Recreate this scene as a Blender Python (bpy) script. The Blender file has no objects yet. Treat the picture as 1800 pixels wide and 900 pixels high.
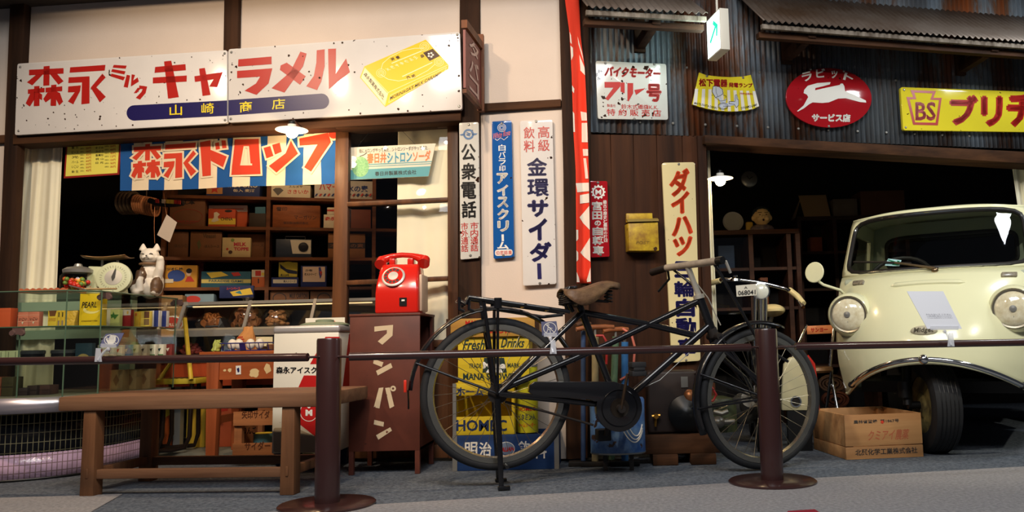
import bpy, bmesh, math, random
from mathutils import Vector, Matrix
from mathutils.geometry import tessellate_polygon
random.seed(7)
R = math.radians
SC = bpy.context.scene
COL = SC.collection
# ------------------------------------------------------------------ camera
F, CX, CY, H = 1450.0, 1060.0, 440.0, 0.59
PITCH, ROLL = math.atan(160.5 / F), 0.0235
_r0, _u0 = Vector((1, 0, 0)), Vector((0, -math.sin(PITCH), math.cos(PITCH)))
FW = Vector((0, math.cos(PITCH), math.sin(PITCH)))
RT = math.cos(ROLL) * _r0 - math.sin(ROLL) * _u0
UP = math.sin(ROLL) * _r0 + math.cos(ROLL) * _u0
CAM = Vector((0, 0, H))
cd = bpy.data.cameras.new('camera')
cam = bpy.data.objects.new('camera', cd); COL.objects.link(cam)
cam.matrix_world = Matrix(((RT.x, UP.x, -FW.x, 0), (RT.y, UP.y, -FW.y, 0), (RT.z, UP.z, -FW.z, H), (0, 0, 0, 1)))
cd.sensor_fit = 'HORIZONTAL'; cd.sensor_width = 36.0
cd.lens = F / 1800 * 36
cd.shift_x = (900 - CX) / 1800; cd.shift_y = (CY - 450) / 1800
cd.clip_start = 0.05; cd.clip_end = 60
SC.camera = cam
# ------------------------------------------------------------------ light
SC.view_settings.view_transform = 'Standard'; SC.view_settings.look = 'None'
SC.view_settings.gamma = 1; SC.view_settings.use_curve_mapping = False
SC.view_settings.exposure = 0.0
wd = bpy.data.worlds.new('world'); SC.world = wd; wd.use_nodes = True
wd.node_tree.nodes['Background'].inputs[0].default_value = (0.75, 0.8, 1.0, 1)
wd.node_tree.nodes['Background'].inputs[1].default_value = 0.045
def spot(name, loc, aim, power, color, size=60, blend=0.6, radius=0.05):
    l = bpy.data.lights.new(name, 'SPOT'); l.energy = power; l.color = color
    l.spot_size = R(size); l.spot_blend = blend; l.shadow_soft_size = radius
    o = bpy.data.objects.new(name, l); COL.objects.link(o); o.location = loc
    o.rotation_euler = (Vector(aim) - Vector(loc)).to_track_quat('-Z', 'Y').to_euler(); return o
def point(name, loc, power, color, radius=0.03):
    l = bpy.data.lights.new(name, 'POINT'); l.energy = power; l.color = color; l.shadow_soft_size = radius
    o = bpy.data.objects.new(name, l); COL.objects.link(o); o.location = loc; return o
def area(name, loc, aim, power, color, sx, sy):
    l = bpy.data.lights.new(name, 'AREA'); l.energy = power; l.color = color; l.shape = 'RECTANGLE'; l.size = sx; l.size_y = sy
    o = bpy.data.objects.new(name, l); COL.objects.link(o); o.location = loc
    o.rotation_euler = (Vector(aim) - Vector(loc)).to_track_quat('-Z', 'Y').to_euler(); return o
WARM = (1.0, 0.76, 0.52); NEUT = (1.0, 0.9, 0.78); COOL = (0.85, 0.93, 1.0)
spot('track_and_fill_spot', (-2.6, 2.1, 2.75), (-2.2, 4.4, 1.0), 130, WARM, 80)
spot('track_and_fill_spot', (-0.9, 2.0, 2.75), (-1.2, 4.3, 1.0), 112, WARM, 80)
spot('track_and_fill_spot', (-1.6, 1.6, 2.75), (0.0, 4.2, 0.9), 104, WARM, 60)
spot('track_and_fill_spot', (2.6, 1.4, 2.75), (1.75, 4.2, 0.7), 150, (1.0, 0.97, 0.8), 45)
spot('track_and_fill_spot', (-1.9, 0.8, 2.4), (-2.7, 4.0, .55), 60, WARM, 26, 0.6)  # extra fill spot, added to brighten the packs in the showcase
spot('track_and_fill_spot', (1.25, 0.9, 1.95), (1.95, 4.7, 1.08), 26, (1.0, 0.97, 0.85), 13, 0.5)  # extra narrow fill spot, added to brighten the inside of the truck cab
spot('track_and_fill_spot', (1.0, 1.6, 2.75), (1.2, 4.5, 1.6), 50, NEUT, 70)
point('shop_bulb', (-1.9, 4.75, 1.9), 9.5, (1.0, 0.7, 0.42), 0.06)
area('hall_light', (0.0, 0.3, 3.6), (0.3, 3.0, 0.0), 130, (0.94, 0.97, 1.0), 2.5, 1.2)

# ------------------------------------------------------------------ pixel -> place
def ray(px, py):
    return (FW * F + RT * (px - CX) - UP * (py - CY))
def W(px, py, y):                       # point at depth y
    d = ray(px, py); return CAM + d * (y / d.y)
def G(px, py, z=0.0):                   # point on the horizontal plane z
    d = ray(px, py); return CAM + d * ((z - H) / d.z)
class Plane:
    def __init__(s, o, slope=None, u=None, v=(0, 0, 1)):
        s.o = Vector(o); s.u = Vector(u).normalized() if u else Vector((1, slope, 0)).normalized()
        s.v = Vector(v).normalized(); s.n = s.u.cross(s.v).normalized()
    def hit(s, px, py, off=0.0):
        d = ray(px, py); o = s.o + s.n * off
        return CAM + d * ((o - CAM).dot(s.n) / d.dot(s.n))
    def at(s, u, v, off=0.0): return s.o + s.u * u + s.v * v + s.n * off
    def uv(s, p): q = p - s.o; return q.dot(s.u), q.dot(s.v)
LW = Plane((-0.17, 4.21, 0), -0.098)
RW = Plane((-0.17, 4.21, 0), 0.25)
# ------------------------------------------------------------------ materials
def lin(c):
    def f(x):
        x /= 255.0
        return x / 12.92 if x <= 0.04045 else ((x + 0.055) / 1.055) ** 2.4
    return (f(c[0]), f(c[1]), f(c[2]), 1.0)
_mats = {}
def M(name, rgb=(128, 128, 128), rough=0.5, metal=0.0, var=0.0, vscale=8.0, stretch=None, rgb2=None, bump=0.0, bscale=60.0,
      chips=0.0, chip_rgb=(48, 26, 14), chip_scale=30.0, emit=0.0, trans=0.0, coat=0.0, alpha=1.0, ior=1.45, coord='Object', spec=0.5):
    if name in _mats: return _mats[name]
    m = bpy.data.materials.new(name); m.use_nodes = True; _mats[name] = m
    nt = m.node_tree; b = nt.nodes['Principled BSDF']; N = nt.nodes.new; L = nt.links.new
    c = lin(rgb)
    b.inputs['Base Color'].default_value = c; b.inputs['Roughness'].default_value = rough; b.inputs['Metallic'].default_value = metal
    b.inputs['IOR'].default_value = ior; b.inputs['Specular IOR Level'].default_value = spec
    if trans: b.inputs['Transmission Weight'].default_value = trans
    if coat: b.inputs['Coat Weight'].default_value = coat; b.inputs['Coat Roughness'].default_value = 0.08
    if alpha < 1: b.inputs['Alpha'].default_value = alpha
    if emit:
        b.inputs['Emission Color'].default_value = c; b.inputs['Emission Strength'].default_value = emit
    tc = N('ShaderNodeTexCoord'); mp = N('ShaderNodeMapping'); L(tc.outputs[coord], mp.inputs[0])
    if stretch: mp.inputs['Scale'].default_value = stretch
    col = None
    if rgb2 is not None or var:
        n = N('ShaderNodeTexNoise'); n.inputs['Scale'].default_value = vscale; n.inputs['Detail'].default_value = 6; n.inputs['Roughness'].default_value = 0.6
        L(mp.outputs[0], n.inputs['Vector'])
        rp = N('ShaderNodeValToRGB'); rp.color_ramp.elements[0].position = 0.35; rp.color_ramp.elements[1].position = 0.65
        if rgb2 is None:
            k = 1 - var; rp.color_ramp.elements[0].color = (c[0] * k, c[1] * k, c[2] * k, 1)
        else: rp.color_ramp.elements[0].color = lin(rgb2)
        rp.color_ramp.elements[1].color = c
        L(n.outputs['Fac'], rp.inputs[0]); col = rp.outputs[0]; L(col, b.inputs['Base Color'])
    if chips:
        n = N('ShaderNodeTexNoise'); n.inputs['Scale'].default_value = chip_scale; n.inputs['Detail'].default_value = 3
        L(tc.outputs[coord], n.inputs['Vector'])
        rp = N('ShaderNodeValToRGB'); rp.color_ramp.elements[0].position = 0.745 - chips * 0.07; rp.color_ramp.elements[1].position = 0.76 - chips * 0.07
        L(n.outputs['Fac'], rp.inputs[0])
        mx = N('ShaderNodeMix'); mx.data_type = 'RGBA'; L(rp.outputs[0], mx.inputs[0])
        if col: L(col, mx.inputs[6])
        else: mx.inputs[6].default_value = c
        mx.inputs[7].default_value = lin(chip_rgb); L(mx.outputs[2], b.inputs['Base Color'])
    if bump:
        n = N('ShaderNodeTexNoise'); n.inputs['Scale'].default_value = bscale; n.inputs['Detail'].default_value = 5
        L(mp.outputs[0], n.inputs['Vector'])
        bp = N('ShaderNodeBump'); bp.inputs['Strength'].default_value = bump; bp.inputs['Distance'].default_value = 0.01
        L(n.outputs['Fac'], bp.inputs['Height']); L(bp.outputs[0], b.inputs['Normal'])
    return m
def wood(name, a, b, axis='z', scale=14.0, rough=0.55, bump=0.25, k=0.07):
    st = {'x': (k, 1, 1), 'y': (1, k, 1), 'z': (1, 1, k)}[axis]
    return M(name, a, rough, rgb2=b, vscale=scale, stretch=st, bump=bump, bscale=scale * 3, spec=0.25)
def enamel(name, rgb, chips=0.6, rough=0.1, **k):
    return M(name, rgb, rough, var=0.06, vscale=4, chips=chips, coat=0.3, **k)
def paint(name, rgb, rough=0.35): return M(name, rgb, rough)
# ------------------------------------------------------------------ objects
_mat4 = {}
def tag(o, label, cat, group=None):
    o['label'] = label; o['category'] = cat
    if group: o['group'] = group
    return o
def thing(name, label, cat, loc, rotz=0.0, group=None):
    o = bpy.data.objects.new(name, None); COL.objects.link(o); o.empty_display_size = 0.05
    o.location = loc; o.rotation_euler = (0, 0, rotz); tag(o, label, cat, group)
    _mat4[o.name] = Matrix.Translation(Vector(loc)) @ Matrix.Rotation(rotz, 4, 'Z')
    return o
def root_mat(o):
    while o.parent is not None: o = o.parent
    return _mat4.get(o.name, Matrix())
def copy_tree(o, parent=None):
    c = o.copy(); COL.objects.link(c)
    if parent is not None: c.parent = parent
    for ch in [x for x in o.children]: copy_tree(ch, c)
    return c
_glyph = {}
def glyphs(s, bold, shear=0.0):
    key = (s, bold, shear)
    if key not in _glyph:
        cu = bpy.data.curves.new('g', 'FONT'); cu.body = s; cu.offset = bold; cu.resolution_u = 2; cu.shear = shear
        ob = bpy.data.objects.new('g', cu); me = bpy.data.meshes.new_from_object(ob)
        _glyph[key] = ([(v.co.x, v.co.y) for v in me.vertices], [tuple(p.vertices) for p in me.polygons])
        bpy.data.objects.remove(ob); bpy.data.curves.remove(cu); bpy.data.meshes.remove(me)
    return _glyph[key]
class MB:
    def __init__(s): s.v = []; s.f = []; s.fm = []; s.m = 0
    def add(s, vs, fs):
        b = len(s.v); s.v += [Vector(p) for p in vs]
        for f in fs: s.f.append(tuple(b + i for i in f)); s.fm.append(s.m)
    def box(s, c, d, ax=None):
        c = Vector(c); ex, ey, ez = ax if ax else (Vector((1, 0, 0)), Vector((0, 1, 0)), Vector((0, 0, 1)))
        vs = [c + ex * (d[0] / 2 * i) + ey * (d[1] / 2 * j) + ez * (d[2] / 2 * k) for k in (-1, 1) for j in (-1, 1) for i in (-1, 1)]
        s.add(vs, [(0, 2, 3, 1), (4, 5, 7, 6), (0, 1, 5, 4), (2, 6, 7, 3), (0, 4, 6, 2), (1, 3, 7, 5)])
    def bb(s, a, b): s.box([(a[i] + b[i]) / 2 for i in range(3)], [abs(b[i] - a[i]) for i in range(3)])
    def hexa(s, q0, q1):                 # two quads (each 4 points, same winding)
        s.add(list(q0) + list(q1), [(0, 1, 2, 3), (7, 6, 5, 4), (0, 4, 5, 1), (1, 5, 6, 2), (2, 6, 7, 3), (3, 7, 4, 0)])
    def bar(s, a, b, w, h, up=(0, 0, 1)):
        a = Vector(a); b = Vector(b); d = (b - a); L = d.length; d.normalize(); u = Vector(up)
        x = d.cross(u)
        if x.length < 1e-4: x = d.cross(Vector((0, 1, 0)))
        x.normalize(); z = x.cross(d).normalized()
        s.box((a + b) / 2, (L, w, h), (d, x, z))
    def ring(s, pts): b = len(s.v); s.v += [Vector(p) for p in pts]; return list(range(b, b + len(pts)))
    def bridge(s, r0, r1, closed=True):
        n = len(r0)
        for i in range(n if closed else n - 1):
            j = (i + 1) % n; s.f.append((r0[i], r0[j], r1[j], r1[i])); s.fm.append(s.m)
    def cap(s, r, flip=False):
        s.f.append(tuple(reversed(r)) if flip else tuple(r)); s.fm.append(s.m)
    def tube(s, pts, r, n=10, closed=False, caps=True, flat=None):
        pts = [Vector(p) for p in pts]; rs = r if isinstance(r, (list, tuple)) else [r] * len(pts)
        k = len(pts); prev = None; rings = []
        for i, p in enumerate(pts):
            a = pts[(i - 1) % k] if (closed or i > 0) else p
            b = pts[(i + 1) % k] if (closed or i < k - 1) else p
            t = (b - a).normalized()
            if prev is None:
                x = t.cross(Vector((0, 0, 1)))
                if x.length < 1e-3: x = t.cross(Vector((0, 1, 0)))
            else: x = prev - t * prev.dot(t)
            x.normalize(); prev = x; y = t.cross(x)
            fy = flat if flat else 1.0
            rings.append(s.ring([p + x * (rs[i] * math.cos(2 * math.pi * j / n)) + y * (fy * rs[i] * math.sin(2 * math.pi * j / n)) for j in range(n)]))
        for i in range(k - 1): s.bridge(rings[i], rings[i + 1])
        if closed: s.bridge(rings[-1], rings[0])
        elif caps: s.cap(rings[0], True); s.cap(rings[-1])
    def cyl(s, a, b, r, r2=None, n=16, caps=True): s.tube([a, b], [r, r if r2 is None else r2], n, caps=caps)
    def lathe(s, c, prof, n=24, ax=None, caps=True, arc=None):
        c = Vector(c); ex, ey, ez = ax if ax else (Vector((1, 0, 0)), Vector((0, 1, 0)), Vector((0, 0, 1)))
        rings = []
        for r, z in prof:
            rings.append(s.ring([c + ex * (r * math.cos(2 * math.pi * j / n)) + ey * (r * math.sin(2 * math.pi * j / n)) + ez * z for j in range(n)]))
        for i in range(len(rings) - 1): s.bridge(rings[i], rings[i + 1])
        if caps:
            if prof[0][0] > 1e-5: s.cap(rings[0], True)
            if prof[-1][0] > 1e-5: s.cap(rings[-1])
    def ball(s, c, r, n=14, ax=None):
        if not isinstance(r, (list, tuple)): r = (r, r, r)
        ex, ey, ez = ax if ax else (Vector((1, 0, 0)), Vector((0, 1, 0)), Vector((0, 0, 1)))
        m = max(6, n // 2)
        s.lathe(c, [(max(math.sin(math.pi * i / m), 0.02), -math.cos(math.pi * i / m) * r[2]) for i in range(m + 1)], n, (ex * r[0], ey * r[1], ez))
    def poly(s, pts):                    # flat polygon from 3D points (may be concave)
        pts = [Vector(p) for p in pts]
        tri = tessellate_polygon([pts]); s.add(pts, [tuple(t) for t in tri])
    def prism(s, pts, d):                # polygon extruded by vector d
        pts = [Vector(p) for p in pts]; n = len(pts); d = Vector(d)
        tri = tessellate_polygon([pts])
        vs = pts + [p + d for p in pts]
        fs = [tuple(t) for t in tri] + [tuple(n + i for i in reversed(t)) for t in tri]
        fs += [(i, n + i, n + (i + 1) % n, (i + 1) % n) for i in range(n)]
        s.add(vs, fs)
    def grid(s, P):                      # rows of points
        b = len(s.v); nr, nc = len(P), len(P[0])
        for row in P: s.v += [Vector(p) for p in row]
        for i in range(nr - 1):
            for j in range(nc - 1):
                s.f.append((b + i * nc + j, b + i * nc + j + 1, b + (i + 1) * nc + j + 1, b + (i + 1) * nc + j)); s.fm.append(s.m)
    def text(s, st, q, bold=0.0, em=False, shear=0.0):   # q: 3D quad TL TR BR BL
        vs, fs = glyphs(st, bold, shear)
        if not vs: return
        if em: x0, x1, y0, y1 = 0.0, 1.0, -0.12, 0.88
        else:
            xs = [p[0] for p in vs]; ys = [p[1] for p in vs]; x0, x1, y0, y1 = min(xs), max(xs), min(ys), max(ys)
        dx = max(x1 - x0, 1e-4); dy = max(y1 - y0, 1e-4); q = [Vector(p) for p in q]; out = []
        for x, y in vs:
            u = (x - x0) / dx; v = (y1 - y) / dy
            out.append((q[0] * (1 - u) + q[1] * u) * (1 - v) + (q[3] * (1 - u) + q[2] * u) * v)
        s.add(out, fs)
    def build(s, name, mat, parent=None, local=False, smooth=False, bevel=0.0, seg=2, solid=0.0, subsurf=0, remesh=0.0, angle=40, weld=False):
        vs = s.v
        if parent is not None and not local:
            inv = root_mat(parent).inverted(); vs = [inv @ p for p in vs]
        loc = Vector((0, 0, 0))
        if parent is None:
            n = len(vs); loc = Vector((sum(p.x for p in vs) / n, sum(p.y for p in vs) / n, min(p.z for p in vs)))
            vs = [p - loc for p in vs]
        me = bpy.data.meshes.new(name); me.from_pydata([tuple(p) for p in vs], [], s.f)
        mats = mat if isinstance(mat, (list, tuple)) else [mat]
        for mm in mats: me.materials.append(mm)
        me.polygons.foreach_set('material_index', s.fm)
        bm = bmesh.new(); bm.from_mesh(me)
        if weld: bmesh.ops.remove_doubles(bm, verts=bm.verts, dist=1e-5)
        if bevel:
            es = [e for e in bm.edges if len(e.link_faces) == 2 and e.calc_face_angle(0) > R(35)]
            bmesh.ops.bevel(bm, geom=es, offset=bevel, segments=seg, affect='EDGES', profile=0.5, clamp_overlap=True)
        bmesh.ops.recalc_face_normals(bm, faces=bm.faces)
        bm.to_mesh(me); bm.free()
        if smooth or bevel:
            me.polygons.foreach_set('use_smooth', [True] * len(me.polygons)); me.set_sharp_from_angle(angle=R(angle))
        o = bpy.data.objects.new(name, me); COL.objects.link(o); o.location = loc
        if parent is not None: o.parent = parent
        else: _mat4[o.name] = Matrix.Translation(loc)
        if solid:
            md = o.modifiers.new('s', 'SOLIDIFY'); md.thickness = solid; md.offset = 0
        if remesh:
            md = o.modifiers.new('r', 'REMESH'); md.mode = 'VOXEL'; md.voxel_size = remesh; md.use_smooth_shade = True
            md = o.modifiers.new('c', 'CORRECTIVE_SMOOTH') if False else o.modifiers.new('c', 'SMOOTH'); md.factor = 0.5; md.iterations = 6
        if subsurf:
            md = o.modifiers.new('d', 'SUBSURF'); md.levels = subsurf; md.render_levels = subsurf
        return o
def struct(o): o['kind'] = 'structure'; return o
def rounded(pts, r, n=4):                # round the corners of a pixel polygon
    out = []; k = len(pts)
    for i in range(k):
        p = Vector(pts[i] + (0,) if len(pts[i]) == 2 else pts[i]).to_2d(); a = Vector(pts[i - 1]).to_2d(); b = Vector(pts[(i + 1) % k]).to_2d()
        da = (a - p); db = (b - p); rr = min(r, da.length * 0.45, db.length * 0.45)
        p0 = p + da.normalized() * rr; p1 = p + db.normalized() * rr
        for j in range(n + 1):
            t = j / n; q = p0 * (1 - t) ** 2 + p * 2 * t * (1 - t) + p1 * t * t; out.append((q.x, q.y))
    return out
def qb(x0, y0, x1, y1, slope=0.0, lean=0.0):
    cx, cy = (x0 + x1) / 2, (y0 + y1) / 2
    return [(cx + dx + lean * dy, cy + dy + slope * dx) for dx, dy in ((x0 - cx, y0 - cy), (x1 - cx, y0 - cy), (x1 - cx, y1 - cy), (x0 - cx, y1 - cy))]
def circle_px(cx, cy, rx, ry=None, n=24, a0=0.0, a1=360.0, rot=0.0):
    ry = ry or rx; out = []
    full = abs(a1 - a0 - 360) < 1e-6
    for i in range(n if full else n + 1):
        a = R(a0 + (a1 - a0) * i / n); x, y = rx * math.cos(a), ry * math.sin(a)
        out.append((cx + x * math.cos(rot) - y * math.sin(rot), cy + x * math.sin(rot) + y * math.cos(rot)))
    return out
class Ink:
    """flat painted shapes on a plane, drawn in the photo's pixel frame and put on the plane"""
    def __init__(s, plane, off, dy=None): s.p = plane; s.off = off; s.mb = MB()
    def h(s, q): return s.p.hit(q[0], q[1], s.off)
    def t(s, st, box, bold=0.012, slope=0.0, lean=0.0, em=False, shear=0.0, fat=0.0):
        if fat:
            x0, y0, x1, y1 = box
            for dx, dy in ((0, 0), (fat, 0), (-fat, 0), (0, fat), (0, -fat)): s.t(st, (x0 + fat + dx, y0 + fat + dy, x1 - fat + dx, y1 - fat + dy), bold, slope, lean, em, shear)
            return s
        q = qb(*box, slope, lean) if not isinstance(box[0], tuple) else box
        s.mb.text(st, [s.h(p) for p in q], bold, em, shear); return s
    def col(s, st, box, bold=0.012, slope=0.0, lean=0.0, pad=0.02, fat=0.0):
        """characters stacked downward inside box"""
        x0, y0, x1, y1 = box; n = len(st); hh = (y1 - y0) / n; cx = (x0 + x1) / 2; cy = (y0 + y1) / 2
        for i, ch in enumerate(st):
            a = y0 + i * hh; xo = lean * (a + hh / 2 - cy)
            s.t(ch, (x0 + xo, a + hh * pad, x1 + xo, a + hh * (1 - pad)), bold, slope, lean, em=(ch in 'の印'), fat=fat)
        return s
    def poly(s, pts): s.mb.poly([s.h(p) for p in pts]); return s
    def line(s, pts, w):
        for a, b in zip(pts, pts[1:]):
            d = Vector((b[0] - a[0], b[1] - a[1]));
            if d.length < 1e-6: continue
            nrm = Vector((-d.y, d.x)).normalized() * (w / 2)
            s.poly([(a[0] + nrm.x, a[1] + nrm.y), (b[0] + nrm.x, b[1] + nrm.y), (b[0] - nrm.x, b[1] - nrm.y), (a[0] - nrm.x, a[1] - nrm.y)])
        return s
    def ringp(s, cx, cy, rx, ry, w, n=28):
        a = circle_px(cx, cy, rx, ry, n); b = circle_px(cx, cy, rx - w, ry - w, n)
        for i in range(n): s.poly([a[i], a[(i + 1) % n], b[(i + 1) % n], b[i]])
        return s
    def done(s, name, mat, parent): return s.mb.build(name, mat, parent)
def expand(pts, d):
    k = len(pts); out = []
    ar = sum(pts[i - 1][0] * pts[i][1] - pts[i][0] * pts[i - 1][1] for i in range(k))
    sg = 1 if ar > 0 else -1
    for i in range(k):
        p = Vector(pts[i]); a = Vector(pts[i - 1]); b = Vector(pts[(i + 1) % k])
        n1 = (p - a).normalized(); n2 = (b - p).normalized()
        n1 = Vector((n1.y, -n1.x)) * sg; n2 = Vector((n2.y, -n2.x)) * sg
        m = n1 + n2
        if m.length < 1e-3: m = n1
        m.normalize(); L = d / max(0.5, m.dot(n1)); q = p + m * L; out.append((q.x, q.y))
    return out
def plate(mb, plane, pts, off, th):
    mb.prism([plane.hit(x, y, off) for x, y in pts], plane.n * -th)
def slab(name, plane, pts, off, th, mat, parent=None, **k):
    mb = MB(); plate(mb, plane, pts, off, th); return mb.build(name, mat, parent, **k)
# common materials
M_DW = wood('dark_wood', (70, 44, 27), (34, 20, 12), 'z', 10, 0.8)
M_DWX = wood('dark_wood_level', (84, 53, 31), (44, 26, 15), 'x', 10, 0.8)
M_BLACK = M('black_paint', (14, 14, 15), 0.4)
M_INKR = paint('sign_red', (178, 30, 22)); M_INKN = paint('sign_navy', (30, 24, 84)); M_INKK = paint('sign_black', (22, 22, 24))
M_INKW = paint('sign_white', (236, 232, 222)); M_INKY = paint('sign_yellow', (235, 210, 40)); M_INKO = paint('sign_vermilion', (222, 72, 30))
M_CHROME = M('chrome', (215, 215, 215), 0.12, 1.0)
M_STEEL = M('steel', (158, 156, 150), 0.32, 0.6)
M_GLASS = M('clear_glass', (235, 245, 238), 0.02, trans=1.0, ior=1.02, alpha=0.35)
M_CARD = M('brown_cardboard', (150, 98, 52), 0.8, var=0.25, vscale=6)
def pane_glass(name, tint=(255, 255, 255), refl=0.08, rough=0.02):
    if name in _mats: return _mats[name]
    m = bpy.data.materials.new(name); m.use_nodes = True; nt = m.node_tree; nt.nodes.clear(); N = nt.nodes.new; L = nt.links.new
    o = N('ShaderNodeOutputMaterial'); mx = N('ShaderNodeMixShader'); t = N('ShaderNodeBsdfTransparent'); g = N('ShaderNodeBsdfGlossy')
    fr = N('ShaderNodeLayerWeight'); fr.inputs[0].default_value = 0.25
    ma = N('ShaderNodeMath'); ma.operation = 'MULTIPLY_ADD'; L(fr.outputs['Fresnel'], ma.inputs[0]); ma.inputs[1].default_value = 0.28; ma.inputs[2].default_value = refl * 0.3
    t.inputs[0].default_value = lin(tint); g.inputs['Roughness'].default_value = rough
    L(ma.outputs[0], mx.inputs[0]); L(t.outputs[0], mx.inputs[1]); L(g.outputs[0], mx.inputs[2]); L(mx.outputs[0], o.inputs[0]); _mats[name] = m; return m
M_PANE = pane_glass('pane_glass')
M_CASE = pane_glass('showcase_glass', (250, 253, 250), 0.06)
# ------------------------------------------------------------------ setting
M_PLASTER = M('plaster', (222, 204, 188), 0.9, var=0.06, vscale=2.5, bump=0.08, bscale=180)
M_CARPET = M('dark_carpet', (112, 118, 126), 0.95, rgb2=(66, 72, 82), vscale=70, bump=0.5, bscale=260)
M_CARPETL = M('pale_carpet', (164, 159, 158), 0.95, rgb2=(132, 128, 127), vscale=70, bump=0.4, bscale=260)
M_CARPETR = M('red_carpet', (150, 24, 44), 0.95)
M_CONC = M('shop_concrete', (126, 122, 104), 0.85, var=0.2, vscale=8)
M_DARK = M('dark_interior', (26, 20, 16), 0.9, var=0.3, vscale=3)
M_CEIL = M('ceiling_board', (66, 58, 52), 0.9, var=0.2, vscale=30)
mb = MB()
mb.box((0, 6, -0.06), (16, 12.0, 0.119)); struct(mb.build('floor', M_CARPET))
def floor_patch(name, pts, z, mat):
    m = MB(); m.prism([G(x, y, z) for x, y in pts], (0, 0, -z - 0.01)); return struct(m.build(name, mat))
floor_patch('floor_pale_strip', [(480, 899), (650, 887), (1100, 860), (1340, 845), (1800, 820), (2100, 803), (2100, 1500), (300, 1500), (400, 905)], 0.004, M_CARPETL)
floor_patch('floor_pale_corner', [(-160, 882), (0, 875), (215, 868), (150, 905), (-60, 1060), (-400, 1060)], 0.004, M_CARPETL)
floor_patch('floor_red_mark', [(1385, 898), (1432, 895), (1448, 905), (1500, 960), (1350, 960)], 0.006, M_CARPETR)
floor_patch('floor_shop', [(262, 795), (480, 798), (760, 794), (800, 770), (760, 700), (200, 690), (100, 790)], 0.03, M_CONC)
# plaster walls
mb = MB()
plate(mb, LW, [(-200, -80), (1000, -150), (1000, 190), (800, 208), (20, 245), (-200, 255)], 0, 0.08)
plate(mb, LW, [(815, 190), (1000, 178), (1000, 806), (815, 812)], 0.0, 0.08)
plate(mb, LW, [(-200, 245), (14, 240), (-12, 830), (-260, 830)], 0, 0.08)
struct(mb.build('wall_left', M_PLASTER))
# posts and beams on the plaster front
def post(name, pts, off, th, mat=M_DW, plane=LW): return struct(slab(name, plane, pts, off, th, mat, bevel=0.004))
post('trim_1', [(19, -40), (45, -40), (18, 520), (5, 840), (-30, 840), (-4, 520)], 0.05, 0.055)
post('trim_2', [(394.5, -60), (420, -60), (417.5, 110), (392, 110)], 0.03, 0.06)
post('trim_3', [(808, -60), (842, -60), (844, 500), (845, 812), (808, 814), (806, 500)], 0.03, 0.12)
post('trim_4', [(981, -60), (1034, -60), (1036, 400), (1033, 806), (995, 808), (990, 300)], 0.05, 0.16)
post('trim_5', [(22, 236), (810, 191), (810, 212), (22, 254)], 0.06, 0.12, M_DWX)
post('trim_6', [(840, 182), (986, 174), (986, 187), (840, 196)], 0.03, 0.05, M_DWX)
post('trim_7', [(-200, 248), (20, 236), (20, 250), (-200, 263)], 0.03, 0.05, M_DWX)
# sliding-door head and jamb
post('trim_8', [(590, 212), (810, 199), (810, 213), (590, 226)], 0.05, 0.14, M_DWX)
# corrugated iron front over the garage
def corr_mat():
    m = bpy.data.materials.new('rusty_corrugated_iron'); m.use_nodes = True; nt = m.node_tree; b = nt.nodes['Principled BSDF']; N = nt.nodes.new; L = nt.links.new
    tc = N('ShaderNodeTexCoord'); mp = N('ShaderNodeMapping'); mp.inputs['Scale'].default_value = (1.6, 1.6, 0.35); L(tc.outputs['Object'], mp.inputs[0])
    n = N('ShaderNodeTexNoise'); n.inputs['Scale'].default_value = 2.6; n.inputs['Detail'].default_value = 9; n.inputs['Roughness'].default_value = 0.7; L(mp.outputs[0], n.inputs[0])
    r = N('ShaderNodeValToRGB'); e = r.color_ramp.elements
    e[0].position = 0.36; e[0].color = lin((132, 148, 162)); e[1].position = 0.66; e[1].color = lin((128, 66, 30))
    x = e.new(0.5); x.color = lin((112, 116, 120)); x = e.new(0.56); x.color = lin((104, 72, 52))
    L(n.outputs[0], r.inputs[0])
    n2 = N('ShaderNodeTexNoise'); n2.inputs['Scale'].default_value = 1.7; n2.inputs['Detail'].default_value = 1; L(mp.outputs[0], n2.inputs[0])
    mx = N('ShaderNodeMix'); mx.data_type = 'RGBA'; mx.blend_type = 'MULTIPLY'; mx.inputs[0].default_value = 1
    r2 = N('ShaderNodeValToRGB'); r2.color_ramp.elements[0].position = 0.4; r2.color_ramp.elements[0].color = (0.4, 0.37, 0.36, 1); r2.color_ramp.elements[1].position = 0.6
    L(n2.outputs[0], r2.inputs[0]); L(r.outputs[0], mx.inputs[6]); L(r2.outputs[0], mx.inputs[7]); L(mx.outputs[2], b.inputs['Base Color'])
    b.inputs['Metallic'].default_value = 0.2; b.inputs['Roughness'].default_value = 0.5
    return m
M_CORR = corr_mat()
u0 = RW.uv(RW.hit(1036, 200))[0]; u1 = RW.uv(RW.hit(2000, 200))[0]; ub = RW.uv(RW.hit(1240, 240))[0]
zb = RW.uv(RW.hit(1240, 234))[1]
mb = MB(); n = int((u1 - u0) / 0.0315 * 6)
cols = [u0 + (u1 - u0) * i / n for i in range(n + 1)]
mb.grid([[RW.at(u, z, 0.006 * math.sin(2 * math.pi * (u - u0) / 0.0315)) for u in cols] for z in (zb - 0.02, 2.75)])
wr = struct(mb.build('wall_right', M_CORR, smooth=True, solid=0.002))
for k in range(19):                       # roofing bolts along the lower edge and one row higher
    u = u0 + .09 + (k % 13) * .185; z = zb + .045 if k < 13 else zb + .36
    if k >= 13: u = u0 + .12 + (k - 13) * .43
    mb = MB(); mb.lathe(RW.at(u, z, .006), [(.0075, 0), (.0075, .003), (.004, .006)], 10, (RW.u, RW.v, RW.n)); q_ = mb.build('bolt', M_STEEL, None); q_.parent = wr; q_.location = q_.location - wr.location
mb = MB()
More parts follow.
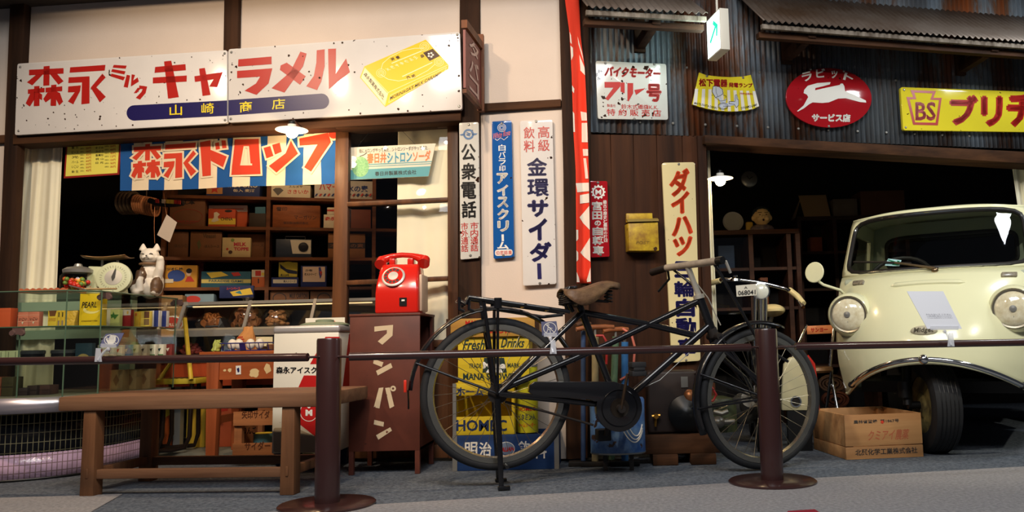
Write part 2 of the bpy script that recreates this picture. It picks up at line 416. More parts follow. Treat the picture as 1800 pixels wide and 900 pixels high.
M_BOARD = wood('old_boards', (74, 42, 22), (40, 22, 12), 'z', 9, 0.8, 0.3)
edges = [1020, 1073, 1113, 1154, 1199, 1241]
for a, b in zip(edges, edges[1:]):
    plate(mb, RW, [(a + 0.6, 236 + (a - 1020) * 0.012), (b - 0.6, 236 + (b - 1020) * 0.012), (b + 16, 790), (a + 10, 796)], 0.0 + random.uniform(0, .004), 0.03)
struct(mb.build('wall_center', M_BOARD, bevel=0.002))
post('trim_9', [(1226, 238), (1241, 239), (1262, 790), (1245, 790)], 0.02, 0.1, M_BOARD, RW)
post('trim_10', [(1239, 237), (1830, 268), (2000, 276), (2000, 297), (1830, 289), (1239, 251)], 0.06, 0.16, M_DWX, RW)
# ceiling, interior shells
mb = MB()
mb.prism([LW.at(-6, 2.56, 0.0), LW.at(0.3, 2.56, 0.0), LW.at(0.3, 2.56, 0.4), LW.at(-6, 2.56, 0.4)], (0, 0, 0.03)); struct(mb.build('ceiling', M_CEIL))
mb = MB()
mb.prism([RW.at(-0.3, 2.72, 0.5), RW.at(4, 2.72, 0.5), RW.at(4, 2.72, -0.1), RW.at(-0.3, 2.72, -0.1)], (0, 0, 0.03)); struct(mb.build('ceiling_garage', M_CEIL))
SP = Plane((-2.73, 5.2, 0), 0.28)        # front of the shop's back shelves
mb = MB()
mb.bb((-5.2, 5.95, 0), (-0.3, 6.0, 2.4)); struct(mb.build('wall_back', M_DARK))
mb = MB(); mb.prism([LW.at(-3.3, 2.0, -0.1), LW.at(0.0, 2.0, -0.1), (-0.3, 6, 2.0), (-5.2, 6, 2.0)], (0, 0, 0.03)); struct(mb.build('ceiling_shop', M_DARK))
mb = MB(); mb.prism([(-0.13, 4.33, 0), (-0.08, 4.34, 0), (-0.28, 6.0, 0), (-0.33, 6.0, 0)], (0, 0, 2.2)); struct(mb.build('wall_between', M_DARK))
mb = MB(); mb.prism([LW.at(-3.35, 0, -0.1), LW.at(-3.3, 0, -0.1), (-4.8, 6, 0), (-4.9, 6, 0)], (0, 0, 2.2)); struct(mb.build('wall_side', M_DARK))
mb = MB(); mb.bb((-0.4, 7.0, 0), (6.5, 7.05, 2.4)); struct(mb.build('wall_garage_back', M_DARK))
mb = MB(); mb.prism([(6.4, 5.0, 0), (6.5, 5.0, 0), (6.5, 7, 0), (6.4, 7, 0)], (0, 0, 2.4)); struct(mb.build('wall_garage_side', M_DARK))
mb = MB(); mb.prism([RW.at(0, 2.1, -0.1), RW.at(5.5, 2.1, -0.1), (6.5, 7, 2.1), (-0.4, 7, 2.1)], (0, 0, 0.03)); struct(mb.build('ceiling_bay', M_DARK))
# ------------------------------------------------------------------ awnings of corrugated iron
M_ROOF = M('awning_iron', (120, 108, 98), 0.5, 0.4, rgb2=(84, 64, 48), vscale=2.0, stretch=(1, 1, 1))
M_GREYW = wood('weathered_wood', (150, 138, 124), (92, 80, 68), 'z', 22, 0.8, 0.4, 0.2)
def awning(label, a, b, depth, rise, brackets):
    pa, pb = RW.hit(a[0], a[1], depth), RW.hit(b[0], b[1], depth)
    ua, za = RW.uv(pa); ubb, zb_ = RW.uv(pb)
    t = thing('corrugated_awning', label, 'awning', RW.at((ua + ubb) / 2, min(za, zb_), 0.0))
    n = max(12, int((ubb - ua) / 0.038 * 6)); rows = []
    for j in range(3):
        w = j / 2; row = []
        for i in range(n + 1):
            f = i / n; u = ua + (ubb - ua) * f; z = za + (zb_ - za) * f
            row.append(RW.at(u, z + rise * w + 0.007 * math.sin(2 * math.pi * (u - ua) / 0.038), depth * (1 - w) + 0.01))
        rows.append(row)
    m = MB(); m.grid(rows); m.build('roof_sheet', M_ROOF, t, smooth=True, solid=0.002)
    m = MB()
    for w0 in (0.0,):
        q = [RW.at(ua, za - 0.008, depth - 0.01), RW.at(ubb, zb_ - 0.008, depth - 0.01), RW.at(ubb, zb_ - 0.032, depth - 0.01), RW.at(ua, za - 0.032, depth - 0.01)]
        m.prism(q, RW.n * -0.02)
    m.build('fascia_board', M_GREYW, t)
    m = MB()
    q = [RW.at(ua, za - 0.035, depth - 0.05), RW.at(ubb, zb_ - 0.035, depth - 0.05), RW.at(ubb, zb_ - 0.065, depth - 0.05), RW.at(ua, za - 0.065, depth - 0.05)]
    m.prism(q, RW.n * -0.04); m.build('purlin', M_DWX, t)
    for px in brackets:
        u = RW.uv(RW.hit(px, 60, 0))[0]; f = (u - ua) / (ubb - ua); z = za + (zb_ - za) * f
        m = MB(); m.prism([RW.at(u - .03, z - .09, 0.03), RW.at(u + .03, z - .09, 0.03), RW.at(u + .03, z + .14, 0.03), RW.at(u - .03, z + .14, 0.03)], RW.n * -0.025)
        br = m.build('bracket', M_DW, t, bevel=0.002)
        m = MB(); m.bar(RW.at(u, z - .05, 0.03), RW.at(u, z - .03, depth - .12), 0.045, 0.055); m.bar(RW.at(u, z - .03, depth-.2), RW.at(u, z - .03, depth-.04), 0.045, 0.04)
        m.build('brace', M_DW, br, bevel=0.003)
    return t
awning('short rusty corrugated awning above the white enamel motor sign', (1031, 13), (1243, 25), 0.36, 0.26, [1122])
awning('long grey corrugated awning over the garage opening', (1341, 38), (1900, 82), 0.36, 0.31, [1378, 1680, 1850])
# ------------------------------------------------------------------ signs
E_WHITE = enamel('white_enamel', (226, 220, 214), 0.75, chip_scale=28.0)
E_WHITE2 = enamel('worn_white_enamel', (208, 206, 198), 1.5, chip_scale=30.0)
E_CREAM = enamel('cream_enamel', (232, 214, 160), 0.35)
E_YEL = enamel('yellow_enamel', (236, 218, 52), 0.55)
E_RED = enamel('red_enamel', (168, 24, 32), 0.35)
E_BLUE = enamel('blue_enamel', (28, 88, 160), 0.4)
def sign(name, label, plane, pts, off, th=0.012, mat=None, r=4, cat='sign', group=None, screws=()):
    pr = rounded(pts, r) if r else pts
    c = plane.hit(sum(p[0] for p in pts) / len(pts), max(p[1] for p in pts), off)
    t = thing(name, label, cat, c, 0, group)
    m = MB(); plate(m, plane, pr, off, th); m.build('panel', mat, t, bevel=0.003)
    for s in screws:
        m = MB(); p = plane.hit(s[0], s[1], off); m.lathe(p, [(0.007, 0), (0.007, 0.002), (0.003, 0.005)], 10, (plane.u, plane.v, plane.n)); m.build('screw', M_STEEL, t)
    return t
Z1 = lambda pts: [(x / 3, y / 3) for x, y in pts]
Z2 = lambda pts: [(400 + x / 3, y / 3) for x, y in pts]
Z5 = lambda pts: [(x / 3, 220 + y / 3) for x, y in pts]
Z6 = lambda pts: [(400 + x / 3, 220 + y / 3) for x, y in pts]
Z4 = lambda pts: [(1200 + x / 3, y / 3) for x, y in pts]
MORI = [[(153, 368), (335, 359), (335, 388), (153, 397)], [(230, 350), (262, 347), (260, 450), (228, 452)], [(188, 396), (224, 394), (170, 450), (142, 434)],
        [(262, 390), (300, 388), (335, 428), (308, 446)],
        [(147, 472), (235, 463), (235, 486), (147, 495)], [(180, 455), (208, 453), (208, 558), (178, 560)], [(160, 492), (184, 490), (182, 522), (157, 562), (135, 545)],
        [(205, 487), (222, 498), (222, 528), (204, 520)],
        [(240, 463), (328, 455), (328, 480), (240, 488)], [(270, 448), (297, 446), (296, 558), (266, 558)], [(250, 488), (270, 486), (268, 520), (240, 540), (228, 522)],
        [(297, 482), (316, 490), (332, 536), (312, 556), (294, 520)]]
NAGA = [[(370, 355), (556, 342), (552, 372), (367, 383)], [(362, 408), (472, 402), (472, 545), (429, 550), (432, 434), (360, 438)],
        [(360, 456), (426, 450), (422, 480), (386, 550), (358, 535), (394, 486), (358, 487)], [(540, 388), (557, 408), (508, 460), (558, 510), (526, 540), (478, 462)]]
MI = [[(600, 342), (668, 346), (662, 362), (594, 356)], [(592, 364), (662, 376), (655, 392), (586, 378)], [(588, 388), (660, 406), (650, 424), (582, 402)]]
RU_S = [[(668, 394), (686, 398), (674, 462), (652, 458)], [(694, 392), (712, 395), (702, 425), (726, 408), (732, 430), (690, 456)]]
KU_S = [[(726, 462), (742, 466), (722, 490), (705, 492)], [(734, 450), (776, 456), (768, 490), (738, 525), (716, 516), (746, 484), (752, 470), (734, 468)]]
KI = [[(818, 353), (978, 338), (980, 370), (815, 384)], [(806, 409), (985, 398), (984, 430), (806, 440)], [(865, 324), (903, 320), (943, 512), (886, 520)]]
YA = [[(1025, 402), (1175, 380), (1146, 460), (1104, 456), (1126, 418), (1028, 432)], [(1050, 362), (1080, 358), (1110, 500), (1068, 506)]]
RA = [[(57, 313), (232, 298), (232, 338), (55, 351)], [(50, 374), (236, 360), (216, 440), (152, 500), (90, 478), (150, 440), (172, 404), (50, 412)]]
ME = [[(384, 272), (417, 282), (398, 350), (300, 488), (232, 465), (330, 380)], [(280, 345), (312, 330), (412, 402), (382, 447), (276, 368)]]
RU = [[(470, 265), (512, 260), (512, 350), (494, 430), (472, 475), (415, 455), (455, 400), (468, 330)], [(530, 258), (572, 256), (570, 390), (625, 308), (645, 380), (534, 470)]]
OFS = 0.085; SL = -0.064
t = sign('enamel_sign', 'long white enamel sign half with big red characters and start of navy band', LW, [(30.5, 112), (399, 88), (399.5, 216.5), (26, 237.5)], OFS, 0.02, E_WHITE, 4, screws=[(36, 118), (33, 230), (395, 94), (396, 211)])
ink = Ink(LW, OFS + 0.0012)
for g in (MORI, NAGA, MI, RU_S, KU_S, KI, YA):
    for s_ in g: ink.poly(Z1(s_))
ink.done('red_lettering', M_INKR, t)
M_SPOT = M('rust_spot', (58, 36, 22), .8)
def rust(t, pts, off, rmax):
    ink = Ink(LW, off); rn = random.Random(len(pts))
    for x, y in pts: r_ = rn.uniform(.5, rmax); ink.poly([(x + r_ * rn.uniform(.7, 1.3) * math.cos(a * .785), y + r_ * rn.uniform(.7, 1.3) * math.sin(a * .785)) for a in range(8)])
    ink.done('rust_spot', M_SPOT, t)
rust(t, Z1([(140, 635), (187, 658), (253, 625), (258, 658), (282, 593), (293, 670), (343, 628), (340, 600), (398, 605), (404, 617), (445, 577), (498, 588), (392, 680), (410, 660), (537, 660), (612, 665), (615, 600), (90, 515), (630, 305), (920, 330), (765, 510), (985, 527), (1055, 525), (750, 625), (200, 520), (540, 400), (1010, 300), (1120, 330), (1150, 560), (700, 660), (340, 555), (545, 540), (660, 585), (1190, 400), (960, 620)]), OFS + .0018, 1.6)
ink = Ink(LW, OFS + 0.0010); band = [(399.3, 176), (235, 185)] + circle_px(235, 198.5, 13, 13.5, 12, 270, 90)[::1]
ink.poly([(399.3, 176.5), (236, 185)] + [(236 - 13.5 * math.sin(R(a)), 198.5 - 13.5 * math.cos(R(a))) for a in range(15, 180, 15)] + [(236, 212), (399.3, 203.5)]); ink.done('navy_band', M_INKN, t)
ink = Ink(LW, OFS + 0.0016); ink.t('山', (298, 184, 320, 203), 0.01, SL); ink.t('崎', (354, 181, 376, 200), 0.01, SL); ink.done('yellow_lettering', M_INKY, t)
rust_pts2 = Z2([(560, 228), (605, 225), (322, 292), (397, 297), (430, 377), (400, 420), (485, 410), (840, 243), (82, 445), (20, 380), (670, 380), (700, 598), (640, 580), (1167, 240), (1180, 180), (1215, 200), (1215, 215), (345, 625), (400, 595), (1030, 560), (900, 575), (1220, 480), (1220, 400), (950, 585), (60, 250), (250, 245), (1070, 585)])
t = sign('enamel_sign', 'long white enamel sign half with red characters and a yellow caramel box picture', LW, [(401.5, 86.5), (808, 56), (812.5, 192.5), (401.5, 215.5)], OFS + 0.004, 0.02, E_WHITE, 4, screws=[(407, 92), (804, 61), (807, 187), (406, 209)])
ink = Ink(LW, OFS + 0.0052)
for g in (RA, ME, RU):
    for s_ in g: ink.poly(Z2(s_))
ink.done('red_lettering', M_INKR, t)
ink = Ink(LW, OFS + 0.0050)
ink.poly([(401.7, 176), (565, 164.5)] + [(565 + 13.5 * math.sin(R(a)), 178 - 13.5 * math.cos(R(a))) for a in range(15, 180, 15)] + [(565, 191.5), (401.7, 203)]); ink.done('navy_band', M_INKN, t)
ink = Ink(LW, OFS + 0.0056); ink.t('商', (421, 178, 443, 197), 0.01, SL); ink.t('店', (478, 173.5, 501, 192), 0.01, SL); ink.done('yellow_lettering', M_INKY, t)
B = lambda pts: [(620 + x / 6.43, 60 + y / 6.43) for x, y in pts]
ink = Ink(LW, OFS + 0.0050); ink.poly(B([(130, 365), (825, 62), (1085, 348), (1080, 395), (365, 822), (82, 490)])); ink.done('caramel_box_picture', paint('caramel_yellow', (232, 196, 20)), t)
ink = Ink(LW, OFS + 0.0056); ink.poly(B([(135, 385), (395, 672), (358, 805), (95, 492)]))
ink.line(B([(135, 380), (400, 660), (1085, 345)]), 0.8); ink.line(B([(400, 660), (362, 815)]), 0.8); ink.line(B([(430, 690), (1060, 375), (1040, 420), (405, 775), (430, 690)]), 0.6)
ink.line(B([(320, 400), (340, 330), (420, 260), (560, 190), (700, 160), (800, 160)]), 1.0); ink.line(B([(320, 460), (400, 510), (520, 530), (700, 490), (850, 410), (930, 340)]), 1.0)
ink.line(B([(440, 330), (780, 190)]), 1.6); ink.line(B([(560, 480), (900, 320)]), 1.6)
for c_ in ((810, 140), (975, 315), (320, 440)):
    for rr in (8.5, 5.5, 3): ink.ringp(620 + c_[0] / 6.43, 60 + c_[1] / 6.43, rr, rr * .9, 0.7, 14)
def bq(p, sx, sy, wx, wy): # skewed character cell in the box-top frame
    x, y = p; return [(x, y), (x + sx, y + sy), (x + sx + wx, y + sy + wy), (x + wx, y + wy)]
for i, ch in enumerate('ミルクキャラメ'):
    x, y = B([(745 - i * 52, 270 + i * 22)])[0]; ink.t(ch, [(x, y), (x - 4.5, y + 2.6) , (x - 10.5, y - 1.6), (x - 6, y - 4.2)][::-1], 0.03)
ink.done('cream_lettering', paint('sign_cream', (246, 236, 176)), t)
ink = Ink(LW, OFS + 0.0062)
ink.poly(B([(795, 210), (905, 165), (985, 245), (870, 302)]))
ink.t("MORINAGA'S MILK CARAMEL", [B([(425, 705)])[0], B([(1015, 415)])[0], B([(1005, 455)])[0], B([(420, 745)])[0]], 0.01)
ink.t('森永製菓株式会社', [B([(150, 430)])[0], B([(360, 690)])[0], B([(345, 750)])[0], B([(118, 455)])[0]], 0.015)
for st, p in (('滋養', (420, 275)), ('森永', (755, 240)), ('風味', (600, 485))):
    x, y = B([p])[0]
    for i, ch in enumerate(st): ink.t(ch, bq((x + i * 9, y - i * 3), 6, -3, 3.5, 5), 0.02)
ink.done('brown_lettering', paint('sign_brown', (66, 34, 18)), t)
ink = Ink(LW, OFS + 0.0066)
for a in range(5):
    ink.poly(circle_px(757 + 4 * math.cos(a * 1.257), 96.5 + 3.4 * math.sin(a * 1.257), 2.0, 1.6, 8))
ink.done('blossom_emblem', M_INKW, t)
rust(t, rust_pts2, OFS + .0058, 2.2)
# upright signs on the plaster wall
OV = 0.02
t = sign('enamel_sign', 'narrow white upright sign with black public telephone characters on brown post', LW, [(807, 216), (841, 214.5), (843.5, 453), (809.5, 456.5)], 0.05, 0.015, E_WHITE2, 3, screws=[(824, 219), (827, 449)])
ink = Ink(LW, 0.0512)
ink.col('公衆電話', (811, 251, 837, 385), 0.006, -0.03, 0.01, 0.05, fat=.6); ink.done('black_lettering', M_INKK, t)
ink = Ink(LW, 0.0512); ink.col('市外通話', (810.5, 391, 823, 443), 0.01, -0.03, 0.01); ink.col('市内通話', (827, 390, 840.5, 442), 0.01, -0.03, 0.01); ink.done('red_lettering', M_INKR, t)
ink = Ink(LW, 0.0512); ink.ringp(823.5, 236, 9.5, 9.5, 3.4); ink.poly([(808, 236.5), (817, 234), (817, 238), (810, 238.5)]); ink.poly([(830, 234), (839.5, 234.5), (837, 237), (830, 238)]); ink.line([(820, 233), (827, 235.5), (820, 237), (826.5, 239)], 2.0); ink.done('emblem', M_INKBL if False else paint('emblem_blue', (36, 96, 150)), t)
t = sign('enamel_sign', 'narrow blue upright enamel sign with white ice cream lettering', LW, [(864.5, 213.5), (899, 212), (904, 452), (867.5, 455)], 0.025, 0.02, E_BLUE, 3, screws=[(882, 217), (885, 449)])
ink = Ink(LW, 0.0262)
ink.col('白バラ印', (876.5, 253.5, 889, 302), 0.012, -0.03, 0.015, 0.04); ink.col('アイスクリ', (873.5, 303, 894, 408), 0.02, -0.03, 0.015, 0.03, fat=.8)
ink.poly([(881.5, 412), (885.5, 412), (886, 424), (882, 424)]); ink.t('ム', (874, 425, 894.5, 438), 0.035)
ink.poly([(868 + x, y) for x, y in rounded([(2, 439), (33, 438), (33, 449), (2, 450)], 5)])
for rr in (7.5, 5.2, 3.0): ink.ringp(882, 224.5, rr, rr, 0.8, 16)
ink.line([(870, 244), (874, 247), (880, 242), (886, 246), (893, 240)], 0.8); ink.done('white_lettering', M_INKW, t)
ink = Ink(LW, 0.0266); ink.t('White Rose', (867, 231, 897, 241), 0.005, -0.25, shear=0.3); ink.t('伯耆酪農', (871.5, 440.5, 900, 448), 0.01, -0.03); ink.done('red_lettering', paint('soft_red', (206, 84, 70)), t)
t = sign('enamel_sign', 'wide white upright enamel sign with navy cider characters on plaster', LW, [(914, 212.5), (971, 210), (978, 499), (919.5, 502.5)], 0.03, 0.02, E_WHITE, 4, screws=[(942.5, 213.5), (949, 498)])
ink = Ink(LW, 0.0312); ink.col('飲料', (920.5, 222, 940, 268.5), 0.012, -0.03, 0.015, 0.05); ink.col('高級', (945.5, 220.5, 966, 267), 0.012, -0.03, 0.015, 0.05); ink.done('red_lettering', M_INKR, t)
ink = Ink(LW, 0.0312)
for ch, bx in (('金', (926, 277, 962, 309)), ('環', (926.5, 314, 965, 345.5)), ('サ', (927, 351, 964, 382)), ('イ', (928.5, 383.5, 962.5, 423)), ('ダ', (930.5, 425, 970, 460.5))): ink.t(ch, bx, 0.0 if ch in '金環' else .012, -0.02, 0.015, fat=1.1 if ch in '金環' else 1.5)
ink.poly([(944, 463), (951, 462.7), (952.2, 490.5), (945, 490.8)]); ink.done('navy_lettering', M_INKN, t)
t = sign('enamel_sign', 'small red upright sign with white gear and bicycle lettering on dark boards', RW, [(1036.5, 318), (1067.5, 318.5), (1071.5, 451), (1039, 452.5)], 0.03, 0.015, E_RED, 2.5, screws=[(1051, 321), (1055.5, 448)])
ink = Ink(RW, 0.0312); ink.ringp(1051.7, 337.5, 10.6, 10.6, 2.6)
for a in range(12): ink.poly(circle_px(1051.7 + 11.3 * math.cos(a * math.pi / 6), 337.5 + 11.3 * math.sin(a * math.pi / 6), 1.7, 1.7, 6))
ink.t('M', (1046.5, 333, 1057, 342.5), 0.03)
for ch, bx in (('宮', (1040.5, 354, 1058.5, 370)), ('田', (1041, 371.5, 1058.5, 386)), ('の', (1045, 387.5, 1056.5, 397)), ('自', (1041.5, 398.5, 1060, 414)), ('轉', (1041.5, 415, 1061, 431)), ('車', (1042, 432, 1061.5, 447.5))): ink.t(ch, bx, 0.012, 0, 0.01, fat=.4)
ink.col('最古の歴史と最新の技術', (1060.5, 352, 1067.5, 426), 0.01, 0, 0.02); ink.done('white_lettering', M_INKW, t)
t = sign('enamel_sign', 'tall cream upright sign with vermilion and navy characters on dark boards', RW, [(1163.5, 286), (1221.5, 285), (1231.5, 634), (1181, 637.5)], 0.03, 0.015, E_CREAM, 5, screws=[(1193, 288.5), (1206, 633)])
ink = Ink(RW, 0.0312)
for ch, bx in (('ダ', (1176, 297, 1213, 345)), ('イ', (1179, 337, 1213, 376)), ('ハ', (1180, 380, 1218, 414)), ('ツ', (1182.5, 415, 1218, 450))): ink.t(ch, bx, 0.02, -0.15, 0.03, fat=1.5)
ink.done('vermilion_lettering', M_INKO, t)
ink = Ink(RW, 0.0312)
for ch, bx in (('三', (1185, 459, 1218.5, 488)), ('輪', (1185, 494, 1221.5, 522)), ('自', (1188, 524.5, 1221.5, 557)), ('動', (1188, 558.5, 1224, 592)), ('車', (1191, 594.5, 1223, 626))): ink.t(ch, bx, 0.012, 0.0, 0.04, fat=.7 if ch in '輪動' else 1.3)
ink.done('navy_lettering', M_INKN, t)
# signs on the corrugated iron
OC = 0.035
t = sign('enamel_sign', 'chipped white enamel motor sign with red lettering on corrugated iron', RW, [(1047, 107), (1171, 112.3), (1174.5, 210.5), (1051, 209)], OC, 0.012, E_WHITE2, 4, screws=[(1064, 111), (1150, 113), (1115, 209)])
ink = Ink(RW, OC + 0.0012); ink.t('バイクモーター', (1062, 118, 1161.5, 136.5), 0.012, 0.045, shear=0.25, fat=.9)
ink.poly(Z4([(-412, 432), (-328, 432), (-328, 455), (-393, 530), (-408, 520), (-365, 462), (-412, 462)])); 
ink.poly([(1091, 145), (1098, 145), (1098, 164), (1091, 161)]); ink.poly([(1103, 146), (1113, 146), (1113, 164), (1105, 178), (1103, 177)]); ink.poly([(1115, 158), (1135, 155), (1118, 167)])
ink.t('号', (1136, 147, 1163, 179), 0.012, 0.02, fat=1.2)
ink.t('製造元', (1067, 183, 1082, 188), 0.005, 0.02); ink.t('鈴木式織機K.K.', (1092, 183.5, 1157, 192), 0.006, 0.02); ink.t('特 約 販 売 店', (1066.5, 192, 1162, 204), 0.01, 0.02); ink.done('red_lettering', M_INKR, t)
MT = lambda pts: [(1200 + x / 9, 110 + y / 9) for x, y in pts]
t = sign('enamel_sign', 'small fan-shaped yellow enamel sign with a lamp picture on corrugated iron', RW, MT([(262, 152), (375, 195), (560, 218), (750, 228), (960, 218), (1080, 190), (1215, 692), (1110, 738), (1000, 762), (740, 778), (560, 765), (400, 735), (260, 700), (150, 662)]), OC, 0.012, E_YEL, 0, screws=[MT([(382, 212)])[0], MT([(955, 240)])[0]])
ink = Ink(RW, OC + 0.0012)
for i, (a, b, c, d) in enumerate([(195, 245, 165, 225), (308, 358, 290, 345), (408, 458, 400, 455), (505, 550, 505, 560), (605, 640, 610, 660), (705, 748, 715, 765), (802, 850, 825, 880), (905, 950, 935, 990), (1005, 1050, 1045, 1100), (1105, 1150, 1150, 1210)]):
    y0 = 415 + i * 4; ink.poly(MT([(a, y0), (b, y0), (d, [680, 715, 735, 755, 765, 770, 770, 755, 735, 690][i]), (c, [665, 700, 728, 748, 760, 770, 772, 758, 742, 710][i])]))
ink.done('white_stripe', M_INKW, t)
ink = Ink(RW, OC + 0.0016); ink.t('松下電器', (1228.5, 138.5, 1279, 152.5), 0.01, .025, fat=.45); ink.t('発電ランプ', (1281, 145.5, 1323, 154), 0.01, .03, fat=.3); ink.t('(特許出願中)', MT([(900, 472), (1105, 480), (1108, 520), (900, 512)]), 0.01); ink.done('red_lettering', M_INKR, t)
ink = Ink(RW, OC + 0.0014); ink.poly(MT([(480, 375), (560, 365), (630, 430), (640, 500), (600, 530), (640, 610), (690, 560), (680, 640), (730, 640), (735, 620), (830, 620), (835, 510), (860, 510), (885, 600), (885, 670), (850, 700), (820, 670), (700, 700), (620, 740), (570, 690), (600, 640), (560, 560), (520, 560), (470, 480)])); ink.done('lamp_picture', paint('pale_sign_blue', (206, 214, 226)), t)
ink = Ink(RW, OC + 0.0020)
ink.line(MT([(480, 375), (465, 460), (520, 555), (600, 520), (640, 490), (625, 420), (560, 368), (480, 375)]), 0.8); ink.line(MT([(525, 380), (530, 470), (560, 540)]), 0.5); ink.line(MT([(520, 555), (600, 610), (690, 590), (690, 530), (640, 510)]), 0.6); ink.ringp(1271, 186.5, 9, 6.2, 0.8); ink.ringp(1271, 186.5, 6.5, 4.2, 0.5)
ink.line(MT([(735, 650), (735, 615), (830, 615), (830, 570), (835, 510), (860, 510), (860, 575), (885, 590), (885, 670), (850, 715), (820, 660), (735, 650)]), 0.7); ink.line(MT([(640, 690), (760, 690)]), 0.7)
ink.t('MATSUSHITA DENKI', MT([(190, 622), (545, 702), (540, 738), (182, 655)]), 0.008); ink.t('DYNAMO-LAMP', MT([(920, 705), (1175, 648), (1180, 685), (930, 742)]), 0.008); ink.done('dark_lettering', M_INKK, t)
t = sign('enamel_sign', 'oval dark red enamel sign with a white leaping rabbit', RW, circle_px(1457, 171.8, 75.5, 52.5, 40, rot=0.04), OC, 0.012, E_RED, 0, screws=[(1425, 122), (1483, 125), (1457, 222)])
ink = Ink(RW, OC + 0.0012)
ink.poly(Z4([(603, 586), (638, 556), (662, 512), (655, 499), (638, 491), (641, 474), (660, 452), (710, 438), (780, 433), (776, 445), (735, 456), (700, 464), (698, 476), (760, 462), (828, 448), (835, 440), (845, 441), (853, 456), (856, 480), (905, 500), (966, 530), (968, 541), (935, 538), (860, 518), (820, 520), (770, 540), (735, 543), (685, 540), (665, 551), (640, 571), (608, 588)]))
for ch, (a, b, c, d), sl in (('ラ', (630, 380, 682, 426), -0.25), ('ビ', (703, 362, 752, 409), -0.05), ('ッ', (783, 372, 816, 414), 0.1), ('ト', (850, 388, 900, 426), 0.3)):
    p = Z4([(a, b), (c, d)]); ink.t(ch, (p[0][0], p[0][1], p[1][0], p[1][1]), 0.03, sl, -sl)
ink.t('サービス店', (1427, 200, 1495, 214.5), 0.012, 0.01, fat=.7); ink.done('white_lettering', M_INKW, t)
t = sign('enamel_sign', 'long yellow enamel sign with red tyre shop lettering above the three-wheeler', RW, [(1583, 153), (1800, 161), (1935, 166), (1935, 235), (1800, 232), (1588, 229)], OC + 0.01, 0.02, E_YEL, 4, screws=[(1589, 158), (1592, 224)])
ink = Ink(RW, OC + 0.0112)
K = Z4([(1201, 475), (1336, 480), (1322, 516), (1366, 516), (1346, 661), (1215, 658), (1180, 511), (1216, 512)]); Ki = Z4([(1222, 488), (1318, 492), (1306, 526), (1352, 527), (1334, 647), (1226, 645), (1197, 523), (1232, 523)])
for i in range(8): ink.poly([K[i], K[(i + 1) % 8], Ki[(i + 1) % 8], Ki[i]])
ink.t('BS', (1609, 179, 1645, 212), 0.012, fat=.6)
for ch, bx in (('ブ', (1669, 166, 1720, 221)), ('リ', (1724, 168, 1763, 223)), ('ヂ', (1769, 163, 1826, 224)), ('ス', (1830, 172, 1866, 225)), ('ト', (1874, 170, 1898, 225)), ('ン', (1903, 175, 1931, 226))): ink.t(ch, bx, 0.015, 0.02, fat=2.6)
ink.done('red_lettering', M_INKR, t)
# ------------------------------------------------------------------ cloth hung in the shop front
M_CURT = M('cream_curtain', (246, 238, 208), 0.9, var=0.05, vscale=5)
def cloth(label, cat, plane, tl, tr, br, bl, off, folds, amp, mat, name='curtain', nx=60, ny=14, top_gather=0.6, group=None):
    P = []
    for j in range(ny + 1):
        v = j / ny; row = []
        for i in range(nx + 1):
            u = i / nx
            a = Vector(tl).lerp(Vector(tr), u); b = Vector(bl).lerp(Vector(br), u); q = a.lerp(b, v)
            ph = u * folds * 2 * math.pi + 0.5 * math.sin(3 * v + 5 * u)
            o = amp * (top_gather + (1 - top_gather) * v) * (math.sin(ph) + 0.4 * math.sin(2.3 * ph + 1.3))
            row.append(plane.hit(q.x, q.y, off + o))
        P.append(row)
    m = MB(); m.grid(P); o = m.build(name, mat, smooth=True, solid=0.002, angle=180); return tag(o, label, cat, group)
cloth('cream curtain hanging beside the corner post at the showcase', 'curtain', LW, (44, 246), (110, 243), (92, 700), (-20, 705), -0.10, 3, 0.010, M_CURT)
cloth('cream curtain behind the glass of the sliding door', 'curtain', LW, (700, 226), (789, 220), (791, 640), (695, 645), -0.13, 1.4, 0.010, M_CURT)
# noren
NB = [(212, 237), (236, 236), (263, 234), (291, 233), (322, 231), (351, 230), (383, 228), (411, 227), (442, 226), (471, 225), (504, 224), (535, 222), (562, 221), (592, 219)]
NBb = [(211, 335), (231.5, 335), (261, 334), (288.5, 334), (320, 333), (349, 332), (381, 330), (408, 328.5), (439, 327), (468, 327), (501, 326), (532, 325), (565, 324), (590, 323)]
NOFF = -0.045
t = thing('noren_banner', 'blue and white striped cloth banner with big red characters under the long sign', 'banner', LW.hit(400, 335, NOFF))
def noren_pt(x, y, lift=0.0):
    return LW.hit(x, y, NOFF + 0.0015 * math.sin(x * 0.11) * min(1, max(0, (y - 225) / 100)) + lift)
def noren_stripe(i):
    m = MB(); rows = []
    for j in range(7):
        v = j / 6; row = []
        for k in range(5):
            u = k / 4; a = Vector(NB[i]).lerp(Vector(NB[i + 1]), u); b = Vector(NBb[i]).lerp(Vector(NBb[i + 1]), u); q = a.lerp(b, v); row.append(noren_pt(q.x, q.y))
        rows.append(row)
    m.grid(rows); return m
M_CB = M('cloth_blue', (22, 82, 146), 0.9, var=0.08, vscale=12); M_CW = M('cloth_cream', (232, 210, 174), 0.9, var=0.05, vscale=12); M_CR = M('cloth_red', (206, 60, 34), 0.9)
for i in range(13): noren_stripe(i).build('blue_stripe' if i % 2 == 0 else 'cream_stripe', M_CB if i % 2 == 0 else M_CW, t, smooth=True)
def map_box(polys, src, dst):
    return [[(dst[0] + (x - src[0]) / (src[2] - src[0]) * (dst[2] - dst[0]), dst[1] + (y - src[1]) / (src[3] - src[1]) * (dst[3] - dst[1])) for x, y in p] for p in polys]
NL = map_box(MORI, (135, 345, 335, 560), (230.5, 252, 283, 313)) + map_box(NAGA, (358, 342, 558, 550), (287.5, 250.5, 345, 313))
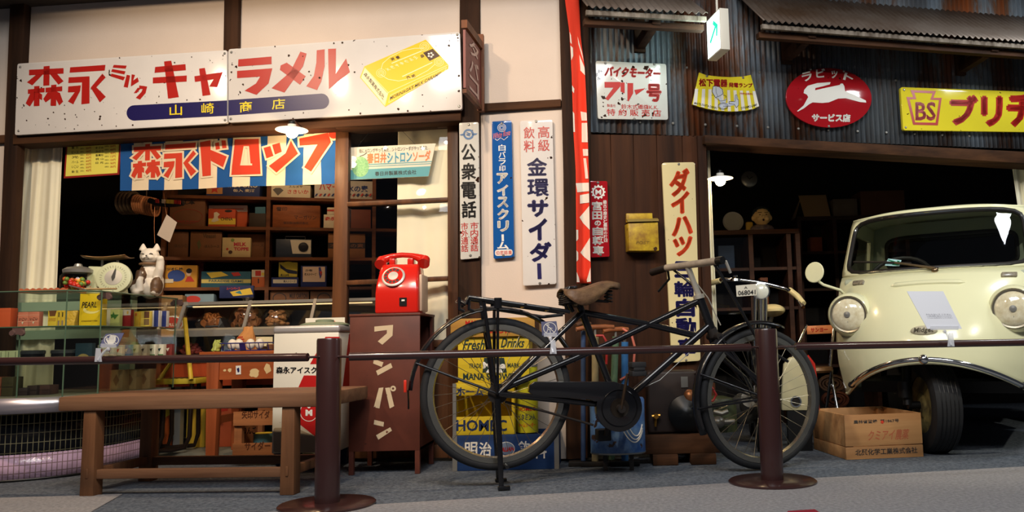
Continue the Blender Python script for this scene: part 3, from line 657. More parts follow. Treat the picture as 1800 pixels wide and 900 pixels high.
NL += [Z5(p) for p in ([(1055, 90), (1110, 80), (1112, 265), (1068, 270)], [(1110, 130), (1196, 165), (1176, 222), (1112, 188)], [(1135, 95), (1155, 90), (1160, 125), (1138, 130)], [(1168, 80), (1190, 80), (1195, 120), (1172, 122)])]
NL += [Z6(p) for p in ([(38, 75), (165, 72), (166, 110), (36, 110)], [(24, 212), (172, 212), (174, 258), (20, 262)], [(36, 110), (85, 110), (66, 212), (24, 212)], [(113, 110), (166, 110), (172, 212), (122, 212)])]
NL += [Z6(p) for p in ([(190, 120), (225, 110), (242, 162), (205, 175)], [(235, 104), (275, 92), (286, 140), (250, 155)], [(334, 82), (372, 150), (258, 250), (218, 215), (306, 148)])]
NL += [Z6(p) for p in ([(378, 70), (530, 40), (545, 90), (440, 245), (404, 222), (474, 102), (380, 108)],)] + [circle_px(586.5, 235, 9, 9, 12)]
def noren_ink(polys, lift, name, mat):
    m = MB()
    for p in polys:                      # subdivide edges so the paint follows the folds
        m.poly([noren_pt(x, y, lift) for x, y in p])
    return m.build(name, mat, t)
noren_ink([expand(p, 3.2) for p in NL], 0.004, 'cream_outline', M_CW); noren_ink(NL, 0.0052, 'red_lettering', M_CR)
# price list
t = thing('price_list', 'yellow tobacco price list in a red border hanging beside the noren', 'price list', LW.hit(162, 312, -0.05))
PB = [(117, 244.5), (213, 240), (208, 307), (112, 313.5)]
m = MB(); plate(m, LW, PB, -0.05, 0.008); m.build('red_board', paint('list_red', (150, 40, 32)), t)
m = MB(); plate(m, LW, [(119, 250.5), (210, 246), (206, 304), (115, 310)], -0.049, 0.002); m.build('yellow_sheet', paint('list_yellow', (236, 222, 96)), t)
ink = Ink(LW, -0.0485); ink.t('たばこ小売定価表', (141, 240.5, 188, 247.5), 0.01, -0.05)
for i, s_ in enumerate(['富 士', 'ピース', '光', 'パール', 'いこい', '新 生']): ink.t(s_, (126, 257 + i * 8.5, 138, 261.5 + i * 8.5), 0.01, -0.05)
for i in range(9): ink.t('20本入', (141, 254 + i * 5.6, 148, 257 + i * 5.6), 0.005, -0.05)
for i, s_ in enumerate(['朝 日', 'きざみ', 'みのり', '富貴煙', '桃 山', '日 光']): ink.t(s_, (168, 251 + i * 6.6, 182, 255 + i * 6.6), 0.01, -0.05)
for i in range(8): ink.t('20本入', (184, 249.5 + i * 6, 192, 252.5 + i * 6), 0.005, -0.05)
ink.done('black_lettering', M_INKK, t)
ink = Ink(LW, -0.0485)
for i, s_ in enumerate(['100円', '50円', '200円', '40円', '30円', '60円', '30円', '50円', '40円']): ink.t(s_, (151, 253 + i * 5.6, 160, 257 + i * 5.6), 0.008, -0.05)
for i, s_ in enumerate(['30円', '50円', '60円', '45円', '15円', '150円', '90円', '30円']): ink.t(s_, (194, 249 + i * 6, 203, 253 + i * 6), 0.008, -0.05)
ink.done('red_lettering', M_INKR, t)
# reflector lamps
M_BULB = M('lit_bulb', (255, 226, 170), emit=60); M_LSH = M('lamp_enamel', (236, 232, 220), 0.3)
def lamp(label, c, r, power, back=0.16):
    t = thing('pendant_lamp', label, 'lamp', c)
    m = MB(); m.lathe(c, [(r, 0), (r * .97, 0.003), (r * .6, 0.010), (r * .3, 0.016), (0.02, 0.02), (0.02, 0.03)], 28, caps=False); m.build('lamp_shade', M_LSH, t, smooth=True, solid=0.002)
    m = MB(); m.cyl(Vector(c) + Vector((0, 0, .01)), Vector(c) + Vector((0, 0, .045)), 0.016); m.build('socket', M_BLACK, t)
    m = MB(); m.ball(Vector(c) + Vector((0, 0, -0.012)), 0.03); m.build('bulb', M_BULB, t, smooth=True)
    m = MB(); m.tube([Vector(c) + Vector((0, 0, .04)), Vector(c) + Vector((0.0, .02, .055)), Vector(c) + Vector((0.0, back, .05))], 0.006, 8); m.build('arm', M_BLACK, t)
    point('bulb_light', Vector(c) + Vector((0, -0.0, -0.06)), power, (1, .72, .42), 0.03)
lamp('white enamel lamp with a lit bulb glowing before the striped banner', LW.hit(513, 229, 0.20), 0.08, 6, 0.13)
# ------------------------------------------------------------------ sliding door
M_DOOR = wood('door_wood', (104, 66, 40), (58, 36, 23), 'z', 12, 0.45)
t = thing('sliding_door', 'brown wooden sliding door with glass panes behind the red telephone', 'door', LW.hit(695, 800, -0.04))
def dpart(name, pts, off=-0.03, th=0.035, mat=M_DOOR): return slab(name, LW, pts, off, th, mat, t, bevel=0.003)
dpart('stile', [(590, 219), (613, 218), (606, 805), (578, 806)]); dpart('stile', [(786, 209), (805, 208), (806, 806), (788, 806)])
dpart('rail', [(612, 218), (787, 209), (787, 222), (612, 231)], -0.032, 0.03); dpart('rail', [(610, 355), (787, 346.5), (787, 354), (610, 363)], -0.026, 0.04)
dpart('rail', [(608, 493), (787, 485), (787, 493), (608, 501)], -0.026, 0.04); dpart('rail', [(607, 600), (788, 597), (788, 610), (607, 613)], -0.032, 0.03); dpart('rail', [(606, 785), (788, 782), (788, 805), (606, 806)], -0.032, 0.03)
dpart('kick_panel', [(606, 612), (788, 609), (788, 783), (606, 786)], -0.045, 0.008)
for q in ([(612, 230), (787, 221), (787, 348), (611, 357)], [(610, 362), (787, 353), (787, 486), (608, 494)], [(608, 500), (787, 492), (788, 598), (607, 601)]): dpart('glass_pane', q, -0.045, 0.003, M_PANE)
# soda poster hanging behind the glass
t = thing('soda_poster', 'pale soda poster with a green melon hanging inside the sliding door', 'poster', LW.hit(690, 312, -0.07))
m = MB(); plate(m, LW, [(611, 259.5), (766, 252), (753, 310), (611, 316.5)], -0.07, 0.003); m.build('card', paint('poster_cream', (226, 218, 196)), t)
ink = Ink(LW, -0.069); ink.poly([(611, 299), (757, 292), (753, 309.7), (611, 316)]); ink.line([(640, 289.5), (759, 284)], 1.6); ink.line([(640, 293), (758, 287.5)], 1.2); ink.done('teal_band', paint('poster_teal', (92, 164, 172)), t)
ink = Ink(LW, -0.0682); ink.t('春日井', (645, 268.5, 679, 287), 0.03, -0.05); ink.t('ソーダ', (725.5, 264.5, 757, 283.5), 0.03, -0.05); ink.done('orange_lettering', paint('poster_orange', (222, 130, 76)), t)
ink = Ink(LW, -0.0682); ink.t('シトロン', (680.5, 267, 724, 285.5), 0.03, -0.05); ink.done('blue_lettering', paint('poster_blue', (64, 150, 178)), t)
ink = Ink(LW, -0.0682); ink.t('街にメロンがやって来た…シトロンソーダがやって来た…', (631, 258.5, 756, 266), 0.005, -0.05); ink.t('春日井製菓株式会社', (659, 300, 732, 308), 0.015, -0.045); ink.line([(632, 275), (640, 272), (645, 268)], 1.2); ink.done('dark_lettering', paint('poster_ink', (52, 60, 56)), t)
ink = Ink(LW, -0.0684); ink.poly(circle_px(633.5, 293, 15, 18, 28)); ink.done('melon_picture', M('melon_green', (112, 176, 120), 0.6, rgb2=(160, 206, 150), vscale=120), t)
for a, b in (((628, 259), (650, 231)), ((730, 254), (706, 229))):
    m = MB(); m.tube([LW.hit(*a, -0.071), LW.hit(*b, -0.071)], 0.001, 5); m.build('string', M_INKK, t)
# ------------------------------------------------------------------ shop shelves and their boxes
M_SHELF = wood('shelf_wood', (122, 72, 38), (70, 40, 22), 'x', 10, 0.6)
t = thing('shelf_unit', 'tall dark wooden shelves along the back of the sweet shop', 'shelf', SP.hit(470, 560, 0))
def sp(px, py, off): return SP.hit(px, py, off)
SHY = [(346, -0.0), (399, 0), (452, 0), (504.5, 0), (556, 0), (606, 0)]
zs = [SP.uv(SP.hit(470, y, 0))[1] for y, _ in SHY]
ul, ur = SP.uv(SP.hit(286, 450))[0], SP.uv(SP.hit(800, 450))[0]
for z in zs + [zs[0] + 0.2]:
    m = MB(); m.hexa([SP.at(ul, z - .02, 0), SP.at(ur, z - .02, 0), SP.at(ur, z, 0), SP.at(ul, z, 0)], [SP.at(ul, z - .02, -.3), SP.at(ur, z - .02, -.3), SP.at(ur, z, -.3), SP.at(ul, z, -.3)]); m.build('shelf_board', M_SHELF, t)
for px in (286, 470, 657, 800):
    u = SP.uv(SP.hit(px, 450))[0]; m = MB(); m.hexa([SP.at(u - .012, 0.03, 0.004), SP.at(u + .012, 0.03, .004), SP.at(u + .012, 1.8, .004), SP.at(u - .012, 1.8, .004)], [SP.at(u - .012, 0.03, -.3), SP.at(u + .012, 0.03, -.3), SP.at(u + .012, 1.8, -.3), SP.at(u - .012, 1.8, -.3)]); m.build('upright', M_SHELF, t)
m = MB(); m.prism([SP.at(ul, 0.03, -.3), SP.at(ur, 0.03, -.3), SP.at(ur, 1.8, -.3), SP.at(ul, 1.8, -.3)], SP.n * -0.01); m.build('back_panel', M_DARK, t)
def shelf_z(py): return min(zs, key=lambda z: abs(z - SP.uv(SP.hit(470, py))[1]))
def sbox(name, label, x0, y0, x1, y1, rgb, deco=(), depth=0.18, off=-0.03, shelf=True, cat='box', group=None, mat=None):
    """a box standing on the back shelves; deco: (part, colour, kind, data)"""
    u0, za = SP.uv(SP.hit(x0, y0, off)); u1, _ = SP.uv(SP.hit(x1, y0, off)); zb_ = SP.uv(SP.hit((x0 + x1) / 2, y1, off))[1]
    if shelf: zb_ = shelf_z(y1) + 0.0005
    t = thing(name, label, cat, SP.at((u0 + u1) / 2, zb_, off - depth / 2), 0, group)
    m = MB(); m.hexa([SP.at(u0, zb_, off), SP.at(u1, zb_, off), SP.at(u1, za, off), SP.at(u0, za, off)], [SP.at(u0, zb_, off - depth), SP.at(u1, zb_, off - depth), SP.at(u1, za, off - depth), SP.at(u0, za, off - depth)])
    m.build('body', mat or M('box_%d_%d_%d' % rgb, rgb, 0.7, var=0.15, vscale=10), t, bevel=0.002)
    W_, H_ = x1 - x0, y1 - y0
    for k, (pname, prgb, kind, dat) in enumerate(deco):
        ink = Ink(SP, off + 0.001 + 0.0006 * k)
        fx = lambda a, b: (x0 + a * W_, y0 + b * H_)
        if kind == 't': ink.t(dat[0], (*fx(dat[1], dat[2]), *fx(dat[3], dat[4])), dat[5] if len(dat) > 5 else 0.015, 0.012)
        elif kind == 'r': ink.poly([fx(dat[0], dat[1]), fx(dat[2], dat[1]), fx(dat[2], dat[3]), fx(dat[0], dat[3])])
        elif kind == 'e': a, b = fx(dat[0], dat[1]); ink.poly(circle_px(a, b, dat[2] * W_, dat[3] * H_, 20))
        elif kind == 'p': ink.poly([fx(*q) for q in dat])
        elif kind == 'o': a, b = fx(dat[0], dat[1]); ink.ringp(a, b, dat[2] * W_, dat[3] * H_, dat[4], 22)
        ink.done(pname, paint('ink_%d_%d_%d' % prgb, prgb, 0.6), t)
    return t
BR, CR, RD, BK, YL, BL = (118, 74, 40), (220, 204, 170), (190, 50, 32), (40, 28, 22), (226, 190, 60), (32, 52, 104)
sbox('beer_box', 'blue cardboard beer box with a star, half hidden by the striped banner', 363, 318, 457, 341, (36, 52, 100), [('star_panel', (190, 130, 70), 'r', (0, 0, .3, 1)), ('star', RD, 'p', [(.15 + .1 * math.sin(i * .628) * (1 if i % 2 == 0 else .45), .6 - .4 * math.cos(i * .628) * (1 if i % 2 == 0 else .45)) for i in range(10)]), ('pale_lettering', CR, 't', ('SAPPORO', .38, .15, .96, .5, .03)), ('small_lettering', CR, 't', ('缶入 麦酒', .5, .62, .9, .85))])
sbox('snack_box', 'cream box with red squid-snack lettering and a fan, on the top shelf', 476, 324, 546, 345, CR, [('red_lettering', RD, 't', ('さきいか', .42, .45, .95, .8, .02)), ('dark_lettering', BK, 't', ('スルメヤ', .45, .1, .8, .3)), ('fan_picture', (84, 78, 70), 'p', [(.18, .95), (.05, .45), (.12, .3), (.24, .3), (.32, .5)])])
sbox('syrup_box', 'white striped box with red and blue ice lettering, seen past the door edge', 553, 316, 655, 345, (206, 196, 178), [('red_lettering', RD, 't', ('ハマー', .08, .25, .4, .65, .03)), ('blue_lettering', BL, 't', ('氷の素', .55, .35, .92, .75, .03))] + [('stripe', RD if i % 2 else BL, 'p', [(i / 14, 1), (i / 14 + .03, 1), (i / 14 + .06, .84), (i / 14 + .03, .84)]) for i in range(14)])
sbox('cardboard_box', 'big brown cardboard box with dark characters beside the small orange marbles box', 299, 347, 361, 396, BR, [('dark_lettering', BK, 't', ('江本', .3, .08, .72, .26, .03)), ('outline', (150, 46, 30), 'o', (.5, .68, .42, .26, .7)), ('red_lettering', (160, 50, 34), 't', ('MADE IN JAPAN', .2, .83, .8, .9))])
sbox('marbles_box', 'orange-red toy box with yellow panel and round figures', 366.5, 367, 414, 394.5, (196, 76, 34), [('yellow_panel', YL, 'r', (.0, .62, 1, 1)), ('dark_lettering', BK, 't', ('CHINA', .45, .55, .9, .75, .02)), ('oval', BK, 'e', (.74, .14, .14, .08)), ('doll_picture', CR, 'p', [(.2, .25), (.3, .2), (.42, .35), (.34, .5), (.38, .75), (.2, .85), (.1, .8), (.2, .55)])], depth=.08)
sbox('paper_box', 'white-topped orange box behind the small marbles box', 367, 361, 435, 396, (200, 86, 38), [('white_top', (222, 206, 196), 'r', (0, 0, 1, .32)), ('red_line', RD, 'r', (.1, .16, .9, .2))], off=-0.13, depth=.12)
sbox('dark_crate', 'small dark box with a teal label near the shelf divider', 438, 374, 468, 397, (54, 40, 26), [('teal_label', (52, 100, 116), 'p', [(.35, -.45), (.95, -.45), (.95, .05), (.35, .05)])])
sbox('wooden_margarine_box', 'wide reddish wooden box with burnt dark lettering on the middle bay', 479.5, 360, 563, 398, (146, 84, 42), [('dark_lettering', (72, 36, 18), 't', ('マーガリン', .45, .48, .92, .68, .02)), ('small_lettering', (80, 42, 22), 't', ('宝田製油株式会社', .22, .78, .75, .9)), ('top_lettering', (80, 42, 22), 't', ('雪印', .08, .1, .3, .28))], mat=wood('box_wood', (156, 88, 44), (112, 60, 30), 'x', 12))
sbox('small_carton', 'small cream carton with red lettering, lower of two by the door', 569, 377, 592, 397, CR, [('red_lettering', RD, 't', ('森永', .1, .2, .9, .55, .03))], depth=.1)
sbox('small_carton', 'small cream carton on top of another carton by the door', 575, 364.5, 592, 377, CR, [('red_band', RD, 'r', (0, .3, 1, .55))], depth=.08, shelf=False)
sbox('cardboard_box', 'brown cardboard box with faint green print, cut off by the paper tag', 296, 407, 331, 447, BR, [('faint_lettering', (84, 62, 34), 't', ('ほんシロ', .3, .55, .95, .7))])
sbox('cardboard_box', 'brown cardboard box with a faint green leaf print and lettering', 335, 407, 390, 447.5, (128, 82, 44), [('leaf_print', (92, 84, 40), 'p', [(.2, .5), (.28, .35), (.34, .6), (.26, .8)]), ('faint_lettering', (84, 62, 34), 't', ('ほんシース', .45, .58, .92, .7)), ('script', (84, 62, 34), 't', ('Vinasol', .4, .1, .8, .28))])
sbox('candy_box', 'pale toffee box with pink lettering leaning on a cardboard box', 391, 417.5, 441, 448, (216, 188, 130), [('pink_lettering', (196, 62, 70), 't', ('MILK', .4, .28, .84, .5, .04)), ('pink_lettering', (196, 62, 70), 't', ('TOPPE', .4, .56, .92, .76, .04)), ('brown_dot', (70, 40, 24), 'e', (.28, .84, .07, .1)), ('green_dot', (130, 150, 70), 'e', (.36, .14, .06, .09)), ('red_dot', RD, 'e', (.17, .66, .04, .06))], depth=.05, off=-.02)
sbox('cardboard_box', 'brown cardboard box behind the pale toffee box', 400, 411, 467, 449, BR, [('faint_lettering', (84, 54, 30), 't', ('シース', .62, .46, .95, .6))], off=-.09)
sbox('cardboard_box', 'cardboard box with a dark band seen behind the door stile', 577, 410, 642, 449.5, (140, 90, 46), [('dark_band', BK, 'r', (0, .42, 1, .68)), ('pale_lettering', BR, 't', ('オースの素', .05, .46, .95, .64, .02))])
sbox('cardboard_box', 'plain brown carton standing behind the upper pane of the door', 617, 368, 652, 398, (120, 62, 36), [])
sbox('picture_box', 'yellow picture box with a girl in a red dress on the lower shelf', 283, 466, 347, 500, (214, 150, 44), [('blue_panel', (40, 70, 140), 'e', (.42, .55, .24, .3)), ('dress', RD, 'p', [(.72, .6), (.82, .58), (.92, .85), (.66, .86)]), ('face', (230, 190, 150), 'e', (.76, .42, .07, .14)), ('hair', BK, 'e', (.77, .3, .08, .13)), ('dark_lettering', BK, 't', ('ラジオ体操', .06, .12, .6, .28, .02)), ('caption', CR, 'r', (.04, .72, .34, .92))], depth=.06)
sbox('picture_box', 'dark red flat box behind the yellow picture box', 283, 458, 358, 500, (110, 32, 26), [], off=-.12, depth=.1)
sbox('flat_toy_box', 'flat teal and yellow toy box leaning back on the lower shelf', 354, 477, 441, 501, (44, 92, 104), [('yellow_strip', (206, 186, 96), 'r', (0, .58, 1, .86)), ('yellow_picture', YL, 'p', [(.1, .1), (.4, .02), (.55, .3), (.2, .5)]), ('teal_lettering', (40, 80, 90), 't', ('PARADISE GAME', .15, .62, .85, .8)), ('red_picture', RD, 'p', [(.6, .1), (.75, .05), (.8, .3), (.65, .35)])], depth=.1)
sbox('small_carton', 'small orange carton beside the shelf divider', 442.5, 487, 466, 501, (200, 100, 44), [('dark_slot', BK, 'r', (.46, .2, .54, .8))], depth=.1)
sbox('small_carton', 'small white and red carton stacked on the orange carton', 442.5, 474, 465, 487, CR, [('red_panel', RD, 'r', (.28, .15, .72, .85)), ('yellow_panel', YL, 'r', (.76, .4, .98, .8))], depth=.09, shelf=False)
sbox('toy_packet', 'round yellow and black toy packet on a navy box', 490, 461, 523, 487, (226, 206, 80), [('disc', (206, 186, 60), 'e', (.5, .45, .5, .5)), ('dark_band', (30, 36, 60), 'p', [(.05, .1), (.4, .45), (.98, .6), (.98, .8), (.5, .75), (.1, .4)]), ('dark_lettering', BK, 't', ('鉄人28号', .1, .78, .55, .95, .02))], depth=.04, off=-.05, shelf=False)
sbox('navy_box', 'low navy box with a white strip under the yellow toy packet', 477, 487.5, 524.5, 502, (34, 44, 96), [('white_strip', CR, 'r', (.06, .25, .94, .72)), ('dark_lettering', BK, 't', ('鉄人シリーズ', .45, .34, .9, .64, .02))], depth=.1)
sbox('framed_card', 'navy framed toy card with red and blue figure and dark lettering', 529, 467, 574.5, 498, (34, 44, 96), [('pale_card', (222, 190, 160), 'r', (.07, .06, .93, .92)), ('dark_lettering', BK, 't', ('少年', .16, .2, .45, .34, .03)), ('dark_lettering', BK, 't', ('鉄人シリーズ', .14, .42, .6, .56, .03)), ('figure', (60, 60, 130), 'p', [(.68, .1), (.76, .08), (.82, .5), (.74, .75), (.7, .5)]), ('red_figure', RD, 'p', [(.72, .3), (.82, .35), (.78, .6)])], depth=.02)
sbox('flat_toy_box', 'flat navy and yellow toy box lying above the food case', 386, 502, 446, 524, (34, 44, 90), [('yellow_picture', YL, 'p', [(.3, .5), (.9, .2), (.98, .7), (.4, .85)]), ('red_lettering', RD, 't', ('ムーンベース', .2, .12, .6, .35, .03)), ('teal_picture', (50, 130, 140), 'p', [(.45, .55), (.6, .4), (.66, .7)])], depth=.1, off=.02, shelf=False)
sbox('blue_tin', 'pale blue tin with a red oval behind the food case', 325, 517, 376, 540, (120, 142, 150), [('red_oval', RD, 'e', (.28, .4, .26, .28))], shelf=False, off=.02)
sbox('cardboard_box', 'cardboard box with a dark oval print low behind the food case', 475, 511, 543, 556, BR, [('dark_oval', BK, 'o', (.24, .3, .18, .22, 1.6)), ('dark_lettering', BK, 't', ('MILK CARTON', .5, .1, .96, .3, .02))])
sbox('cardboard_box', 'cardboard box with part of a dark oval next to the door stile', 545.5, 511, 612, 556, BR, [('dark_oval', BK, 'o', (.36, .3, .18, .22, 1.6))])
# radio
u0, za = SP.uv(SP.hit(485, 420, -.03)); u1, _ = SP.uv(SP.hit(548, 420, -.03)); z0 = shelf_z(450) + .001
t = thing('portable_radio', 'grey portable radio with a pale dial panel on the middle shelf', 'radio', SP.at((u0 + u1) / 2, z0, -.07))
def spq(a, b, c, d, off, dep): return [SP.at(a, b, off), SP.at(c, b, off), SP.at(c, d, off), SP.at(a, d, off)], [SP.at(a, b, off - dep), SP.at(c, b, off - dep), SP.at(c, d, off - dep), SP.at(a, d, off - dep)]
m = MB(); m.hexa(*spq(u0, z0, u1, za, -.03, .08)); m.build('body', M('radio_grey', (46, 54, 66), .4), t, bevel=.004)
uw = u1 - u0
m = MB(); m.prism([SP.at(u0 + uw * .4, za - .006, -.028), SP.at(u1 - .004, za - .006, -.028), SP.at(u1 - .004, z0 + .025, -.028), SP.at(u0 + uw * .47, z0 + .025, -.028)], SP.n * -.003); m.build('dial_panel', M('radio_cream', (206, 194, 168), .4), t)
m = MB(); m.lathe(SP.at(u0 + uw * .77, z0 + .07, -.027), [(.032, 0), (.03, .008), (.012, .01)], 20, (SP.u, SP.v, SP.n)); m.build('dial', M_BLACK, t)
m = MB(); m.tube([SP.at(u0 + uw * .25, za, -.07), SP.at(u0 + uw * .25, za + .022, -.07), SP.at(u0 + uw * .8, za + .022, -.07), SP.at(u0 + uw * .8, za, -.07)], .003, 6); m.build('handle', M_STEEL, t)
# hanging coils and tag
M_ROPE = M('straw_rope', (84, 64, 40), .9, var=.4, vscale=40); M_TWINE = M('twine', (176, 112, 66), .9, var=.3, vscale=60)
c = W(226, 357, 4.85); t = thing('rope_coil', 'dark coil of straw rope hanging under the striped banner', 'rope', c)
m = MB()
for i in range(4): m.tube([c + Vector((-.03 + .022 * i, .078 * math.cos(a * .3927), .062 * math.sin(a * .3927))) for a in range(16)], .009, 6, True)
m.build('coil', M_ROPE, t, smooth=True); m = MB(); m.tube([c + Vector((0, 0, .05)), Vector((c.x, c.y + .02, 1.995))], .003, 6); m.build('hanging_cord', M_ROPE, t)
c = W(257, 358, 4.8); t = thing('twine_spool', 'spool of pale brown twine hanging beside the rope coil', 'spool', c)
m = MB()
for i in range(9): m.tube([c + Vector((-.055 + .0135 * i, .05 * math.cos(a * .3927), .05 * math.sin(a * .3927) - .003 * i)) for a in range(16)], .0075, 6, True)
m.build('twine', M_TWINE, t, smooth=True); m2 = MB(); m2.tube([c + Vector((0, 0, .0)), Vector((c.x, c.y, 1.995))], .003, 6); m2.build('hanging_cord', M_ROPE, t); m = MB(); m.cyl(c + Vector((-.07, 0, 0)), c + Vector((.07, 0, -.02)), .02); m.build('core', M_DW, t)
t = thing('tin_strip', 'dark curved tin strip with small coloured labels hanging by the shelves', 'candy strip', W(292, 356, 4.7))
pts = [W(x, y, 4.7) for x, y in ((262, 352), (278, 358), (296, 360), (312, 359), (322, 357))]
m = MB(); m.tube(pts, .017, 8, flat=.9); m.build('strip', M_BLACK, t, smooth=True)
for i, (x, rgb) in enumerate(((273, RD), (284, CR), (292, YL), (299, YL), (306, RD), (311, RD))):
    m = MB(); m.prism([W(x, 349.5 + i * .5, 4.678), W(x + 6, 350 + i * .5, 4.678), W(x + 6, 357 + i * .4, 4.678), W(x, 356.5 + i * .4, 4.678)], (0, .004, 0)); m.build('label', paint('ink_%d_%d_%d' % rgb, rgb), t)
t = thing('paper_tag', 'pale paper tag hanging on a string above the lucky cat', 'tag', W(294, 425, 4.6))
m = MB(); m.prism([W(293, 377, 4.6), W(311, 391, 4.58), W(298, 426, 4.6), W(276, 413, 4.62)], (0, .002, 0)); m.build('paper', paint('tag_paper', (206, 186, 164), .9), t)
m = MB(); m.tube([W(293, 379, 4.6), W(290, 360, 4.65), W(288, 340, 4.7)], .0012, 5); m.tube([W(272, 362, 4.62), W(271, 400, 4.6), W(272, 428, 4.55)], .0012, 5); m.build('string', M_TWINE, t)
# ------------------------------------------------------------------ bench
M_BENCH = wood('bench_wood', (134, 98, 72), (92, 60, 42), 'x', 9, 0.65, 0.35)
M_BENCHZ = wood('bench_leg_wood', (132, 90, 60), (84, 56, 38), 'z', 9, 0.65, 0.35)
t = thing('bench', 'low wide worn wooden bench with stretchers standing on the carpet before the showcase', 'bench', (-1.735, 3.50, 0), R(-4.5))
m = MB(); m.bb((-.565, -.04, .352), (.60, .42, .412)); m.build('seat', M_BENCH, t, local=True, bevel=.008)
for x in (-.43, .43):
    for y in (.0, .38):
        m = MB(); m.hexa([(x - .03, y - .03, 0), (x + .03, y - .03, 0), (x + .03, y + .03, 0), (x - .03, y + .03, 0)], [(x - .027, y - .03, .352), (x + .027, y - .03, .352), (x + .027, y + .03, .352), (x - .027, y + .03, .352)])
        m.bb((x - .006, y - .034, .075), (x + .006, y - .028, .115)); m.build('leg', M_BENCHZ, t, local=True, bevel=.004)
for y in (.0, .38):
    m = MB(); m.bb((-.40, y - .016, .07), (.40, y + .016, .108)); m.build('stretcher', M_BENCH, t, local=True, bevel=.003)
for x in (-.43, .43):
    m = MB(); m.bb((x - .016, .03, .075), (x + .016, .35, .112)); m.build('stretcher', M_BENCHZ, t, local=True, bevel=.003)
# ------------------------------------------------------------------ curved showcase
M_TILE = M('pink_tile', (206, 172, 196), 0.25); 
def tile_mat(name, rgb, grout, su, sv):
    m = bpy.data.materials.new(name); m.use_nodes = True; nt = m.node_tree; b = nt.nodes['Principled BSDF']; N = nt.nodes.new; L = nt.links.new
    uv = N('ShaderNodeUVMap'); br = N('ShaderNodeTexBrick'); br.offset = 0.0; br.inputs['Scale'].default_value = 1
    br.inputs['Brick Width'].default_value = su; br.inputs['Row Height'].default_value = sv; br.inputs['Mortar Size'].default_value = 0.0018; br.inputs['Mortar Smooth'].default_value = 0.1
    br.inputs['Color1'].default_value = lin(rgb); br.inputs['Color2'].default_value = lin([c * .93 for c in rgb]); br.inputs['Mortar'].default_value = lin(grout)
    L(uv.outputs[0], br.inputs[0]); L(br.outputs[0], b.inputs['Base Color']); b.inputs['Roughness'].default_value = 0.22
    bp = N('ShaderNodeBump'); bp.inputs['Strength'].default_value = .5; bp.inputs['Distance'].default_value = .003
    n = N('ShaderNodeTexNoise'); n.inputs['Scale'].default_value = 35; L(uv.outputs[0], n.inputs[0])
    ad = N('ShaderNodeMath'); ad.operation = 'MULTIPLY_ADD'; L(br.outputs['Fac'], ad.inputs[0]); ad.inputs[1].default_value = -1; L(n.outputs[0], ad.inputs[2]); bp.inputs['Strength'].default_value = 1.0; L(ad.outputs[0], bp.inputs['Height']); L(bp.outputs[0], b.inputs['Normal'])
    return m
M_TPINK = tile_mat('pink_mosaic_tile', (206, 172, 198), (136, 112, 112), .021, .0375)
M_TBLK = tile_mat('black_mosaic_tile', (16, 17, 26), (176, 166, 128), .0215, .0445)
SX, SY = -2.39, 3.79                       # the glass case: right side and front
def rr_path(x, y, rad, back, n=14):        # front (from -x) round the corner and back
    p = [(-3.9, y)] + [(-3.9 + (x - rad + 3.9) * i / 6, y) for i in range(1, 7)]
    p += [(x - rad + rad * math.sin(a * math.pi / 2 / n), y + rad - rad * math.cos(a * math.pi / 2 / n)) for a in range(1, n + 1)]
    return p + [(x, y + rad + (back - y - rad) * i / 6) for i in range(1, 7)]
def wall_strip(path, z0, z1, name, mat, parent, uvs=True):
    me = bpy.data.meshes.new(name); vs = []; fs = []; d = 0; ds = []
    for i, (x, y) in enumerate(path):
        if i: d += math.hypot(x - path[i - 1][0], y - path[i - 1][1])
        ds.append(d); vs += [(x, y, z0), (x, y, z1)]
    inv = root_mat(parent).inverted(); vs = [inv @ Vector(v) for v in vs]
    for i in range(len(path) - 1): fs.append((2 * i, 2 * i + 2, 2 * i + 3, 2 * i + 1))
    me.from_pydata([tuple(v) for v in vs], [], fs); uv = me.uv_layers.new(name='UVMap')
    for l in me.loops: uv.data[l.index].uv = (ds[l.vertex_index // 2], (z0, z1)[l.vertex_index % 2])
    me.materials.append(mat); me.polygons.foreach_set('use_smooth', [True] * len(fs))
    o = bpy.data.objects.new(name, me); COL.objects.link(o); o.parent = parent
    md = o.modifiers.new('s', 'SOLIDIFY'); md.thickness = .02; md.offset = 0; return o
t = thing('glass_showcase', 'glass tobacco showcase on a black and pink tiled base with rounded corner', 'showcase', (-2.8, 4.1, 0))
base = rr_path(SX - .14, SY + .13, .45, 4.6)
wall_strip(base, 0.0, .012, 'skirting', M_BLACK, t); wall_strip(base, .012, .125, 'pink_tiling', M_TPINK, t); wall_strip(base, .125, .33, 'black_tiling', M_TBLK, t)
band = rr_path(SX - .02, SY + .0, .42, 4.6)
wall_strip(band, .325, .395, 'steel_band', M('brushed_band', (196, 188, 198), .32, .75), t)
m = MB(); m.prism([(x, y, .385) for x, y in band] + [(-3.9, 4.6, .385)], (0, 0, .012)); m.build('floor_panel', M('case_floor', (120, 116, 100), .5), t)
M_GEDGE = M('glass_edge_green', (84, 106, 86), .2)
M_FRAMEG = M('showcase_green_frame', (164, 186, 162), .4)
def glass_wall(a, b, z0, z1): 
    m = MB(); d = Vector((b[0] - a[0], b[1] - a[1], 0)).normalized(); nn = Vector((d.y, -d.x, 0)) * .004
    m.prism([(a[0], a[1], z0), (b[0], b[1], z0), (b[0], b[1], z1), (a[0], a[1], z1)], nn); m.build('glass_pane', M_CASE, t)
C0, C1 = (SX - .10, SY + .03), (SX, SY + .13)
glass_wall((-3.9, SY + .03), C0, .395, .88); glass_wall(C0, C1, .395, .88); glass_wall(C1, (SX, 4.62), .395, .88)
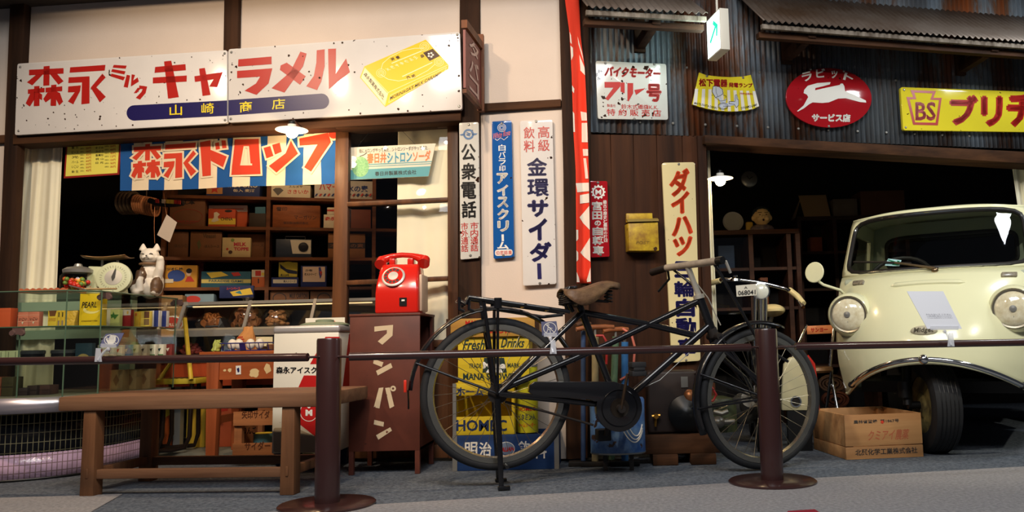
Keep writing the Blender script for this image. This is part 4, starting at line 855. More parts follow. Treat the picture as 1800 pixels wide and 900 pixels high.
for z, nm in ((.88, 'top_glass'), (.715, 'glass_shelf'), (.545, 'glass_shelf')):
    m = MB(); ins = 0.0 if z > .8 else .012
    m.prism([(-3.9, SY + .03 + ins, z), (C0[0] - ins, C0[1] + ins, z), (C1[0] - ins, C1[1] + ins, z), (SX - ins, 4.62, z), (-3.9, 4.62, z)], (0, 0, .008)); m.build(nm, M_CASE, t)
    m = MB(); m.tube([(-3.9, SY + .03 + ins, z + .004), (C0[0] - ins, C0[1] + ins, z + .004), (C1[0] - ins, C1[1] + ins, z + .004), (SX - ins, 4.62, z + .004)], .0036, 4); m.build('glass_edge', M_GEDGE, t)
for x, y in (C0, C1, (SX, 4.6), (-2.70, SY + .03)):
    m = MB(); m.cyl((x, y, .395), (x, y, .88 if x > -2.6 else .715), .0035, n=6); m.build('corner_joint', M_GEDGE, t)
for x, y, z in ((-2.70, SY + .02, .70), (C1[0], C1[1] + .03, .865), (SX, 4.62, .865)):
    m = MB(); m.box((x, y, z), (.05, .012, .03)); m.lathe((x - .022, y - .006, z - .008), [(.015, 0), (.012, .008)], 12, (Vector((1, 0, 0)), Vector((0, 0, 1)), Vector((0, -1, 0)))); m.lathe((x + .022, y - .006, z - .008), [(.015, 0), (.012, .008)], 12, (Vector((1, 0, 0)), Vector((0, 0, 1)), Vector((0, -1, 0)))); m.build('clamp', M('clamp_brown', (92, 70, 66), .4), t)
for z in (.85, .695):                     # green rear frame
    m = MB(); m.bb((-3.9, 4.56, z - .02), (-2.62, 4.60, z + .03)); m.build('rear_rail', M_FRAMEG, t)
for x in (-3.3, -2.64):
    m = MB(); m.bb((x - .03, 4.56, .395), (x + .03, 4.61, .88)); m.build('rear_post', M_FRAMEG, t)
# packs inside the showcase: (x0,y0,x1,y1 pixels, depth)
def caseZ(lv): return {1: .7232, 0: .5532, -1: .3975}[lv]
def pack(label, x0, x1, h, Y, lv, rgb, deco=(), name='cigarette_pack', depth=.03, group=None, rot=0.0, top=None):
    z = caseZ(lv); a = W(x0, 600, Y); b = W(x1, 600, Y); w = b.x - a.x; cx = (a.x + b.x) / 2
    t = thing(name, label, 'cigarette pack' if 'pack' in name else 'box', (cx, Y + depth / 2, z + .0004), R(rot), group)
    m = MB(); m.bb((-w / 2, -depth / 2, 0), (w / 2, depth / 2, h)); m.build('body', M('pack_%d_%d_%d' % rgb, rgb, .5), t, local=True, bevel=.0015)
    for k, (pn, c, kind, d) in enumerate(deco):
        m = MB(); y = -depth / 2 - .0006 - .0004 * k; P = lambda u, v: (-w / 2 + u * w, y, h * (1 - v))
        if kind == 'r': m.poly([P(d[0], d[1]), P(d[2], d[1]), P(d[2], d[3]), P(d[0], d[3])])
        elif kind == 'p': m.poly([P(*q) for q in d])
        elif kind == 't': m.text(d[0], [P(d[1], d[2]), P(d[3], d[2]), P(d[3], d[4]), P(d[1], d[4])], .02, shear=.2)
        elif kind == 'e': m.poly([P(d[0] + d[2] * math.cos(i * .3142), d[1] + d[3] * math.sin(i * .3142)) for i in range(20)])
        m.build(pn, paint('ink_%d_%d_%d' % c, c, .5), t, local=True)
    return t
PINK, GRN, WHT, NVY = (216, 128, 104), (60, 120, 54), (226, 220, 196), (40, 52, 110)
YB = 4.0
pack('orange cigarette carton cut by the frame edge, upper glass shelf', -20, 16, .095, 3.98, 1, (216, 92, 50), [], depth=.05)
for i, wd_ in enumerate(('beside the orange carton', 'next to the yellow carton')):
    pack('pink striped cigarette pack ' + wd_, 29 + i * 19, 47.5 + i * 19, .075, YB, 1, PINK, [('pale_line', (232, 170, 146), 'r', (0, .2, 1, .23)), ('pale_line', (232, 170, 146), 'r', (0, .62, 1, .65)), ('dark_lettering', BK, 't', ('いこい', .15, .38, .9, .55)), ('bird', WHT, 'p', [(.4, .66), (.6, .62), (.5, .8)])])
pack('yellow open-topped cigarette pack on the upper glass shelf', 82, 98, .078, YB, 1, (230, 196, 60), [('brown_flap', (120, 74, 44), 'p', [(.1, 0), (.95, 0), (.8, .34), (.2, .34)]), ('faint_lettering', (196, 140, 50), 't', ('SHINSEI', .1, .45, .9, .65))])
for i in range(2): pack(('yellow pack side-on with grey label, nearer the open yellow pack', 'yellow pack side-on with grey label, nearer the crumpled bag')[i], 98.5 + i * 6.5, 104.5 + i * 6.5, .078, YB, 1, (226, 190, 56), [('grey_label', (150, 130, 110), 'r', (.25, .62, .75, .95)), ('dark_mark', BK, 'r', (.35, .1, .65, .4))])
# crumpled yellow bag
c = W(123, 573, 4.02); c.z = caseZ(1); t = thing('paper_bag', 'small crumpled yellow bag leaning against the tall yellow box', 'bag', c)
m = MB(); m.hexa([c + Vector((-.035, -.02, .0)), c + Vector((.03, -.02, 0)), c + Vector((.03, .02, 0)), c + Vector((-.035, .02, 0))], [c + Vector((-.028, -.012, .075)), c + Vector((.04, -.01, .078)), c + Vector((.04, .006, .078)), c + Vector((-.028, .006, .075))]); m.build('bag', M('bag_yellow', (222, 178, 64), .4, bump=1.0, bscale=40), t, bevel=.006)
t = pack('tall bright yellow box, the biggest pack in the showcase', 137, 176, .155, 3.975, 1, (238, 200, 30), [('pale_moon', (246, 226, 140), 'e', (.55, .5, .38, .13)), ('yellow_moon', (238, 200, 30), 'e', (.62, .44, .36, .12)), ('dark_lettering', BK, 't', ('PEARL', .1, .26, .78, .44)), ('small_lettering', (120, 90, 20), 't', ('CIGARETTES', .12, .83, .85, .87))], name='display_box', depth=.045)
def side_pack(label, x0, x1, h, Y, lv, rgb, deco=(), **k): return pack(label, x0, x1, h, Y, lv, rgb, deco, **k)
side_pack('pale green pack with a dark green leaf, right of the tall yellow box', 186, 208, .085, 4.16, 1, (200, 206, 130), [('leaf', GRN, 'p', [(.5, .1), (.62, .3), (.95, .3), (.65, .6), (.5, .45), (.38, .55), (.3, .3), (.45, .28)]), ('pale_band', WHT, 'r', (0, .0, .28, 1))])
side_pack('red and white pack beside the green leaf pack', 210, 228, .085, 4.2, 1, (140, 24, 32), [('white_top', (206, 196, 190), 'r', (0, 0, 1, .34)), ('emblem', (200, 160, 70), 'e', (.7, .18, .1, .1))])
side_pack('yellow and orange pack side-on, right of the red and white pack', 234, 242, .078, 4.28, 1, (226, 180, 56), [('orange_mark', (210, 100, 40), 'e', (.4, .2, .25, .1))])
side_pack('yellow pack with a brown flap on the side shelf', 242.5, 261, .08, 4.3, 1, (220, 196, 84), [('brown_flap', (96, 62, 40), 'r', (.5, .02, 1, .45)), ('brown_panel', (120, 96, 60), 'r', (.5, .5, 1, .9))])
side_pack('blue and white pack, nearer of two at the end of the upper shelf', 262, 277, .085, 4.36, 1, (210, 206, 196), [('navy_side', NVY, 'r', (.48, 0, 1, 1))])
side_pack('blue and white pack, last one at the end of the upper shelf', 277.5, 291, .085, 4.42, 1, (210, 206, 196), [('navy_side', NVY, 'r', (.42, 0, 1, 1))])
# lower shelf
for i in range(2): pack(('pale green striped carton at the frame edge', 'pale green striped carton beside the dark tin')[i], -14 + i * 25, 10 + i * 25.5, .06, 4.0, 0, (190, 200, 160), [('dark_line', (90, 100, 80), 'r', (.2, .1, .24, .9)), ('dark_line', (90, 100, 80), 'r', (.7, .1, .74, .9))], name='carton')
for i in range(2):
    x = 58 + i * 55; c = W(x, 600, 4.05); c.z = caseZ(0); t = thing('tobacco_tin', ('low round dark tin behind the clamp of the showcase', 'low round dark tin beside the navy picture box')[i], 'tin', c)
    m = MB(); m.lathe(c, [(.052, 0), (.052, .042)], 24); m.build('body', M('tin_dark', (36, 34, 38), .3, .5), t, smooth=True); m = MB(); m.lathe(c, [(.055, .042), (.055, .056), (.048, .06)], 24); m.build('lid', M('tin_lid', (90, 92, 98), .3, .7), t, smooth=True)
pack('dark teal box with a tan dome picture, lower glass shelf', 133, 162, .088, 4.05, 0, (34, 56, 70), [('dome', (150, 130, 80), 'p', [(.05, 1)] + [(.5 - .45 * math.cos(i * .314), 1 - .42 * math.sin(i * .314)) for i in range(11)])], name='picture_box')
names = ['white and green pack behind the hand-sign card', 'white and green pack with red mark beside the hand-sign card', 'white pack with red bird, third from the hand-sign card', 'light blue pack on the lower glass shelf', 'tall beige pack with a dark bird', 'beige pack next to the dark bird pack', 'white and green pack with dark writing', 'white and green pack with dark stroke near the end', 'dark red pack at the end of the lower shelf']
cols_ = [WHT, WHT, WHT, (96, 140, 170), (200, 180, 150), (196, 176, 150), WHT, WHT, (120, 40, 34)]
for i, (nm, c_) in enumerate(zip(names, cols_)):
    x0 = 172 + i * 14.6; g = [('green_band', GRN, 'r', (0, .68, 1, 1))] if i in (0, 1, 2, 6, 7) else []
    g += [('mark', [RD, RD, RD, WHT, BK, BK, BK, (30, 60, 60), WHT][i], 'p', [(.25, .3), (.7, .25), (.5, .5)])]
    pack(nm, x0, x0 + 13.6, .078, 4.12 + i * .045, 0, c_, g)
# bottom of the case
for i, (x0, x1, h, c_, lb) in enumerate(((7, 27, .09, (70, 64, 40), 'olive upright box in the bottom of the showcase'), (-10, 6, .09, (150, 84, 60), 'reddish upright box at the frame edge, bottom of the showcase'), (28, 52, .035, (56, 44, 46), 'flat dark box on the showcase floor, first of three'), (52, 69, .045, (60, 46, 44), 'flat dark box on the showcase floor, middle of three'), (67, 91, .045, (84, 58, 54), 'flat brown box on the showcase floor beside the bench'))):
    pack(lb, x0, x1, h, 3.98 + .02 * i, -1, c_, [('lid_line', BK, 'r', (0, .5, 1, .54))], name='box', depth=.07)
for i in range(3):
    pack(('tan box with brown diamond pattern, first in the row behind the bench', 'tan box with brown diamond pattern, middle of the row behind the bench', 'tan box with brown diamond pattern, last in the row behind the bench')[i], 196 + i * 24, 218 + i * 24, .105, 4.3 + .06 * i, -1, (150, 122, 84), [('diamond', (104, 76, 50), 'p', [(.5, .2), (.75, .5), (.5, .8), (.25, .5)]), ('edge', (110, 84, 56), 'r', (.0, .0, .06, 1))], name='box', depth=.06)
# ------------------------------------------------------------------ on top of the showcase
ZT = .8888
def top_pt(px, Y): p = W(px, 505, Y); return Vector((p.x, Y, ZT))
c = top_pt(136, 4.12); t = thing('candy_jar', 'round glass jar of coloured sweets with a metal lid on the showcase', 'jar', c)
m = MB(); m.lathe(c, [(.06, 0), (.076, .015), (.08, .05), (.076, .09), (.062, .105)], 28); m.build('glass_body', M_CASE, t, smooth=True)
m = MB(); m.lathe(c, [(.066, .105), (.068, .12), (.05, .132), (.02, .138), (.016, .15), (.004, .154)], 28); m.build('lid', M_STEEL, t, smooth=True)
m = MB(); rnd = random.Random(3); cms = [paint('candy_red', (200, 40, 30)), paint('candy_yellow', (226, 170, 50)), paint('candy_orange', (214, 100, 40)), paint('candy_green', (110, 140, 60))]
for i in range(80):
    a = rnd.random() * 6.28; r = .066 * math.sqrt(rnd.random()); m.m = rnd.randrange(4); m.ball(c + Vector((r * math.cos(a), r * math.sin(a), .012 + .06 * rnd.random())), .011, 8)
o = m.build('sweets', cms, t, smooth=True); o['kind'] = 'stuff'
c = top_pt(86, 4.0); t = thing('wavy_tray', 'low orange-brown tray with a wavy rim on the glass top', 'tray', c)
a0, b0 = top_pt(44, 4.0), top_pt(128, 4.0); n = 36
front = [(a0.x + (b0.x - a0.x) * i / n, 3.96, ZT + .018 + .0035 * math.sin(i * 1.4)) for i in range(n + 1)]; backp = [(p[0], 4.10, p[2]) for p in front]
m = MB(); m.prism(front + [(b0.x, 3.96, ZT), (a0.x, 3.96, ZT)], (0, .006, 0)); m.prism(backp + [(b0.x, 4.10, ZT), (a0.x, 4.10, ZT)], (0, .006, 0)); m.bb((a0.x, 3.96, ZT), (b0.x, 4.1, ZT + .005)); m.build('tray', M('tray_orange', (176, 92, 56), .6), t)
c = top_pt(180, 3.98); t = thing('scoop', 'flat wooden scoop with a metal edge lying on the glass top', 'scoop', c)
m = MB(); m.tube([top_pt(205, 4.0) + Vector((0, 0, .012)), top_pt(150, 3.98) + Vector((0, 0, .012))], [.008, .011], 10, flat=.5); m.build('handle', wood('pale_wood', (196, 170, 128), (160, 132, 92), 'x'), t, smooth=True)
m = MB(); m.hexa([top_pt(121, 3.97) + Vector((0, 0, .03)), top_pt(152, 3.95) + Vector((0, 0, .004)), top_pt(155, 4.03) + Vector((0, 0, .004)), top_pt(124, 4.04) + Vector((0, 0, .03))], [top_pt(121, 3.97) + Vector((0, 0, .034)), top_pt(152, 3.95) + Vector((0, 0, .009)), top_pt(155, 4.03) + Vector((0, 0, .009)), top_pt(124, 4.04) + Vector((0, 0, .034))]); m.build('blade', M_STEEL, t)
# kitchen scale
c = top_pt(196, 4.2); t = thing('kitchen_scale', 'pale green kitchen scale with a round dial and flat tray', 'scale', c, R(14))
M_SCG = M('scale_green', (186, 190, 154), .4, chips=.5)
m = MB(); m.hexa([(-.10, -.06, 0), (.06, -.06, 0), (.06, .08, 0), (-.10, .08, 0)], [(-.097, -.045, .14), (.03, -.045, .135), (.03, .07, .135), (-.097, .07, .14)]); m.build('body', M_SCG, t, local=True, bevel=.006)
ax = (Vector((1, 0, 0)), Vector((0, .18, .98)), Vector((0, -.98, .18)))
m = MB(); m.lathe((.028, -.055, .078), [(.079, -.02), (.082, 0), (.08, .014), (.072, .016)], 32, ax); m.build('dial_case', M_SCG, t, local=True, smooth=True)
m = MB(); m.lathe((.028, -.055, .078), [(.071, .015), (.0, .0155)], 32, ax); df = m.build('dial_face', paint('dial_cream', (220, 210, 178), .4), t, local=True)
m = MB(); m.lathe((.028, -.0565, .078), [(.040, .016), (.0, .017)], 32, ax); m.build('dial_disc', M_STEEL, df, local=True)
m = MB(); P = lambda a, r, z: Vector((.028, -.058, .078)) + ax[0] * (r * math.cos(a)) + ax[1] * (r * math.sin(a)) + ax[2] * z
for i in range(30): a = i * .2094; m.add([P(a - .01, .052, .017), P(a + .01, .052, .017), P(a + .01, .062, .017), P(a - .01, .062, .017)], [(0, 1, 2, 3)])
m.build('tick_marks', M_BLACK, df, local=True)
m = MB(); m.add([P(1.4, .055, .02), P(3.0, .008, .02), P(4.6, .02, .02), P(6.1, .008, .02)], [(0, 1, 2, 3)]); m.build('needle', M_BLACK, df, local=True)
m = MB(); m.cyl((-.05, .01, .135), (-.05, .01, .175), .006); m.cyl((.02, .01, .135), (.02, .01, .175), .006); m.build('support', M_STEEL, t, local=True)
m = MB(); m.grid([[(-.125 + .2 * i / 8, -.07 + .16 * j / 4, .176 + .014 * abs(i / 8 - .42) ** 1.5 * 2 + .004 * (j - 2) ** 2 / 2) for i in range(9)] for j in range(5)]); m.build('tray', M('tray_metal', (150, 120, 84), .35, .8), t, local=True, smooth=True, solid=.003)
# lucky cat
c = top_pt(262, 4.42); t = thing('lucky_cat', 'white and brown pottery beckoning cat with a raised paw on the showcase', 'cat figurine', c, R(10))
def spot_mat(name, base, patch, spots):
    m = bpy.data.materials.new(name); m.use_nodes = True; nt = m.node_tree; b = nt.nodes['Principled BSDF']; N = nt.nodes.new; L = nt.links.new
    tc = N('ShaderNodeTexCoord'); n = N('ShaderNodeTexNoise'); n.inputs['Scale'].default_value = 30; L(tc.outputs['Object'], n.inputs[0]); prev = None
    for (cx, cy, cz, r) in spots:
        d = N('ShaderNodeVectorMath'); d.operation = 'DISTANCE'; L(tc.outputs['Object'], d.inputs[0]); d.inputs[1].default_value = (cx, cy, cz)
        a = N('ShaderNodeMath'); a.operation = 'MULTIPLY_ADD'; L(n.outputs[0], a.inputs[0]); a.inputs[1].default_value = -.03; L(d.outputs['Value'], a.inputs[2])
        k = N('ShaderNodeMath'); k.operation = 'LESS_THAN'; L(a.outputs[0], k.inputs[0]); k.inputs[1].default_value = r - .015
        if prev: x = N('ShaderNodeMath'); x.operation = 'MAXIMUM'; L(prev, x.inputs[0]); L(k.outputs[0], x.inputs[1]); prev = x.outputs[0]
        else: prev = k.outputs[0]
    mx = N('ShaderNodeMix'); mx.data_type = 'RGBA'; L(prev, mx.inputs[0]); mx.inputs[6].default_value = lin(base); mx.inputs[7].default_value = lin(patch); L(mx.outputs[2], b.inputs['Base Color']); b.inputs['Roughness'].default_value = .45
    return m
m = MB()
m.ball((0, .02, .07), (.068, .06, .085)); m.ball((0, .005, .125), (.055, .048, .06)); m.ball((.002, -.012, .215), (.05, .044, .044)); m.ball((-.012, -.045, .205), (.016, .014, .012)); m.ball((.016, -.045, .205), (.016, .014, .012))
m.ball((-.045, -.035, .045), (.035, .04, .05)); m.ball((.048, -.03, .05), (.03, .045, .055)); m.ball((.05, -.06, .02), (.022, .03, .02)); m.ball((-.04, -.065, .02), (.022, .03, .02)); m.tube([(-.03, -.04, .13), (-.03, -.062, .08), (-.022, -.065, .02)], [.024, .02, .018], 10)
m.tube([(.045, -.02, .10), (.062, -.035, .145), (.064, -.035, .19)], [.026, .022, .02], 10); m.ball((.063, -.04, .198), (.02, .02, .018))
for sx in (-.034, .034): m.lathe((sx, -.008, .245), [(.022, 0), (.014, .022), (.004, .04)], 10)
m.build('body', spot_mat('cat_glaze', (226, 216, 200), (92, 66, 44), [(-.07, -.03, .11, .068), (.06, -.06, .055, .045), (-.07, 0, .04, .04)]), t, local=True, remesh=.004)
m = MB(); m.tube([(.045 * math.cos(a * .3927), -.006 + .04 * math.sin(a * .3927), .172) for a in range(16)], .007, 8, True); m.build('collar', M('collar_brown', (120, 90, 62), .6), t, local=True, smooth=True)
m = MB()
for sx in (-.022, .022): m.tube([(sx - .009, -.052, .222), (sx, -.056, .226), (sx + .009, -.052, .222)], .0022, 6)
m.ball((.002, -.062, .213), (.005, .003, .003)); m.tube([(-.012, -.06, .2), (.002, -.062, .204), (.014, -.06, .2)], .0016, 5); m.build('painted_face', M_BLACK, t, local=True)
# ------------------------------------------------------------------ refrigerated food case behind the table
M_ALU = M('aluminium', (204, 198, 186), .25, .7); M_CASEIN = M('case_inner', (150, 140, 120), .4)
DP = Plane((-2.54, 4.95, 0), -0.03)
t = thing('food_case', 'long glass-fronted food display case with metal rails behind the egg table', 'display case', DP.hit(450, 640, 0))
def dz(py): return DP.uv(DP.hit(430, py, 0))[1]
def du(px): return DP.uv(DP.hit(px, 560, 0))[0]
zt, zm0, zm1, zl = dz(528), dz(579), dz(590), dz(624); ua, ub_ = du(318), du(665)
def dq(u0, z0, o0, u1, z1, o1, th, name, mat):
    m = MB(); m.prism([DP.at(u0, z0, o0), DP.at(u1, z0, o0), DP.at(u1, z1, o1), DP.at(u0, z1, o1)], DP.n * -th); return m.build(name, mat, t)
us = [ua, du(434), du(549), ub_]
for a, b in zip(us, us[1:]): dq(a + .008, zm1, .06, b - .008, zt - .015, -.05, .004, 'upper_glass', M_PANE)
dq(ua, zl, .10, ub_, zm0, .06, .004, 'lower_glass', M_PANE)
for u in us:
    m = MB(); m.bar(DP.at(u, zm1, .062), DP.at(u, zt, -.048), .018, .012, DP.n); m.build('glass_rail', M_ALU, t)
dq(ua, zt - .018, -.045, ub_, zt, -.045, .22, 'top_rail', M_ALU); dq(ua, zm0, .065, ub_, zm1, .065, .025, 'middle_rail', M_ALU)
m = MB(); m.hexa([DP.at(ua, zm0 - .0, .05), DP.at(ub_, zm0, .05), DP.at(ub_, zm0, -.27), DP.at(ua, zm0, -.27)], [DP.at(ua, zm0 + .012, .05), DP.at(ub_, zm0 + .012, .05), DP.at(ub_, zm0 + .012, -.27), DP.at(ua, zm0 + .012, -.27)]); m.build('shelf', M_CASEIN, t)
dq(ua, zl, -.27, ub_, zt, -.27, .01, 'back_panel', M('case_back', (84, 82, 76), .35), )
dq(ua, dz(676), .08, ub_, zl - .03, .08, .33, 'body', M('case_orange', (190, 78, 36), .5)); dq(ua, zl - .03, .1, ub_, zl, .1, .35, 'lower_rail', M('case_white', (214, 206, 190), .4))
m = MB(); m.prism([DP.at(ua, zl, .10), DP.at(ua, zm0, .06), DP.at(ua, zm1, .06), DP.at(ua, zt, -.05), DP.at(ua, zt, -.27), DP.at(ua, zl, -.27)], DP.u * -.004); m.build('end_glass', M_PANE, t)
for u in (ua + .04, ub_ - .04):
    for o in (.06, -.22): m = MB(); m.hexa([DP.at(u - .02, .0302, o - .02), DP.at(u + .02, .0302, o - .02), DP.at(u + .02, .0302, o + .02), DP.at(u - .02, .0302, o + .02)], [DP.at(u - .02, dz(676), o - .02), DP.at(u + .02, dz(676), o - .02), DP.at(u + .02, dz(676), o + .02), DP.at(u - .02, dz(676), o + .02)]); m.build('leg', M_STEEL, t)
for z_ in (zt - .03, zm0 - .012):  # glowing rods added to brighten the case, standing in for lamp reflections
    m = MB(); m.tube([DP.at(ua + .05, z_, -.04 if z_ > zm0 else .03), DP.at(ub_ - .05, z_, -.04 if z_ > zm0 else .03)], .004, 8); m.build('strip_light', M('strip_glow', (255, 226, 170), emit=0.5), t)
M_BAG = pane_glass('cellophane', (250, 244, 232), .25, .12)
def food_bag(label, px0, px1, z, h, off, kind, rgb, n, seed, neck=True, d=.09, bag=True):
    ua_, ub2 = du(px0), du(px1); cu = (ua_ + ub2) / 2; w = (ub2 - ua_) / 2; rnd = random.Random(seed); c = DP.at(cu, z, off)
    t = thing(kind[0], label, kind[1], c)
    m = MB()
    for i in range(n):
        a = rnd.random() * 6.283; f = rnd.random(); rr = math.sqrt(rnd.random()) * .85 * (1 - .55 * f)
        p = c + DP.u * (w * rr * math.cos(a)) + DP.n * (d * .8 * rr * math.sin(a)) + Vector((0, 0, .012 + f * h * .62))
        if kind[2] == 'disc':
            ax_ = Vector((rnd.uniform(-1, 1), rnd.uniform(-1, 1), rnd.uniform(-.4, .4))).normalized(); x_ = ax_.orthogonal().normalized(); m.lathe(p, [(.02, 0), (.021, .004), (.018, .008)], 12, (x_, ax_.cross(x_), ax_))
        else: m.ball(p, (.016 * rnd.uniform(.7, 1.2), .011, .010), 8)
    o = m.build(kind[3], M('food_%d_%d_%d' % rgb, rgb, .6, var=.35, vscale=30), t, smooth=True); o['kind'] = 'stuff'
    if bag:
        m = MB(); prof = [(.9, 0.001), (1.05, h * .25), (.9, h * .6), (.45, h * .85)] + ([(.2, h * .92), (.35, h * 1.1)] if neck else [(.1, h * .95)])
        m.lathe(c, prof, 18, (DP.u * w, DP.n * d, Vector((0, 0, 1)))); m.build('wrapping', M_BAG, t, smooth=True)
zsf = zm0 + .013
food_bag('cellophane bag of round brown crackers at the end of the food case', 328, 382, zsf, .11, -.12, ('cracker_bag', 'bag of crackers', 'disc', 'crackers'), (176, 112, 58), 60, 1, False)
food_bag('tall cellophane bag of brown nuts in the middle of the food case', 388, 448, zsf, .17, -.12, ('snack_bag', 'bag of snacks', 'disc', 'snacks'), (150, 98, 60), 90, 2)
food_bag('cellophane bag of peanuts behind the eggs in the food case', 446, 496, zsf, .14, -.12, ('peanut_bag', 'bag of peanuts', 'ball', 'peanuts'), (176, 128, 84), 130, 3, False)
food_bag('heap of dark red sweets low in the food case', 312, 356, zl + .003, .09, -.02, ('sweets_heap', 'sweets', 'ball', 'sweets'), (126, 40, 26), 70, 4, bag=False, d=.07)
m = MB(); c = DP.at(du(372), zsf, .02); t = thing('tongs', 'dark metal scoop lying on the food case shelf', 'scoop', c); m.hexa([DP.at(du(388), zsf, .03), DP.at(du(400), zsf, .03), DP.at(du(400), zsf, -.04), DP.at(du(388), zsf, -.04)], [DP.at(du(389), zsf + .06, .02), DP.at(du(394), zsf + .03, .02), DP.at(du(394), zsf + .03, -.04), DP.at(du(389), zsf + .06, -.04)]); m.build('blade', M_BLACK, t); m = MB(); m.tube([DP.at(du(390), zsf + .01, 0), DP.at(du(366), zsf + .008, .03)], .006, 8); m.build('handle', M_BLACK, t)
# ------------------------------------------------------------------ egg table
M_TAB = wood('orange_table_wood', (176, 92, 46), (132, 62, 30), 'x', 8, .5); M_TABZ = wood('orange_leg_wood', (172, 88, 46), (124, 60, 30), 'z', 8, .5)
TZ = .585
p0 = W(362, 700, 4.46); t = thing('wooden_table', 'orange-brown wooden table with peeling paint carrying the egg tray', 'table', (p0.x + .45, 4.62, .03))
TX0, TX1 = p0.x, p0.x + .92
m = MB(); m.bb((TX0 - .03, 4.43, TZ - .025), (TX1, 4.82, TZ)); m.build('tabletop', M_TAB, t, bevel=.004)
m = MB(); m.bb((TX0 + .02, 4.46, TZ - .15), (TX1 - .02, 4.485, TZ - .025)); ap = m.build('apron', M_TAB, t)
m = MB()
for x0, y0, rx, ry in ((395, 651, 3, 2.5), (404, 650.5, 3.6, 4), (447, 655, 9, 10), (470, 648, 7, 9)):
    pts = [(x0 + rx * math.cos(i * .45) * random.uniform(.7, 1.1), y0 + ry * math.sin(i * .45) * random.uniform(.7, 1.1)) for i in range(14)]; m.poly([W(x, y, 4.459) for x, y in pts])
m.build('bare_patch', paint('bare_plaster', (226, 196, 140), .8), t)
for x in (TX0, TX1 - .07):
    for y in (4.45, 4.75): 
        m = MB(); m.hexa([(x + .01, y, .0301), (x + .06, y, .0301), (x + .06, y + .05, .0301), (x + .01, y + .05, .0301)], [(x, y, TZ - .025), (x + .07, y, TZ - .025), (x + .07, y + .06, TZ - .025), (x, y + .06, TZ - .025)]); m.build('leg', M_TABZ, t, bevel=.004)
m = MB(); m.bb((TX0 + .02, 4.5, .2), (TX0 + .05, 4.8, .24)); m.build('stretcher', M_TABZ, t)
t = thing('playing_card', 'small pale card with a dark figure stuck on the table apron', 'card', W(419, 659, 4.455)); m = MB(); m.prism([W(414.5, 643, 4.457), W(423.5, 642.5, 4.457), W(423.5, 658, 4.457), W(414.8, 658.5, 4.457)], (0, .0015, 0)); m.build('card', M_INKW, t); m = MB(); m.prism([W(416, 648, 4.456), W(420, 646, 4.456), W(421, 653, 4.456), W(418, 655, 4.456)], (0, .0008, 0)); m.build('figure', M_INKN, t)
def tp(px, Y): p = W(px, 620, Y); return Vector((p.x, Y, TZ + .0005))
a, b = tp(390, 4.52), tp(471, 4.52); t = thing('egg_tray', 'low navy wire egg tray on the table', 'egg tray', ((a.x + b.x) / 2, 4.58, TZ + .0005))
M_NV = M('navy_wire', (36, 40, 110), .4); m = MB(); w2, w3 = .0, .012
m.bb((a.x + .012, 4.53, TZ + .0005), (b.x - .012, 4.64, TZ + .006)); m.build('base', M_NV, t)
m = MB(); m.tube([(a.x - .006, 4.51, TZ + .043), (b.x + .006, 4.51, TZ + .043), (b.x + .006, 4.62, TZ + .043), (a.x - .006, 4.62, TZ + .043)], .004, 6, True)
for f in (0, .2, .4, .45, .5, .6, .8, 1): x = a.x + (b.x - a.x) * f; m.tube([(x, 4.53, TZ + .004), (x, 4.511, TZ + .043)], .0025, 6)
m.build('wire_rim', M_NV, t); 
m = MB(); xm = a.x + (b.x - a.x) * .45; m.prism([(xm - .016, 4.507, TZ + .045), (xm + .016, 4.507, TZ + .045), (xm + .016, 4.525, TZ + .004), (xm - .016, 4.525, TZ + .004)], (0, .004, 0)); m.build('clip', M_NV, t)
M_EGG = M('egg_shell', (236, 226, 206), .5)
lbs = ('first egg at the bamboo-stick end of the tray', 'second egg in the tray, before the paper bag', 'third egg in the tray, past the clip', 'last egg in the tray near the ice-cream freezer')
for i, px in enumerate((408, 419.5, 440, 456)):
    c = tp(px, 4.58); m = MB(); m.ball(c + Vector((0, 0, .0365)), (.024, .024, .030), 16); tag(m.build('egg', M_EGG, smooth=True), 'white egg, ' + lbs[i], 'egg', 'eggs in the navy tray')
c = tp(432, 4.74); t = thing('paper_bag', 'crumpled tan paper bag with red print behind the eggs', 'bag', c)
m = MB(); rows = []; rnd = random.Random(5)
for j, (z, wx, wy) in enumerate(((0, .06, .045), (.03, .066, .05), (.07, .05, .04), (.11, .03, .02), (.135, .026, .008))):
    rows.append([c + Vector((wx * math.cos(i * .3927) * rnd.uniform(.86, 1.08) + .012 * (j > 2), wy * math.sin(i * .3927) * rnd.uniform(.86, 1.08), z + .006 * rnd.random() * (j > 0))) for i in range(17)])
for r_ in rows: r_[-1] = r_[0]
m.grid(rows); m.build('bag', M('kraft_paper', (204, 140, 78), .8, var=.15, vscale=20), t)
m = MB()
for i, (x, y, w_) in enumerate(((418, 592, 9), (417, 596, 12), (420, 600, 8))): m.prism([W(x, y, 4.682), W(x + w_, y - .6, 4.682), W(x + w_, y + 1.4, 4.682), W(x, y + 2, 4.682)], (0, .001, 0))
m.build('red_print', M_INKR, t)
c = tp(463, 4.8); t = thing('price_card', 'blank cream card standing on the table behind the eggs', 'card', c); m = MB(); m.prism([W(450, 592, 4.8), W(479, 592, 4.8), W(479, 608.5, 4.8), W(450, 608.5, 4.8)], (0, .003, 0)); m.build('card', paint('cream_card', (232, 222, 178)), t); m = MB(); m.bb((c.x - .03, 4.803, TZ + .0005), (c.x + .03, 4.83, TZ + .04)); m.build('stand', M_DW, t)
c = tp(381, 4.62); t = thing('corn_bundle', 'pale green wrapped vegetable on the table beside the egg tray', 'vegetable', c); m = MB(); rnd = random.Random(8)
